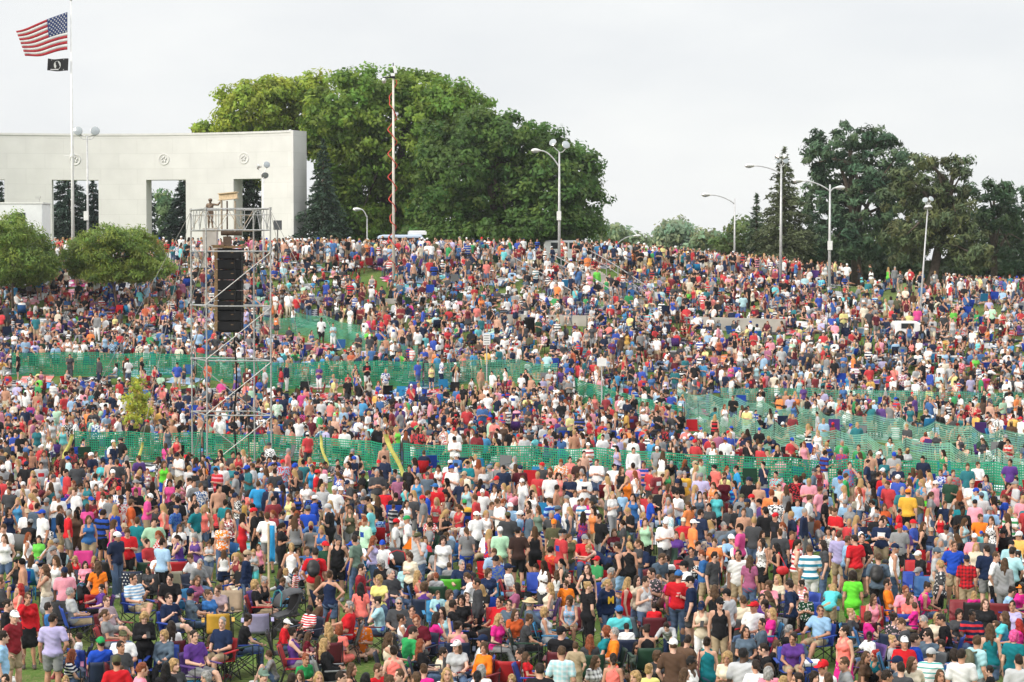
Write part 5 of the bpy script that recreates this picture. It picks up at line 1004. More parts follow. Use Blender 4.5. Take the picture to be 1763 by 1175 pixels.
# ------------------------------------------------------------------ spectators read off the photograph
# tile (origin of a 3.05x crop), then rows: x y pose facing sex+hair[+hat] shirt[/pattern][.type] [bottom.type] extras
TILES = {'A': (0, 790), 'B': (440, 790), 'C': (880, 790), 'D': (1313, 790)}
ROWS = {'A': """62 797 S fr msd+white darkred khaki.s
275 808 S b mbd lavender grey.s
145 703 R f wun red.l black.k
755 802 P f wfy black.l black.p
575 793 C r wpn grey denim.p
645 908 C f msd+olive white
862 903 C f wfy slate.l black.p
1035 907 C fr msd purple grey.s
1085 923 G fr wln teal.k black.p
1155 838 C fl msg navy
1265 820 C r wud black denim.p
908 712 X fr msd navy grey.s
580 725 X fr msn greypink grey.s
390 678 C r msg lightgrey khaki.p
718 610 X fr msd skyblue/stripe khaki.s
890 601 C f msd black
1030 525 C fr msg grey denim.p
1010 612 C fr wln mauve
1005 683 C r msd+navy slate
1110 692 C fr wun blue
1290 480 S r msd+tan navy.l denim.p
1330 472 S f kly lightgrey.k turquoise.s
668 360 P f msn red black.s
722 303 S br msn teal grey.s
838 375 S l wfr red white.p
808 308 S f msd mint.k khaki.s g
592 316 S r wun magenta.k white.k
533 265 S br msd black black.s
465 294 D f wln blue khaki.s
402 268 S f wfK brown.d brown.k
355 262 S r msg red grey.s
315 242 S r msn black khaki.s
195 233 S b msd slate charcoal.s
45 253 S f wld navy denim.s
25 392 S f wfn white/redstripe denim.p
22 338 S f msn white
138 384 S r wlr+black white denim.p
243 555 R l wln cream.k white.k
393 512 S f kly red.k red.s
447 543 C f kld pink
515 538 S b wln orange denim.p
485 608 C fr wld black
290 508 C f wld black.k
312 458 C l msn+grey grey
932 195 S b msd black grey.s
1025 235 S fr mld teal white.s
1068 247 S f wfy coral
1198 262 S f wun teal.k black.s
1272 283 R r wld red.k red.k
1165 325 S f wfy orange denim.s g
1097 427 P f kln lightgrey denim.s g
1175 478 U b kln white/stripe navy.k
940 342 C f wln+slate white
945 397 Q l wud purple.k
778 570 C f kld charcoal
528 663 C l ksd purple
272 756 C r msd blue
35 738 R r msd black
22 630 C r msn charcoal
398 918 C l ksd white
525 935 C b msd+green royal
358 1008 G r wlr navy/stripe denim.p
612 1036 C b msd+olive red
732 1072 C r msr pink
870 1070 G b wlk black
912 1052 G f wfy charcoal
1090 1115 G fl wfg grey
30 1130 G f msd white
345 1140 G f kly cream
637 1088 G f ksn lightgrey
645 962 C fr msd charcoal
895 850 C b wld white
1358 638 C r wfy black
1340 255 S l msd+red black
865 233 S l wly coral.k
605 237 S b wfy royal/floral.d royal.k
690 213 S r msn+brown rust
738 213 C f msd+black gold
800 119 S b wld black grey.s
405 12 S f msd charcoal khaki.s
215 15 S f msd lightgrey khaki.s
305 12 B fr wfd black khaki.s
175 60 S f wly coral
205 105 C b msg charcoal/print
265 68 D f wun purple.d purple.k
505 78 C fr wun coral
540 8 D f wud turquoise
670 8 S l wud charcoal.k denim.s
735 38 S f wud navy.d navy.k
860 10 H f wpn lime.k royal.s
912 0 S b ksn grey khaki.s
1060 22 S f ksn orange
1165 22 D f msn+cream white denim.p
1232 65 S r msd+navy grey
1000 98 S l msd white.k
960 110 C r wud pink
120 118 S f wud+white white
1330 20 S l msn lightgrey
40 120 S r msn white khaki.s
1225 160 S l wld black
1140 168 C f msd+black black.l
890 70 S f wly white.k
1355 115 S b msn azure.k
275 60 S f msn white
615 0 S b msn charcoal grey.s
750 15 C f msg red
90 0 S l wly greygreen
245 200 C f msn+grey grey g
370 145 C f wly magenta
1180 212 S br msd teal
1290 160 C r wfd coral
60 75 S b wld darkred
640 60 G f kln white
88 653 C l wlR coral.k
4 905 S r msd skyblue
890 1118 S f ksy tan
1143 662 C f wun greypink""",
'B': """388 588 H b wun navy.k denim.s
552 653 S b wlk coral denim.p bag:black
548 553 S r msd darkred.l black.p
525 399 S bl msd sage denim.p
365 432 C f msn+red darkgreen
290 350 S b ksd+maroon grey
312 470 S b msd red khaki.s bp:black
188 444 S b wpy white.k denim.s
348 347 S f wly blue.k
135 334 D r wld black black.p
205 302 S b wfn grey/leopard black.p
62 278 S b msn white grey.s
275 243 S b msn+slate royal n76
305 190 S r msn+white royal.k
392 234 S l msg+lightgrey black black.p
150 140 S f ksn grey khaki.s
102 50 S b msd charcoal charcoal.s
212 54 S l wpy black.k grey.k
345 18 S f wfr pink khaki.s
430 0 D f msd grey.k khaki.s
612 40 S r msd navy
655 55 D l wld black/stripe.k
1022 5 S b msd+white white/redstripe khaki.s
1118 8 S fl msd teal/stripe.k khaki.s
1272 88 S fl msd+red navy/print khaki.s
1180 104 S b wfd black.l denim.p
895 164 S r msn royal white.s
945 128 S b msn+blue red
985 262 P fr wfy black denim.p
815 179 S f msn charcoal/plaid
722 237 S br ksn lightgrey
732 312 S r msd+red white
802 296 S l msg+green white khaki.s
855 386 R fl msg+olive lightgrey denim.p
985 404 S f wfd white denim.p
1108 358 H b wfn grey royal.s
1325 278 S b msd+olive charcoal/print
1285 354 S b msg+white mint grey.s
1228 369 S r wly red.k white.s
642 194 S b wln black
552 331 C f msr black
612 405 H r wlr lavender.k denim.p
635 281 C b msd skyblue
897 331 C l msd grey
1112 316 C f msd white
432 402 S f msd+charcoal black.k
668 530 C f wfg black g
722 583 C fr mbg charcoal
650 614 C f wfy yellow
870 587 C r wly coral.k
950 604 C b ksr lightgrey
885 649 C b wfn purple.k
1015 552 C b ksn grey
1080 534 C f msg navy
1148 599 C l msn white
1170 632 S l msd charcoal.l black.p
1345 553 C r msd+navy white/plaid
1042 743 C r msd black.l black.p
958 704 C f ksn aqua
750 736 C f msg charcoal khaki.s g
657 727 Q l wud aqua denim.s
485 748 C l msg red
272 777 C fl ksK red/stripe
318 724 C l wud brown
553 843 K f msn orange/floral khaki.s g
436 868 K b wfr coral coral.s
135 848 C r ksd+white red.l denim.p
200 888 C r wud purple.k grey.p
262 900 K r kln maroon
343 884 K f kln skyblue/stripe
385 944 C r wly black.l black.p
250 1023 K fr wur green denim.s
825 778 C f msd charcoal
868 804 C fl msr maroon
978 774 C f wld aqua.k
932 818 Q r wld magenta denim.p
785 818 C r wud white.k
790 891 C br msd green
705 903 C r wln cream.k
805 973 K r msd+lightgrey white.l
725 984 G b wud coral.k
887 949 C r wlr black
1062 855 C b wud pink.k
1060 954 C f wln+white lightgrey denim.p
962 998 K r msd cream
1188 963 C fl wfn orange.l
1262 814 Q fr wly magenta grey.p
1325 738 C fl msd slate
1265 728 C fl msd red
1168 934 C l msd+navy white
1083 724 C f wfd black
635 1093 G fr msn red
495 1073 G r wln black.k
575 1122 G b wlk black
765 1117 G fl msn charcoal
848 1118 G b msn green
882 1086 G b wun magenta
1005 1090 G f wly white
1165 1118 G b wpk white
1185 1086 C b wfg white
1020 1028 G f wun cream.k g
38 1100 G f msn+sage grey
235 1112 G f kln navy
190 1130 G b msd blue
685 1118 G r wun aqua
30 618 C fr wug black.k
115 628 C r ksn navy
172 580 C r kfy white
205 574 S r kpn red/stripe
240 523 S r kld lavender
15 444 S f kln pink.k
1352 653 C l wld mauve
1222 578 C f wfn navy
815 487 S fl wfn cream
790 543 C f wfn aqua g
240 0 S r wly pink
300 30 S f wfn azure
490 40 C f msn slate
265 120 C f wun+white white
320 105 B r msd+red red
445 145 C f msn+white maroon
790 125 S l wud turquoise.k
740 170 C b msd black.l
570 155 C f wfg grey
970 185 C r wlr cream
1110 135 C f ksd royal
1170 2 S b wlr skin.n
1250 30 C fl msn+grey grey
960 30 S f wld white.k
1330 140 C f wly pink.k
1060 232 C f wfn white/floral
1100 210 C b msn+green gold
1240 225 C f msn grey
1210 270 C f wly white.k
1300 250 C b wly cream
680 150 C f msn red
720 95 C l wfr red
880 90 C r wln mauve
820 95 C f ksn purple
1335 230 C f msd+white skyblue
235 55 C r wud skyblue
30 270 C f kln+black black
115 275 C r msd slate
200 250 C b msn lightgrey
382 862 C b wly olive
1025 690 C r wfn tan
1112 715 C f wun black.k
1358 772 C f wln rust
330 1120 S f wly cream
100 1010 G l ksn grey
430 1110 S r msd slate""",
'C': """1095 724 S f msd+black black.k khaki.s g
1005 747 P f wln+navy cream.k white.p
1140 684 S bl msd+black lightgrey black.s
600 626 S r wly red.d red.d
700 611 D fr mbd lightgrey.k denim.s
500 632 S fr wpy navy.h denim.p nM
405 646 S br wuy black black.p
845 617 S br wln magenta denim.p bag:brown
750 573 S fl msd charcoal/floral
878 585 S b msn+blue red
948 611 D l msd+black navy charcoal.s
1195 483 S f msd white/print khaki.s
1058 484 S fr msd charcoal khaki.s
1012 483 S l msr blue
1318 417 S fl wld white/leopard.d black.k
620 439 S b wpy black.k black.p
568 438 S l msd black.k skyblue.s
678 433 C fl msd navy
485 454 B l wuy navy.k black.s
300 449 B fr wpn olive/floral.l
225 454 C br msd rust
402 554 S f wln black.k
38 357 S b msd+black darkbrown black.s
125 352 S b wln black black.p
225 313 S f msn+orange olive khaki.s
312 250 S l wly slate.k denim.s
378 276 S b wld purple/floral.d purple.k
238 244 S r msn+slate royal
210 203 S bl msn skyblue/plaid
470 288 S fl msd black
640 180 S f wld blue.k denim.s
730 195 S l msn royal white.s
1078 170 H f wud turquoise black.s
880 168 S fl msd white
832 183 S fl wfn brown.k
532 170 F fr wuy white grey.s
697 14 F f msn pink khaki.s
910 65 D f msg gold khaki.s
985 75 S b msg black black.p
1042 88 S b wfd red
1188 34 S l msd azure
1170 113 S l wud azure
875 57 S r msg+grey black
235 134 S r msd skin.n
205 68 S b msn white
990 168 S f wld slate.k denim.p
1270 184 S l msn+red lightgrey khaki.s
1335 253 S b msd+black charcoal khaki.s
1195 243 C f msd+black black g
98 264 S l msn slate.k
145 243 S fl wln sage.k
705 362 B f wun mint.k
768 490 C fr msn slate
825 510 C b wud white
962 462 C fl mbd charcoal
905 538 C fl msd+black white
187 653 C l wly cream.k
240 588 S b kln white.k denim.k
290 641 S f ksn orange denim.s
308 603 C fr msd black
308 717 C f wfn skyblue/floral.k
105 735 C r msg+straw slate.l
195 783 C r wfy lightgrey.k g
60 818 C r wun charcoal
262 882 C b msd+black black
265 988 K b mbn aqua/plaid
68 998 K l wud white
228 962 K b wun black
428 1018 K fr wln white/redplaid
535 1018 K b wpd coral.k
478 888 C l wfr teal
522 887 C l mbg orange
412 934 C b wlr charcoal
607 893 C b ksd white/stripe
612 944 K l ksn+red lime
718 878 C b wud black.k
830 848 B f ksd lightgrey.l navy.p
655 976 K f wld greygreen g
752 997 K fr wfn charcoal
835 1003 K r wpk black.k
903 933 C br msd brown
938 1036 G fr msK white.k
1030 938 S b wud teal.k denim.p bag:maroon
1140 1044 G f wfy cream
1215 1023 K b mbK lightgrey
1285 1070 K b wpd white
1265 748 C fl msd+red white
1322 740 C f wud purple
1215 722 C b msn cream
1235 893 C f wld slate
1312 846 C l msd slate
1318 893 K fl wud black g
1290 945 K r wpk magenta
1070 664 S b wln black.k
722 1088 K b wuy yellow
655 1105 G f wfy sage
1350 945 K l msd black
1350 783 C l wly magenta
1252 503 S b wln mauve denim.s
660 614 S f wld cream
495 572 C fr msg grey
1038 388 C f mbn cream
1195 413 C f msn white
1350 1085 G b wfg pink
355 0 S f msn darkbrown khaki.s
450 0 F f msn white denim.s
510 90 S l wly cream.k
540 25 C f msd white
580 40 S f wln black
640 20 S b msd pink
655 60 S l wlr white
610 90 R f wly orange.k
725 110 C f ksn grey
800 75 C f msn navy/plaid
795 115 C f kfy white
785 150 C f msd black
965 30 S r wly cream
995 0 S fr msn mint
1075 28 S fl msd+black coral
1120 95 S f wud maroon
1260 95 C f msd+black black
1210 185 C f msn+olive grey
1155 240 C f mbd charcoal
820 290 C f wld black
695 275 C f wuy royal.k
585 170 S f ksn skyblue
90 220 C r msn+tan tan
335 165 C f msn white
400 205 C f wfr magenta
60 130 C l wln white
100 145 C l wln maroon
930 245 C r wld coral
905 310 C f msn+cream red
865 375 C f wfn purple/floral
900 390 S b kly royal.k
600 300 C f kfy white
1070 320 C l wly grey
1115 330 C f mbg grey
1290 125 C f msn pink/plaid
1010 340 C l msd+grey white
430 390 C l mbn skin.n
490 375 C r ksn grey
540 365 C f wln maroon
385 395 C f msn+grey red
1245 380 C f wld black
1155 395 C f msn+white skyblue
985 435 C f msd black
1115 420 C f ksn cream
355 210 C f ksn mauve
5 1135 S f kfy cream
95 1020 C r kln red
338 965 S b ksn khaki
850 948 S b msn+white brown
752 765 C b ksd red
565 775 C b msd+blue turquoise
150 1080 S b msd black
590 1110 S l ksn navy
900 1100 S r wln maroon
30 270 C l msd+white skyblue""",
'D': """430 878 S fl wud coral.k magenta.k
150 637 H l msd navy black.s
228 708 F f ksn darkgreen/print black.s
355 668 B b wly turquoise khaki.s
475 590 S b wfd lime lime.s
225 637 C fl wud pink/stripe.k
250 455 S b msn white/tealstripe white.s
178 423 S r msd white/redstripe.k khaki.s
92 365 S b msn charcoal
85 443 S l wlk black.k black.k bag:red
325 428 S l mld charcoal denim.p
402 388 S b msn lavender khaki.s
440 403 S r msn skyblue
488 394 S bl msd red khaki.s
522 393 S fl msd black
625 310 F f msd navy khaki.s g
720 335 D f msn+red grey/print black.s
688 445 S r msg+navy white.k denim.p
762 158 S b msn+orange gold black.s
848 179 C f msg lime
640 68 S b msn red khaki.s
700 88 S fl msn white.l denim.p
608 72 S b msd black
432 74 S r msn green
405 60 S b msd skyblue
515 103 S b wly coral
200 90 S r wud pink denim.p
265 48 S r msg+charcoal slate
545 2 S r mbd navy khaki.s
790 48 S b wfn royal/floral
828 52 S b wln teal denim.s
938 55 S fl wpn royal
870 52 S l wld skyblue
1142 126 S b msd aqua/plaid
1150 179 S b msn+slate lightgrey
1275 186 S l wfn+magenta royal
240 187 S r msn white denim.p
68 198 S b msd white
325 190 S r msd black
18 253 S b msd+black black khaki.s
1005 432 S f msn royal khaki.s
908 466 S r msn+slate lightgrey khaki.s
932 533 S l msy charcoal/print black.s
1072 507 S b msn+navy red/redplaid khaki.s
1180 454 S b msd navy grey.s
1218 488 S r msn white/stripe
935 417 C f wlg+straw grey
612 558 S f ksn charcoal black.s
608 497 S b mbn slate bp:black
675 640 C r msd orange
757 655 C f msr pink
830 652 C r wud magenta.k
793 753 C l ksn magenta
775 713 C f wln coral
580 708 C f wln pink.k
298 773 C fl msn skyblue khaki.s
485 792 C r wuy charcoal
560 803 C r wfn magenta
690 812 C b wud charcoal/floral
118 862 G r msg black denim.p
35 947 G r msn black black.p
35 1085 G b wfn pink
330 1060 G fl msn+red white
345 1112 G b msn charcoal
440 1043 G l msn grey
555 928 C fl ksK white
605 996 K fl wuR teal.k
690 935 C r wuy lightgrey
745 927 C f msd+white red
825 918 C r msd royal
868 912 C fl msd slate g
772 840 C l msn charcoal
885 828 C l msg black
922 826 C f wfy cream
978 812 C l msd black
1098 793 C f msK navy/redstripe
1170 742 C f wln black
1035 798 C f wfd charcoal
955 948 G fl msd black g
880 998 G b msn+lightgrey white/greenstripe
1008 1008 G b wfd blue/floral
1045 995 G b msd white
1128 928 S br msn aqua grey.s bp:olive
1195 868 S b wln teal.k denim.s
1318 903 S b wfP teal denim.p
1340 843 C l wlR magenta
1345 1030 S b msd lightgrey denim.p
780 1043 G f wln cream
720 1032 G l msn+navy slate
725 1072 G b msd charcoal
525 1006 G r wln brown
1275 670 C r wud skyblue
1345 663 C fl wfd+orange magenta
1108 697 C b kly magenta.h
1312 753 C f wud lavender
1250 803 C l wln turquoise
1252 848 G fl msn white
42 783 C fl kly magenta
15 740 C f wfd purple
62 698 C l wln olive
68 613 C fl wly cream
35 637 C f wfn pink/floral
865 258 S r kly white
935 290 S f kfy red
988 262 S r kpn black denim.s
1050 246 D f mbK black denim.s
1142 288 C f msn orange
1205 298 S fl wln white.k
1290 288 S l wln black.k
835 328 S r wln black.k red.s
715 262 S r ksd red
385 252 S fl msn red
308 325 C r wlr grey
1308 428 C f msd+black aqua
1110 387 C f msg+white pink/plaid
1170 388 C f msn charcoal
1345 488 S l wud black.l
1270 522 S b wln grey.l
1310 462 S b msd aqua
985 388 C f wfg slate
1262 358 C f msd+black black
120 255 C l msn+straw white
110 330 S l wfr grey
180 210 C f msn skyblue
175 85 S b msn black
315 75 C f wly pink
100 100 C f kfg pink
85 130 C f mbn cream
330 160 C f msg skyblue
495 185 C f wly cream
460 240 C f wfg grey
485 295 S r wly grey
665 300 C l wld turquoise
605 215 C l msd white
640 235 C f wln rust
595 285 C f msn+grey black
1035 165 S b wlr brown
960 222 C f msn navy
1215 195 S l wud coral
1040 225 C f msK teal
1080 165 C f wly cream
1195 245 C f msd+grey skyblue
1300 0 S f msd purple
1130 15 C f msn white g
880 170 S r wpn grey
1290 125 C f msd darkred
1000 55 S f msn grey
985 90 C f msd+grey sage
350 250 C l wln cream
440 210 C f msd+grey skyblue
155 380 C f msn red
1330 310 C l wlr coral
1345 375 C b wfn pink
1050 395 C l wln black
1120 440 C f wly cream
155 905 C f wud purple
200 1090 S l msd charcoal
270 1120 S f wfd grey
640 1110 S r msd black
930 1105 S f wln coral
1200 1090 S l ksd black
100 1115 S r wly sage"""}
CNAME = {'lightgrey': 'light grey', 'skyblue': 'sky blue', 'darkgreen': 'dark green', 'darkred': 'dark red', 'darkbrown': 'dark brown', 'greypink': 'pinkish grey', 'greygreen': 'grey green'}
PNAME = {'stripe': 'striped', 'redstripe': 'red striped', 'tealstripe': 'teal striped', 'greenstripe': 'green striped', 'plaid': 'plaid', 'redplaid': 'checked', 'floral': 'floral', 'print': 'printed', 'leopard': 'mottled'}
TNAME = {'t': 'tee', 'l': 'long sleeved top', 'h': 'hoodie', 'k': 'tank top', 'd': 'dress', 'n': 'bare torso'}
FNAME = {'f': 'facing the camera', 'fl': 'turned half left', 'l': 'in left profile', 'bl': 'half turned away left', 'b': 'seen from behind', 'br': 'half turned away right', 'r': 'in right profile', 'fr': 'turned half right'}
PONAME = {'S': 'standing', 'F': 'standing arms folded', 'H': 'standing hands on hips', 'D': 'standing forearm raised', 'P': 'standing looking at hands', 'R': 'standing hand to face', 'U': 'standing arm up', 'B': 'bending forward', 'C': 'sitting', 'X': 'sitting legs crossed', 'Q': 'sitting hand to face', 'G': 'sitting on the ground', 'K': 'sitting cross legged', 'L': 'reclining'}
PEOPLE = []
for tile, txt in ROWS.items():
    for line in txt.strip().split('\n'):
        q = line.split(); x, y = TILES[tile][0] + float(q[0]) / 3.05, TILES[tile][1] + float(q[1]) / 3.05
        hat = None; hs = q[4]
        if '+' in hs: hs, hat = hs.split('+')
        sex = hs[0]; style, hc = hs[1], hs[2]; kid = sex == 'k'
        if kid: sex = 'w' if style in 'lpuf' else 'm'
        dark = hc == 'K'; hc = 'k' if dark else hc
        if style == 's' and sex == 'w': style = 'f'
        sh = q[5]; tt = 't'
        if '.' in sh: sh, tt = sh.split('.')
        patn = None
        if '/' in sh: sh, patn = sh.split('/')
        rest = q[6:]; bot = None; ex = {}
        for r_ in rest:
            if r_ == 'g': ex['g'] = 1
            elif r_[0] == 'n' and r_[1:] in ('76', 'M'): ex['num'] = r_[1:]
            elif ':' in r_: a, b = r_.split(':'); ex[a] = b
            elif '.' in r_: bot = tuple(r_.split('.'))
        pose = q[2]; pose = 'S' if pose in 'GKC' and float(q[1]) > 980 and (float(q[1]) > 1030 or q[3] in ('b', 'br', 'bl')) else pose; mp = random.choice({'S': ['S', 'S', 'Sb', 'Sc', 'Sd', 'T'], 'C': ['C', 'Cb', 'Cc'], 'G': ['G', 'Gb']}.get(pose, [pose]))
        if bot is None: bot = random.choice([('denim', 'p'), ('khaki', 's'), ('denim', 's'), ('grey', 's'), ('black', 's'), ('black', 'p')])
        sc = (.965 if sex == 'm' else .91) * random.uniform(.97, 1.03) * (.74 if kid else 1.0)
        pz = skel(mp, sex)['top']; shift = 0.0
        sit = pose in 'CXQ'
        H = pz * sc if not (kid and sit) else pz * sc + .53 * (1 - sc)
        p = at_z(x, y, H); 
        PEOPLE.append(dict(px=x, py=y, pos=np.array([p[0], p[1], 0.0]), pose=pose, mp=mp, face=q[3], sex=sex, kid=kid, style=style, hc=hc, hat=hat, top=sh, pat=patn, tt=tt, bot=bot, ex=ex, sc=sc, skin=DARK_SKIN if dark else SKINS[int(rng.integers(len(SKINS)))], lift=(.53 * (1 - sc) if kid and sit else 0.0)))
# keep bodies apart: slide along the sight line, hardly visible in the picture
for it in range(14):
    for i in range(len(PEOPLE)):
        for j in range(i + 1, len(PEOPLE)):
            a, b = PEOPLE[i]['pos'], PEOPLE[j]['pos']; d = b - a; L = float(np.linalg.norm(d[:2])); need = .50
            if abs(d[0]) < .6 and L < need:
                s = (need - L) * .5; sg = 1 if d[1] >= 0 else -1
                for q_, sgn in ((PEOPLE[i], -sg), (PEOPLE[j], sg)):
                    r_ = q_['pos'][:2] / np.linalg.norm(q_['pos'][:2]); q_['pos'][:2] += r_ * s * sgn
PEOPLE.sort(key=lambda p: p['pos'][1])
for p in PEOPLE: p['rz'] = R(FACING[p['face']]) + math.atan2(-p['pos'][0], p['pos'][1]) + random.uniform(-.22, .22)
N_IND = 300
INDIV, REST = PEOPLE[:N_IND], PEOPLE[N_IND:]

def cname(c): return CNAME.get(c, c)
def short(p):
    s = cname(p['top']) + ((' ' + PNAME[p['pat']]) if p['pat'] else '') + ' ' + TNAME[p['tt']] if p['tt'] != 'n' else 'bare torso'
    if p['hat']: s += ' and ' + ('straw hat' if p['hat'] == 'straw' else cname(p['hat']) + ' cap')
    return s
def mid(p): return 'person in ' + short(p) + ' ' + PONAME[p['pose']]
nw_ = lambda s: len(s.split())
def make_labels():
    cnt = lambda fn: {k: [fn(p) for p in PEOPLE].count(k) for k in set(fn(p) for p in PEOPLE)}
    c_short = cnt(short); used = set()
    full = lambda p: 'person in ' + short(p) + ' ' + PONAME[p['pose']] + ' ' + FNAME[p['face']]
    c_full = cnt(full)
    for p in INDIV:
        cand = []
        if c_full[full(p)] == 1: cand.append(full(p))
        nb = sorted((q for q in PEOPLE if q is not p), key=lambda q: (q['px'] - p['px']) ** 2 + 1.6 * (q['py'] - p['py']) ** 2)[:26]
        nb.sort(key=lambda q: (c_short[short(q)] > 1))
        for base in (full(p), mid(p), 'person in ' + short(p)):
            for q in nb:
                if c_short[short(q)] > 1: continue
                dx, dy = q['px'] - p['px'], q['py'] - p['py']; rel = ('just left of' if dx > 0 else 'just right of') if abs(dx) > abs(dy) else ('just behind' if dy > 0 else 'just before')
                cand.append(f"{base} {rel} {short(q)}")
        lab = next((c for c in cand if nw_(c) <= 16 and c not in used), None) or full(p)
        used.add(lab); p['label'] = lab
make_labels()
GP = 'spectators on the lawn'
def stable(o, name): o.name = name; return o
def lettering(text, size, parent, mtx, m):
    cu = bpy.data.curves.new('lettering', 'FONT'); cu.body = text; cu.size = size; cu.align_x = 'CENTER'; cu.align_y = 'CENTER'; cu.extrude = .003; cu.offset = .006
    t = bpy.data.objects.new('tmp', cu); C.objects.link(t); dg = bpy.context.evaluated_depsgraph_get(); me = bpy.data.meshes.new_from_object(t.evaluated_get(dg)); bpy.data.objects.remove(t)
    return link('lettering', me, m, parent, mtx=mtx)
M['ink_white'] = mat('white_print', (.75, .75, .75), .7); M['ink_maize'] = mat('maize_print', (.80, .48, .02), .7)
M['leather'] = mat('bag_leather', obj_color=True, rough=.5, noise=.2, nscale=12, bump=.3, bscale=30)
def build_person(p, i):
    J = skel(p['mp'], p['sex']); body = bpy.data.objects.new('person', body_mesh(p['mp'], p['sex'])); C.objects.link(body)
    mir = -1 if (i % 2) else 1; fat = random.uniform(.93, 1.10) if p['sex'] == 'm' and not p['kid'] else random.uniform(.92, 1.08)
    body.location = (p['pos'][0], p['pos'][1], p['lift'] + (.02 if p['pose'] in 'CXQGKL' else .012)); body.rotation_euler = (0, 0, p['rz']); body.scale = (mir * p['sc'] * fat, p['sc'] * fat, p['sc']); body.color = (*p['skin'], 1)
    tag(body, p['label'], 'person', GP)
    if p['tt'] != 'n':
        t = bpy.data.objects.new({'t': 'shirt', 'l': 'long_sleeve_top', 'h': 'hoodie', 'k': 'tank_top', 'd': 'dress_bodice'}[p['tt']], garment('top', p['mp'], p['sex'], 't' if p['tt'] == 'h' and False else p['tt'])); C.objects.link(t); t.parent = body; j = random.uniform(.88, 1.12); t.color = (*[c * j for c in COL[p['top']]], 1)
        if not len(t.data.materials): t.data.materials.append(M['cloth'])
        t.material_slots[0].link = 'OBJECT'; t.material_slots[0].material = pattern_cloth(p['pat']) if p['pat'] else M['cloth']
        if p['ex'].get('num'):
            tx = p['ex']['num']; bk = p['face'] in ('b', 'br', 'bl'); Tm = J['T']; c = J['P'] + Tm @ np.array([0, .142 if bk else -.172, .33]); mt = Matrix.Translation(c) @ Matrix.Rotation(0 if not bk else math.pi, 4, 'Z') @ Matrix.Rotation(math.pi / 2, 4, 'X')
            if mir < 0: mt = mt @ Matrix.Scale(-1, 4, (1, 0, 0))
            lettering(tx, .26 if tx == '76' else .24, t, mt, M['ink_white'] if tx == '76' else M['ink_maize'])
    bc, bt = p['bot']
    b = bpy.data.objects.new({'p': 'trousers', 's': 'shorts', 'k': 'skirt', 'd': 'long_skirt'}[bt], garment('bot', p['mp'], p['sex'], bt)); C.objects.link(b); b.parent = body; b.color = (*COL[bc], 1)
    if not len(b.data.materials): b.data.materials.append(M['cloth'])
    b.material_slots[0].link = 'OBJECT'; b.material_slots[0].material = M['denim'] if bc == 'denim' else M['cloth']
    Hmat = Matrix.Translation(J['head']) @ Matrix(J['Hm'].tolist()).to_4x4(); hm = HeadMap((0, 0, 0), np.eye(3))
    if p['kid']: Hmat = Hmat @ Matrix.Scale(1.08, 4)
    def hd(name, me, m, col):
        o = bpy.data.objects.new(name, me); C.objects.link(o); o.parent = body; o.matrix_basis = Hmat; o.color = (*col, 1)
        if not len(me.materials): me.materials.append(m)
        return o
    hd('hair', head_mesh('hair', p['style']), M['hair'], HAIRC[p['hc']])
    if p['hat']: hd('straw_hat' if p['hat'] == 'straw' else 'cap', head_mesh('hat', 'straw' if p['hat'] == 'straw' else 'cap'), M['cloth'], COL[p['hat']])
    if p['ex'].get('g'): hd('sunglasses', glasses_mesh(), M['glasses'], (0, 0, 0))
    sc_ = random.choice([(.6, .6, .6), (.03, .03, .035), (.25, .25, .27), (.08, .06, .05), (.3, .05, .06)])
    for s in 'LR':
        o = bpy.data.objects.new('shoe', shoe_mesh()); C.objects.link(o); o.parent = body; o.location = J['an' + s]; o.color = (*sc_, 1)
        if not len(o.data.materials): o.data.materials.append(M['shoe'])
    if 'bp' in p['ex'] or 'bag' in p['ex']:
        pack = 'bp' in p['ex']; col = COL[p['ex'].get('bp') or p['ex'].get('bag')]; W = body.matrix_basis
        if pack: pr = [el((0, .20, 1.26), (.155, .085, .22), None, .04), el((0, .255, 1.18), (.11, .05, .10), None, .04), rc((.10, .14, 1.42), (.10, -.10, 1.44), .02), rc((.10, -.10, 1.44), (.11, -.13, 1.2), .018), rc((-.10, .14, 1.42), (-.10, -.10, 1.44), .02), rc((-.10, -.10, 1.44), (-.11, -.13, 1.2), .018)]
        else: pr = [el((.24, .10, .98), (.07, .17, .13), None, .03), rc((.24, -.02, 1.06), (.15, .0, 1.47), .014), rc((.15, .0, 1.47), (.24, .20, 1.06), .014)]
        lo, sh_ = grid_of(pr, .016); V, Q = surface_nets(field(pr, [], .016, lo, sh_), lo, .016)
        o = link('backpack' if pack else 'shoulder_bag', np_mesh('bag', V, Q), M['leather'], color=col); o.location = body.location; o.rotation_euler = body.rotation_euler; o.scale = (abs(body.scale.x), body.scale.y, body.scale.z)
        tag(o, f"{cname(p['ex'].get('bp') or p['ex'].get('bag'))} {'backpack worn' if pack else 'bag on the shoulder'} by the {mid(p)}"[:110], 'bag')
    held = 'D' if p['pose'] == 'D' else 'P' if p['pose'] == 'P' else None
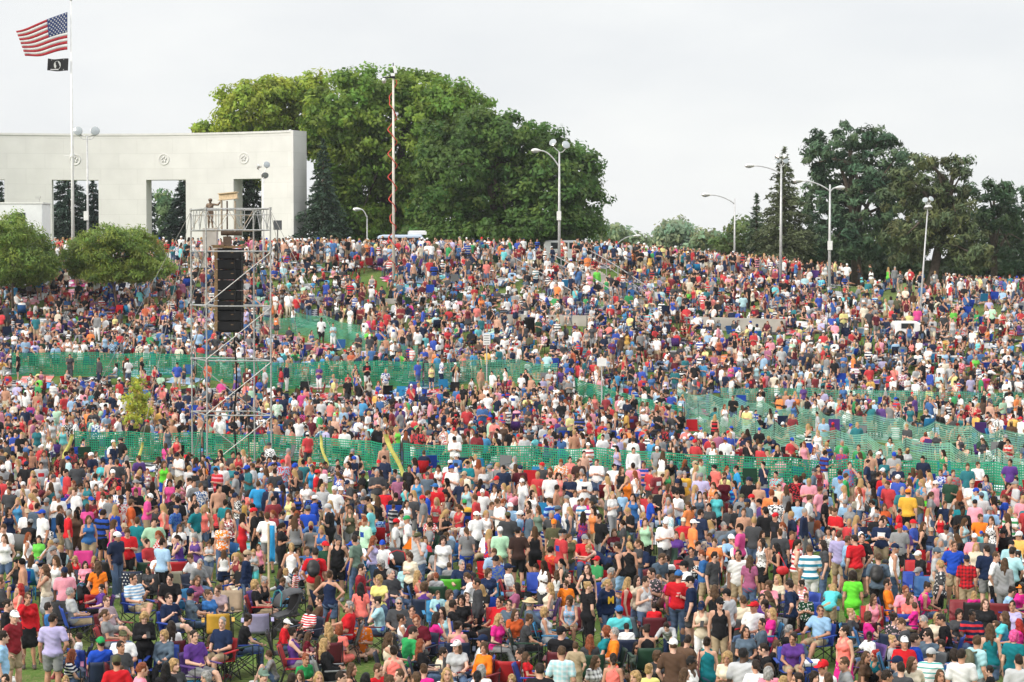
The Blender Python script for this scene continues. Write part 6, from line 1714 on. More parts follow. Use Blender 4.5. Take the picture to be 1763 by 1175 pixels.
    if held:
        bpy.context.view_layer.update() if False else None
        Mx = Matrix.Translation(body.location) @ Matrix.Rotation(p['rz'], 4, 'Z') @ Matrix.Diagonal((*body.scale, 1))
        d = unit(J['wrR'] - J['elR']); w = Mx @ Vector(J['wrR'] + d * .10)
        if held == 'D':
            col = random.choice([('red', (.5, .02, .03)), ('blue', (.02, .08, .4)), ('silver', (.5, .5, .52))]); r = empty('cup', w, f"{col[0]} cup held by the {mid(p)}", 'cup'); mb = MB(); mb.lathe([(0, -.06), (.030, -.06), (.042, .06), (.038, .06), (.028, -.05)], 12); mb.build('cup_wall', M['plastic'], r, True, color=col[1]); mb = MB(); mb.lathe([(.043, .055), (.045, .06), (.043, .066)], 12); mb.build('rim', M['plastic'], r, color=(.7, .7, .7))
        else:
            w2 = Mx @ Vector((J['wrR'] + J['wrL']) / 2 + d * .10 + np.array([0, -.02, .03])); r = empty('phone', w2, f"dark phone held by person in {short(p)}", 'phone', p['rz']); mb = MB(); mb.box((0, 0, 0), (.075, .012, .14), Matrix.Rotation(-.6, 3, 'X')); mb.build('case', M['plastic'], r, color=(.02, .02, .02)); mb = MB(); mb.box((0, .0075, .004), (.066, .003, .125), Matrix.Rotation(-.6, 3, 'X')); mb.build('screen', M['glasses'], r)
    return body
_chair_named = {}
for i, p in enumerate(INDIV):
    build_person(p, i)
    if p['pose'] in 'CXQ':
        lab = p['label'].replace('person in ', 'camp chair under person in ', 1)
        if nw_(lab) > 16: lab = 'camp chair under ' + p['label'].replace('person in ', '', 1)
        if nw_(lab) > 16: lab = ' '.join(lab.split()[:16])
        if lab in _chair_named: lab = lab + ' too'
        _chair_named[lab] = 1
        camp_chair((p['pos'][0], p['pos'][1], 0), p['rz'], random.choice(CHAIRC if p['face'] not in ('b', 'bl', 'br') else [COL[k] for k in ('navy', 'black', 'darkgreen', 'charcoal', 'navy', 'maroon')]), lab, 1.0)
# empty chairs the photo shows
def free_chair(tile, x, y, face, col, label):
    px, py = TILES[tile][0] + x / 3.05, TILES[tile][1] + y / 3.05; q = at_z(px, py, .87); camp_chair((q[0], q[1], 0), R(FACING[face]) + math.atan2(-q[0], q[1]), tuple(.8 * v for v in COL[col]), label)
free_chair('A', 1205, 930, 'br', 'darkgreen', 'empty dark green camp chair seen from behind beside the bare grass')
free_chair('A', 1352, 800, 'b', 'lavender', 'lavender camp chair back next to the person in red hoodie')
free_chair('A', 500, 700, 'b', 'red', 'bright red camp chair behind the person in light grey tee')
free_chair('A', 330, 757, 'f', 'black', 'empty black camp chair beside the person in blue tee')
free_chair('A', 437, 490, 'f', 'magenta', 'magenta camp chair back sticking up behind the child in red tank')
free_chair('A', 932, 530, 'b', 'red', 'red camp chair behind the person in sky blue striped tee')
free_chair('A', 582, 530, 'b', 'black', 'black camp chair before the person in red tee looking down')
free_chair('A', 775, 533, 'b', 'darkgreen', 'dark green camp chair between two standing people in red')
free_chair('A', 905, 580, 'b', 'cream', 'cream framed camp chair with pale back panel')
free_chair('A', 1215, 700, 'f', 'tan', 'tan camp chair facing out by the person in navy long sleeves')
free_chair('A', 1145, 800, 'b', 'gold', 'camp chair draped with a yellow and red towel')
free_chair('A', 520, 1025, 'b', 'mauve', 'dark plum camp chair in the nearest rows at the left')
free_chair('A', 450, 985, 'br', 'royal', 'royal blue camp chair under the child in white')
free_chair('A', 640, 160, 'b', 'black', 'black camp chair with small gold emblem facing away')
free_chair('B', 1025, 620, 'b', 'lime', 'lime green camp chair back by the dark grey jacket')
free_chair('B', 790, 605, 'b', 'purple', 'purple and orange camp chair beside a small orange pennant')
free_chair('B', 640, 660, 'br', 'darkred', 'dark red camp chair in front of the person wrapped in yellow')
free_chair('B', 845, 880, 'b', 'royal', 'blue camp chair behind the person in green tee')
free_chair('B', 1325, 1045, 'b', 'red', 'red camp chair at the bottom with only its back showing')
free_chair('B', 1270, 790, 'f', 'red', 'red camp chair under a grey hooded jacket')
free_chair('C', 655, 815, 'br', 'slate', 'dusty purple camp chair with red stripes beside the long red dress')
free_chair('C', 850, 445, 'f', 'red', 'red and white camp chair near the navy tee sitter')
free_chair('C', 825, 475, 'f', 'darkgreen', 'dark green camp chair in front of the red and white one')
free_chair('C', 595, 385, 'f', 'darkgreen', 'green camp chair below the person in blue tank top')
free_chair('C', 290, 30, 'f', 'navy', 'navy camp chair at the green fence by the white tee')
free_chair('C', 700, 215, 'f', 'red', 'bright red camp chair between the blue tank and the blue polo')
free_chair('C', 135, 605, 'f', 'royal', 'blue camp chair beside the person in red orange tee')
free_chair('C', 905, 540, 'f', 'red', 'red camp chair with white corners behind the black cap')
free_chair('D', 440, 845, 'b', 'navy', 'navy camp chair back behind the coral tank top')
free_chair('D', 535, 845, 'b', 'maroon', 'plum camp chair next to the navy camp chair')
free_chair('D', 735, 800, 'b', 'royal', 'royal blue camp chair beside the magenta tee child')
free_chair('D', 1040, 750, 'f', 'darkred', 'dark red camp chair with white edges by the pink hood')
free_chair('D', 1240, 745, 'b', 'darkred', 'dark red camp chair right of the pink hoodie')
free_chair('D', 40, 830, 'b', 'lightgrey', 'grey and white camp chair by the person in navy polo')
free_chair('D', 320, 740, 'b', 'royal', 'blue camp chair behind the boy with folded arms')
free_chair('D', 800, 540, 'f', 'red', 'wide red camp chair behind the blue chairs')
free_chair('D', 790, 600, 'f', 'royal', 'blue camp chair stacked close below the wide red one')
free_chair('D', 850, 625, 'f', 'blue', 'second blue camp chair beside the magenta tube top')
# a chair back with a star-spangled cloth
_q = at_z(0 + 705 / 3.05, 790 + 580 / 3.05, .87); _c = camp_chair((_q[0], _q[1], 0), R(170) + math.atan2(-_q[0], _q[1]), COL['navy'], 'camp chair with a white starred navy back beside the striped tee sitter')
_b = [c for c in _c.children if c.name.startswith('backrest')][0]
for a in range(5):
    for c_ in range(6):
        g = MB(); x, z = -.21 + .085 * c_ + (.04 if a % 2 else 0), .45 + .085 * a; yb = .14 + .14 * (z - .40) / .46 + .05 * (1 - (x / .27) ** 2) + .012
        g.add([(x + (.030 if k % 2 == 0 else .013) * math.cos(math.pi * k / 5 + 1.57), yb, z + (.030 if k % 2 == 0 else .013) * math.sin(math.pi * k / 5 + 1.57)) for k in range(10)], [tuple(range(10))]); g.build('star', M['ink_white'], _b)

# ------------------------------------------------------------------ coolers, strollers, pennant, statue
def ground_px(tile, x, y, z=0.0): return at_z(TILES[tile][0] + x / 3.05, TILES[tile][1] + y / 3.05, z)
def cooler(p, rz, col, label):
    r = empty('cooler', (p[0], p[1], 0), label, 'cooler', rz, 'coolers on the lawn'); mb = MB(); mb.box((0, 0, .17), (.62, .36, .34)); o = mb.build('box', M['plastic'], r, color=col); b = o.modifiers.new('edges', 'BEVEL'); b.width = .03; b.segments = 3
    mb = MB(); mb.box((0, 0, .385), (.65, .39, .085)); o = mb.build('lid', M['plastic'], r, color=(.72, .72, .72)); b = o.modifiers.new('edges', 'BEVEL'); b.width = .025; b.segments = 3
    for s in (-1, 1): mb = MB(); mb.tube([(s * .33, -.12, .22), (s * .37, -.1, .24), (s * .37, .1, .24), (s * .33, .12, .22)], .016, 6); mb.build('handle', M['plastic'], r, color=(.7, .7, .7))
cooler(ground_px('D', 230, 1062, .43), .15, COL['royal'], 'blue cooler with white lid on the grass in front')
cooler(ground_px('A', 1010, 1130, .43), .3, COL['azure'], 'bright blue cooler with white lid at the bottom edge')
cooler(ground_px('B', 1235, 325, .43), -.2, COL['charcoal'], 'dark cooler table among the people by the white tee')
def stroller(p, rz, col, label, acc):
    r = empty('stroller', (p[0], p[1], 0), label, 'stroller', rz, 'baby strollers'); mb = MB()
    for s in (-1, 1): mb.tube([(s * .24, .42, 1.02), (s * .25, .1, .62), (s * .25, -.42, .16)], .014, 6); mb.tube([(s * .25, .38, .14), (s * .25, -.05, .52)], .014, 6)
    mb.tube([(-.24, .42, 1.02), (.24, .42, 1.02)], .016, 6); mb.tube([(-.25, -.42, .16), (.25, -.42, .16)], .012, 6); mb.tube([(-.25, .38, .14), (.25, .38, .14)], .012, 6); mb.build('frame', M['chair_frame'], r)
    V = []; F = []
    for i in range(9):
        w = math.radians(-5 + 120 * i / 8)
        for j in range(7): x = (j / 6 - .5) * .5; V.append((x, .16 - .42 * math.cos(w) * .9 + .05, .70 + .38 * math.sin(w) * (1 - .25 * (2 * j / 6 - 1) ** 2)))
    for i in range(8):
        for j in range(6): F.append((i * 7 + j, (i + 1) * 7 + j, (i + 1) * 7 + j + 1, i * 7 + j + 1))
    mb = MB(); mb.add(V, F); o = mb.build('canopy', M['nylon'], r, True, color=col); md = o.modifiers.new('cloth', 'SOLIDIFY'); md.thickness = .012
    mb = MB(); mb.tube([(-.25, -.20, .72), (-.2, -.14, 1.0), (0, -.12, 1.06), (.2, -.14, 1.0), (.25, -.20, .72)], .016, 6); mb.build('canopy_trim', M['nylon'], o, color=acc)
    mb = MB(); mb.box((0, .0, .50), (.44, .5, .06), Matrix.Rotation(.2, 3, 'X')); mb.box((0, .25, .74), (.44, .06, .5), Matrix.Rotation(-.3, 3, 'X')); o = mb.build('seat', M['nylon'], r, color=col); mb = MB(); mb.box((0, .08, .26), (.40, .45, .16)); mb.build('basket', M['nylon'], r, color=(.03, .03, .03))
    for x in (-.27, .27):
        for y in (-.42, .38): mb = MB(); mb.lathe([(0, -.025), (.07, -.025), (.12, -.02), (.125, 0), (.12, .02), (.07, .025), (0, .025)], 16, Matrix.Translation((x, y, .125)) @ Matrix.Rotation(math.pi / 2, 4, 'Y')); mb.build('wheel', M['rubber'], r, True)
stroller(ground_px('B', 150, 690, 1.05), R(-60), COL['charcoal'], 'grey stroller with teal trimmed hood beside the lavender chair', COL['teal'])
stroller(ground_px('B', 735, 480, 1.05), R(20), COL['black'], 'black stroller with red lining behind the bald sitter', COL['red'])
stroller(ground_px('A', 395, 655, 1.05), R(70), COL['black'], 'dark stroller with teal piping behind the light grey tee', COL['teal'])
stroller(ground_px('A', 490, 200, 1.05), R(90), COL['black'], 'black hooded stroller with red trim in the middle rows', COL['red'])
def pennant():
    p = ground_px('B', 822, 800, 0.0); r = empty('pennant_pole', (p[0], p[1], 0), 'thin white pole with a small orange pennant above the chairs', 'pennant'); q = ground_px('B', 818, 540, 0); h = 1.85; mb = MB(); mb.tube([(0, 0, 0), (0, 0, h)], .010, 6); mb.build('pole', M['sign_white'], r)
    mb = MB(); mb.add([(0, -.004, h), (0, -.004, h - .34), (-.24, -.03, h - .30), (0, .004, h), (0, .004, h - .34), (-.24, -.02, h - .30)], [(0, 1, 2), (3, 5, 4), (0, 2, 5, 3), (1, 4, 5, 2)]); mb.build('pennant_cloth', M['cloth'], r, color=COL['orange'])
pennant()
def towel_pole():
    p = ground_px('B', 68, 560, 0.0); z = 1.95; q = at_z(440 + 68 / 3.05, 790 + 340 / 3.05, z); r = empty('towel_pole', (q[0], q[1], 0), 'wooden pole hung with a long bright blue towel', 'pole'); mb = MB(); mb.tube([(0, 0, 0), (0, 0, z)], .03, 8); mb.build('pole', M['beam'], r); V = []; F = []
    for i in range(9):
        for j in range(4): V.append((.03 + .13 * j / 3, -.03 + .03 * math.sin(2 * j + .6 * i), z - .05 - .92 * i / 8))
    for i in range(8):
        for j in range(3): F.append((i * 4 + j, (i + 1) * 4 + j, (i + 1) * 4 + j + 1, i * 4 + j + 1))
    mb = MB(); mb.add(V, F); o = mb.build('towel', M['cloth'], r, True, color=COL['azure']); md = o.modifiers.new('cloth', 'SOLIDIFY'); md.thickness = .012
towel_pole()
def statue():
    d = 141; t = at(362, 341, d); z0 = float(terrain(t[0], d)); r = empty('soldier_statue', (t[0], d, z0), 'bronze soldier statue with one arm raised on a plinth before the colonnade', 'statue')
    J = skel('U', 'm'); J = {**J}; J['elR'] = J['shR'] + np.array([-.28, -.06, -.02]); J['wrR'] = J['elR'] + np.array([-.20, -.06, .22]); J['elL'] = J['shL'] + np.array([.08, .0, -.29]); J['wrL'] = J['elL'] + np.array([-.22, -.16, -.02])
    pr = body_prims(J, .016) + [el(J['head'] + [0, .0, .05], (.125, .14, .10), None, .02), rc(J['P'] + [.12, -.17, .2], J['P'] + [-.2, -.2, .5], .03), el(J['P'] + [0, .17, .32], (.15, .09, .2), None, .04)]
    lo, sh = grid_of(pr, .02); V, Q = surface_nets(field(pr, [], .02, lo, sh, .004), lo, .02); sc = 1.18; H = t[2] - z0 - J['top'] * sc - .05
    o = link('figure', np_mesh('figure', V, Q), M['bronze'], r); o.location = (0, 0, H); o.scale = (-sc, sc, sc)
    mb = MB(); mb.box((0, 0, H / 2), (.95, .95, H)); mb.box((0, 0, .12), (1.2, 1.2, .24)); mb.build('plinth', M['concrete'], r)
statue()
def plaque():
    p = at(478, 388, 142); z0 = float(terrain(p[0], 142)); r = empty('dark_plaque_board', (p[0], 142, z0), 'small dark plaque board standing before the end pylon', 'sign'); H = p[2] - z0; mb = MB(); mb.box((0, 0, H), (.58, .08, .66)); mb.build('board', M['plaque'], r); mb = MB(); mb.tube([(0, .02, 0), (0, .02, H)], .04, 6); mb.build('post', M['chair_frame'], r)
plaque()
# ------------------------------------------------------------------ the rest of the crowd: one mass of thousands, coloured face by face
CLS = ['skin', 'top', 'bot', 'hair', 'hat', 'shoe', 'chair']
TOPW = [('black', 19), ('charcoal', 11), ('white', 25), ('lightgrey', 6), ('grey', 7), ('navy', 14), ('slate', 3), ('blue', 5), ('royal', 3.2), ('azure', 2.5), ('skyblue', 5), ('aqua', 1.8), ('turquoise', 1.6), ('teal', 3), ('mint', 1.2), ('green', 2), ('lime', .8), ('darkgreen', 1.5), ('olive', 1), ('yellow', 1.5), ('gold', 1), ('orange', 1.5), ('rust', .8), ('coral', 2.6), ('red', 10), ('darkred', 4.5), ('maroon', 4), ('magenta', 1.6), ('pink', 3.2), ('mauve', 1.5), ('purple', 1.6), ('lavender', 2), ('brown', 1.2), ('cream', 2)]
TW = np.array([w for _, w in TOPW], float); TW /= TW.sum(); TC = np.array([COL[k] for k, _ in TOPW]); TC = TC * .84 + TC.mean(1, keepdims=True) * .16
BOTC = np.array([COL[k] for k in ('denim', 'denim', 'denim', 'khaki', 'khaki', 'black', 'charcoal', 'grey', 'white', 'navy', 'cream')])
HC = np.array([HAIRC[k] for k in 'kddnnnyyrgd'] ); SC = np.array(SKINS + [(.50, .28, .19)] * 4 + [DARK_SKIN])
CAPC = np.array([COL[k] for k in ('white', 'white', 'black', 'navy', 'red', 'grey', 'tan', 'royal', 'charcoal')]); CC = np.array(CHAIRC) * .8
SHC = np.array([(.6, .6, .6), (.05, .05, .05), (.2, .2, .22), (.1, .07, .05)])
def lod_mesh(pose, sex, tt, bt, style, hat, h, g, chair):
    J = skel(pose, sex); hm = HeadMap(J['head'], J['Hm']); groups = {'skin': (body_prims(J, g), []), 'bot': (bottom_prims(J, bt), [])}
    if tt != 'n':
        T, P = J['T'], J['P']; groups['top'] = (top_prims(J, tt, .016 + g), [el(P + T @ [0, -.10, .53], (.06, .10, .09), T)] if tt in 'kd' else [])
    pr, sb = hair_prims(style, hm); groups['hair'] = (pr, [el(hm(0, -.105, -.035), (.074, .085, .092), hm.Hm)])
    if hat: groups['hat'] = hat_prims('cap', hm)
    groups['shoe'] = ([rc(J['an' + s] + [0, .035, -.045], J['an' + s] + [0, -.145, -.05], .048, .042, .02) for s in 'LR'], [])
    allp = [p for a, _ in groups.values() for p in a]; lo, sh = grid_of(allp, h); F = {}
    for k, (a, b) in groups.items(): F[k] = field(a, b, h, lo, sh)
    names = list(groups); S = np.stack([F[k] for k in names]); f = S.min(0); V, Q = surface_nets(f, lo, h); c = V[Q].mean(1); ii = np.clip(np.round((c - lo) / h).astype(int), 0, np.array(sh) - 1); cl = S[:, ii[:, 0], ii[:, 1], ii[:, 2]].argmin(0); cls = np.array([CLS.index(n) for n in names])[cl]
    if chair:
        mb = MB(); mb.box((0, .25, .68), (.54, .03, .52), Matrix.Rotation(-.28, 3, 'X')); mb.box((0, -.12, .43), (.52, .54, .03)); mb.box((.33, -.1, .65), (.08, .5, .03)); mb.box((-.33, -.1, .65), (.08, .5, .03))
        for s in (-1, 1): mb.box((s * .31, -.34, .31), (.03, .03, .64)); mb.box((s * .31, .28, .2), (.03, .03, .4))
        q = np.array(mb.f); Q = np.concatenate([Q, q + len(V)]); V = np.concatenate([V, np.array(mb.v)]); cls = np.concatenate([cls, np.full(len(q), CLS.index('chair'))])
    return V.astype(np.float32), Q.astype(np.int32), cls.astype(np.int8)
VAR = []
for pose in ('S', 'F', 'D', 'T', 'W', 'Sb', 'R', 'P', 'Sc', 'Sd'):
    VAR += [(pose, 'm', 't', 's', 's', 0), (pose, 'm', 't', 'p' if pose in 'SFW' else 's', 's', 1), (pose, 'w', 'k', 's', 'l', 0)]
    if pose in 'SDF': VAR += [(pose, 'w', 't', 'p', 'p', 0), (pose, 'w', 'k', 'k', 'l', 0)]
VAR += [('S', 'm', 'l', 'p', 's', 0), ('S', 'm', 'n', 's', 's', 0), ('B', 'm', 't', 's', 's', 0)]
NST = len(VAR)
for pose in ('C', 'X', 'Q', 'Cb', 'Cc'): VAR += [(pose, 'm', 't', 's', 's', 0), (pose, 'm', 't', 'p', 's', 1), (pose, 'w', 't', 's', 'l', 0), (pose, 'w', 'k', 's', 'p', 0)]
NCH = len(VAR)
for pose in ('G', 'K', 'L', 'Gb'): VAR += [(pose, 'm', 't', 's', 's', 0), (pose, 'm', 't', 's', 's', 1), (pose, 'w', 'k', 's', 'l', 0), (pose, 'w', 't', 'p', 'f', 0)]
LOD = [{}, {}]
def lod(v, level):
    if v not in LOD[level]: LOD[level][v] = lod_mesh(*VAR[v][:5], VAR[v][5], (.034, .050)[level], (0.0, .006)[level], v >= NST and v < NCH)
    return LOD[level][v]
def person_on(pt): return pt
# --- where the crowd stands
occ = {}
def try_put(x, y, r):
    k = (int(x // .6), int(y // .6))
    for i in range(k[0] - 1, k[0] + 2):
        for j in range(k[1] - 1, k[1] + 2):
            for (a, b) in occ.get((i, j), ()):
                if (a - x) ** 2 + (b - y) ** 2 < r * r: return False
    occ.setdefault(k, []).append((x, y)); return True
for p in PEOPLE: occ.setdefault((int(p['pos'][0] // .6), int(p['pos'][1] // .6)), []).append((p['pos'][0], p['pos'][1]))
SEG = [(a[:2], b[:2]) for L in FENCE_LINES for a, b in zip(L[:-1], L[1:])]
SA = np.array([s[0] for s in SEG]); SB = np.array([s[1] for s in SEG])
def fence_dist(x, y):
    p = np.array([x, y]); ba = SB - SA; t = np.clip(((p - SA) * ba).sum(1) / (ba * ba).sum(1), 0, 1); return float(np.sqrt(((p - SA - t[:, None] * ba) ** 2).sum(1)).min())
def proj(x, y, z):
    v = np.array([x, y, z]) - CAMP; f = v @ FWD; return 881.5 + FPX * v[0] / f, 587.5 - FPX * (v @ UPV) / f
# bare grass in the photo: (px, py, rx, ry, keep)
BARE = [(395, 806, 85, 22, .02), (600, 822, 110, 9, .25), (1480, 503, 70, 11, .05), (1555, 515, 80, 14, .05), (1690, 540, 70, 13, .05), (1600, 487, 60, 11, .12), (1740, 575, 50, 9, .15), (645, 488, 44, 20, .08), (540, 574, 60, 16, .15), (110, 824, 34, 26, 0), (240, 832, 26, 24, 0), (566, 838, 28, 22, 0), (700, 850, 26, 22, 0), (1046, 486, 46, 18, .04), (945, 455, 52, 11, .12), (1000, 475, 50, 16, .15), (955, 568, 85, 9, .12), (1270, 578, 85, 9, .15), (662, 530, 34, 8, .2), (1085, 560, 40, 8, .5), (930, 596, 30, 10, .3), (1450, 775, 270, 17, .06), (1260, 738, 70, 14, .08), (1640, 802, 150, 30, .07), (1720, 590, 50, 9, .4), (1400, 455, 30, 6, .5), (620, 470, 40, 8, .4), (1480, 832, 180, 8, .35)]
PTS = []
CLEAR = [(11.5, .10)] * 3 + [(3.2, .18)] * 2 + [(3.2, .2), (5.5, .08), (9.5, .03), (8.0, .03), (5.0, .12), (3, .3), (3, .3)]
FPL = [([p[0] for p in L], [p[1] for p in L]) for L in FENCE_LINES]
def front_blocked(x, y):
    for (fx, fy), (dd, keep) in zip(FPL, CLEAR):
        if fx[0] - .3 < x < fx[-1] + .3:
            fa = float(np.interp(x, fx, fy)) - y
            if 0 < fa < dd and g.uniform() > (keep if fa < dd * .8 else .45): return True
    return False
g = np.random.default_rng(99); cand = 60000
ys = g.uniform(46, 152, cand); xs = g.uniform(-1, 1, cand) * (ys * .262 + 4.0)
for x, y in zip(xs, ys):
    dens = .10 if y < 50 else .50 if y < 62 else .80
    if y > 104: dens = 1.1
    if y > 145: dens = .40
    b2 = math.sin(x * 1.1 + 2.1 * math.sin(y * .43)) + math.sin(y * 1.3 + x * .37) + .6 * math.sin(x * .31 - y * .22)
    if b2 < -1.15 and y > 58: dens *= .25
    if g.uniform() > dens * y / 152 * 1.25: continue
    z = float(terrain(x, y)); px, py = proj(x, y, z); keep = 1.0
    for (a, b, rx, ry, k) in BARE:
        if ((px - a) / rx) ** 2 + ((py - b) / ry) ** 2 < 1: keep = min(keep, k)
    if g.uniform() > keep: continue
    fd = fence_dist(x, y)
    if fd < .45: continue
    if front_blocked(x, y): continue
    if y > 146 and g.uniform() < .3: continue
    # mixture: aisles and fence fronts stand, hillside sits
    blob = math.sin(x * .55 + 1.7 * math.sin(y * .31)) + math.sin(y * .47 + x * .2)
    st = .10 if y < 56 else .34 if y < 62 else .44 if y < 74 else .17 if y < 104 else .06
    if y > 140: st = .70
    if fd < 2.2: st = .75
    if 104 < y < 114 and x > -2: st = max(st, .55)
    st = st + .16 * blob * (1 if y < 139 else 0)
    u = g.uniform(); kind = 0 if u < st else (1 if g.uniform() < (.62 if y < 112 else .42) else 2)
    if not try_put(x, y, (.52, .74, .66)[kind]): continue
    PTS.append((x, y, z, kind))
print('random crowd', len(PTS))
VV, QQ, CCOL = [], [], []; base = 0
def put(v, lv, x, y, z, rz, sc, mir, fat, cols):
    global base
    V, Q, cl = lod(v, lv); c, s = math.cos(rz), math.sin(rz); X = V[:, 0] * (sc * fat * mir); Y = V[:, 1] * (sc * fat); W = np.stack([X * c - Y * s + x, X * s + Y * c + y, V[:, 2] * sc + z], 1); q = Q if mir > 0 else Q[:, ::-1]
    fc = cols[cl] * g.uniform(.93, 1.07, (len(cl), 1)).astype(np.float32); u = g.uniform()
    if u < .24:
        cen = V[Q].mean(1); top = cl == 1; acc = np.array(((.72, .72, .7), (.72, .72, .7), (.03, .03, .04), (.5, .03, .04), (.02, .06, .3))[int(g.integers(5))], np.float32)
        zc = float(np.median(cen[top, 2])) if top.any() else 1.2
        if u < .055: m = top & (np.floor(cen[:, 2] / .085).astype(int) % 2 == 0)
        elif u < .16: m = top & (np.abs(cen[:, 0]) < .10) & (np.abs(cen[:, 2] - zc - .05) < .07) & (cen[:, 1] < np.median(cen[top, 1]) if g.uniform() < .6 else cen[:, 1] > np.median(cen[top, 1]))
        else: m = top & (g.uniform(size=len(cl)) < .38)
        fc[m] = acc
    VV.append(W.astype(np.float32)); QQ.append(q + base); base += len(V); CCOL.append(fc)
def rcols(skin=None, top=None, bot=None, hair=None, hat=None):
    j = g.uniform(.85, 1.15); t = TC[g.choice(len(TC), p=TW)] if top is None else np.array(top); return np.stack([SC[g.integers(len(SC))] if skin is None else skin, t * j, BOTC[g.integers(len(BOTC))] if bot is None else bot, HC[g.integers(len(HC))] if hair is None else hair, CAPC[g.integers(len(CAPC))] if hat is None else hat, SHC[g.integers(4)], CC[g.integers(len(CC))]]).astype(np.float32)
for p in REST:
    key = {'t': 't', 'l': 't', 'h': 't', 'k': 'k', 'd': 'k', 'n': 'n'}[p['tt']]; ps = p['pose']; best, bs = 0, -1
    for i, v in enumerate(VAR):
        s = (v[0] == p['mp']) * 4 + ((v[0][0] in 'SFDTWHRP') == (ps[0] in 'SFDWHRPUB')) * 4 + (v[1] == p['sex']) * 3 + (v[2] == key) * 2 + (v[5] == bool(p['hat'])) * 2 + (v[4] == p['style']) * 1.5 + (v[3] == p['bot'][1])
        if s > bs: best, bs = i, s
    put(best, 0, p['pos'][0], p['pos'][1], p['lift'], p['rz'], p['sc'], 1, random.uniform(.95, 1.12), rcols(p['skin'], COL[p['top']], COL[p['bot'][0]], HAIRC[p['hc']], COL[p['hat']] if p['hat'] else None))
for x, y, z, kind in PTS:
    v = int(g.integers(0, NST) if kind == 0 else g.integers(NST, NCH) if kind == 1 else g.integers(NCH, len(VAR)))
    if kind == 0: rz = g.uniform(-math.pi, math.pi) if g.uniform() < .34 else g.normal(-.35, .7)
    else: rz = g.normal(-.25, .55) if g.uniform() < .82 else g.uniform(-math.pi, math.pi)
    sc = (.965 if VAR[v][1] == 'm' else .91) * g.normal(1, .035) * (.68 if g.uniform() < .07 else 1.0)
    put(v, 0 if y < 78 else 1, x, y, z, rz + math.atan2(-x, y), sc, 1 if g.uniform() < .5 else -1, g.uniform(.90, 1.10), rcols())
V, Q, K = np.concatenate(VV), np.concatenate(QQ), np.concatenate(CCOL)
me = np_mesh('crowd', V, Q); face_col(me, 'Col', K)
tag(link('crowd', me, M['crowd']), 'dense summer crowd filling the lawn and hillside behind the nearest rows', 'crowd', kind='stuff')
print('crowd faces', len(Q), 'people', len(PTS) + len(REST), 'objects', len(bpy.data.objects))

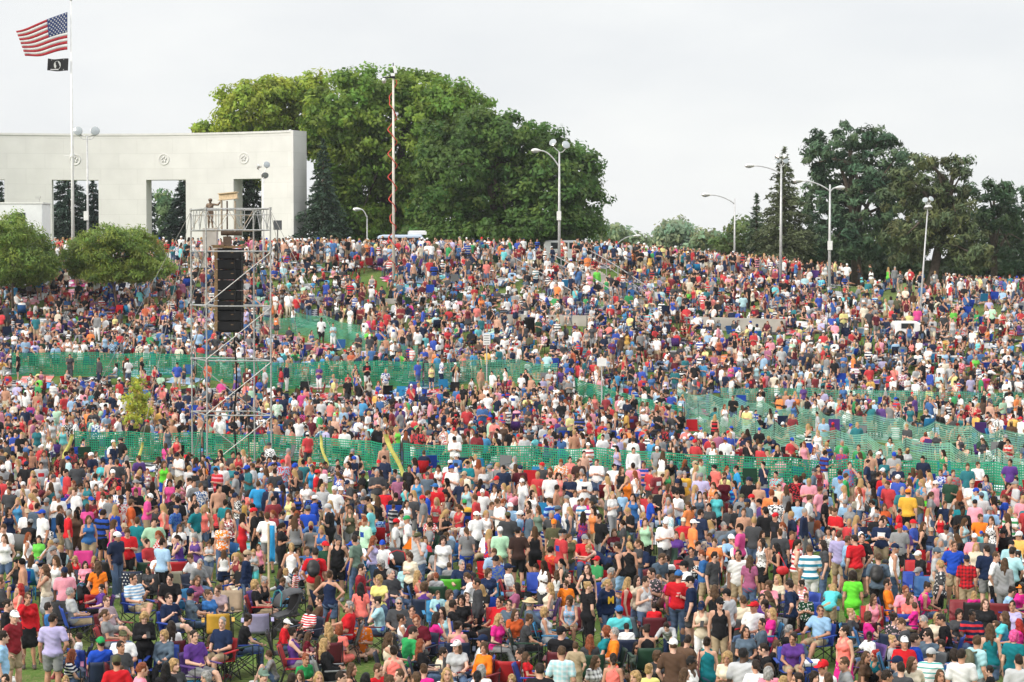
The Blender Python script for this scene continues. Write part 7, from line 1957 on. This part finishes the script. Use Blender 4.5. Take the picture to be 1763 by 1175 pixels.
# ------------------------------------------------------------------ gear among the far crowd: empty chairs, blankets, bags, coolers (uncountable clutter)
def gear():
    chair = MB(); chair.box((0, .25, .68), (.54, .03, .52), Matrix.Rotation(-.28, 3, 'X')); chair.box((0, -.12, .43), (.52, .54, .03)); chair.box((.33, -.1, .65), (.08, .5, .03)); chair.box((-.33, -.1, .65), (.08, .5, .03))
    for s in (-1, 1): chair.tube([(s * .31, -.36, .03), (s * .31, .24, .44)], .012, 4); chair.tube([(s * .31, .26, .03), (s * .28, -.38, .46)], .012, 4)
    box = MB(); box.box((0, 0, .16), (.6, .36, .32)); box.box((0, 0, .36), (.63, .39, .08))
    bag = MB(); bag.lathe([(0, .02), (.16, .03), (.20, .12), (.17, .26), (.08, .34), (0, .35)], 8)
    protos = {'chair': chair, 'cooler': box, 'bag': bag}; VA, FA4, FA3, CO4 = [], [], [], []; base = 0; n = 0; F_all = {}; FC = {}
    gg = np.random.default_rng(5)
    for _ in range(9000):
        y = gg.uniform(60, 144); x = gg.uniform(-1, 1) * y * .262; u = gg.uniform()
        if gg.uniform() > y / 144: continue
        fd = fence_dist(x, y)
        if fd < .5 or n > 1500: continue
        kind = 'blanket' if u < .42 else 'chair' if u < .72 else 'bag' if u < .9 else 'cooler'
        if kind != 'blanket' and not try_put(x, y, .50): continue
        px, py = proj(x, y, float(terrain(x, y)))
        if any(((px - a) / rx) ** 2 + ((py - b) / ry) ** 2 < 1 and gg.uniform() > k * 2 for a, b, rx, ry, k in BARE): continue
        rz = gg.normal(-.2, .6) + (math.pi if gg.uniform() < .2 else 0); c, s = math.cos(rz), math.sin(rz); col = CC[gg.integers(len(CC))] if kind == 'chair' else TC[gg.choice(len(TC), p=TW)]; n += 1
        if kind == 'blanket':
            a = np.linspace(-.9, .9, 7); b = np.linspace(-.7, .7, 6); X, Y = np.meshgrid(a, b); X, Y = X.ravel(), Y.ravel(); V = np.stack([X + .05 * np.sin(4 * Y), Y + .05 * np.sin(3 * X), 0 * X], 1); i = np.arange(5)[:, None] * 7 + np.arange(6)[None]; F = [tuple(q) for q in np.stack([i, i + 1, i + 8, i + 7], -1).reshape(-1, 4)]
        else: V = np.array(protos[kind].v); F = protos[kind].f
        W = np.stack([V[:, 0] * c - V[:, 1] * s + x, V[:, 0] * s + V[:, 1] * c + y, V[:, 2]], 1)
        W[:, 2] = V[:, 2] + (terrain(W[:, 0], W[:, 1]) + .03 + .012 * gg.uniform(size=len(W)) if kind == 'blanket' else float(terrain(x, y)))
        VA.append(W)
        for k, f in enumerate(F):
            cc = col * gg.uniform(.93, 1.07)
            if kind == 'cooler' and k >= 6: cc = np.array((.7, .7, .7))
            if kind == 'blanket' and (k // 6 + k % 6) % 3 == 0: cc = np.clip(col * .5 + .3, 0, 1)
            F_all.setdefault(len(f), []).append([base + q for q in f]); FC.setdefault(len(f), []).append(cc)
        base += len(W)
    ks = sorted(F_all); me = np_mesh('picnic_gear', np.concatenate(VA), [np.array(F_all[k]) for k in ks], False); face_col(me, 'Col', np.concatenate([np.array(FC[k]) for k in ks]))
    tag(link('picnic_gear', me, M['crowd']), 'blankets, empty chairs, bags and coolers strewn among the far crowd', 'picnic gear', kind='stuff')
gear()

# ------------------------------------------------------------------ summer haze over the park
def haze():
    mb = MB(); mb.box((0, 640, 14.0), (1240, 1440, 30.0)); m = bpy.data.materials.new('summer_haze'); m.use_nodes = True; n, l = m.node_tree.nodes, m.node_tree.links; n.remove(n['Principled BSDF'])
    v = n.new('ShaderNodeVolumePrincipled'); v.inputs['Color'].default_value = (.93, .96, 1, 1); v.inputs['Density'].default_value = .00016; v.inputs['Anisotropy'].default_value = .2; l.new(v.outputs[0], n['Material Output'].inputs['Volume'])
    tag(mb.build('haze', m), 'thin pale summer haze lying over the whole park', 'haze', kind='stuff')
haze()
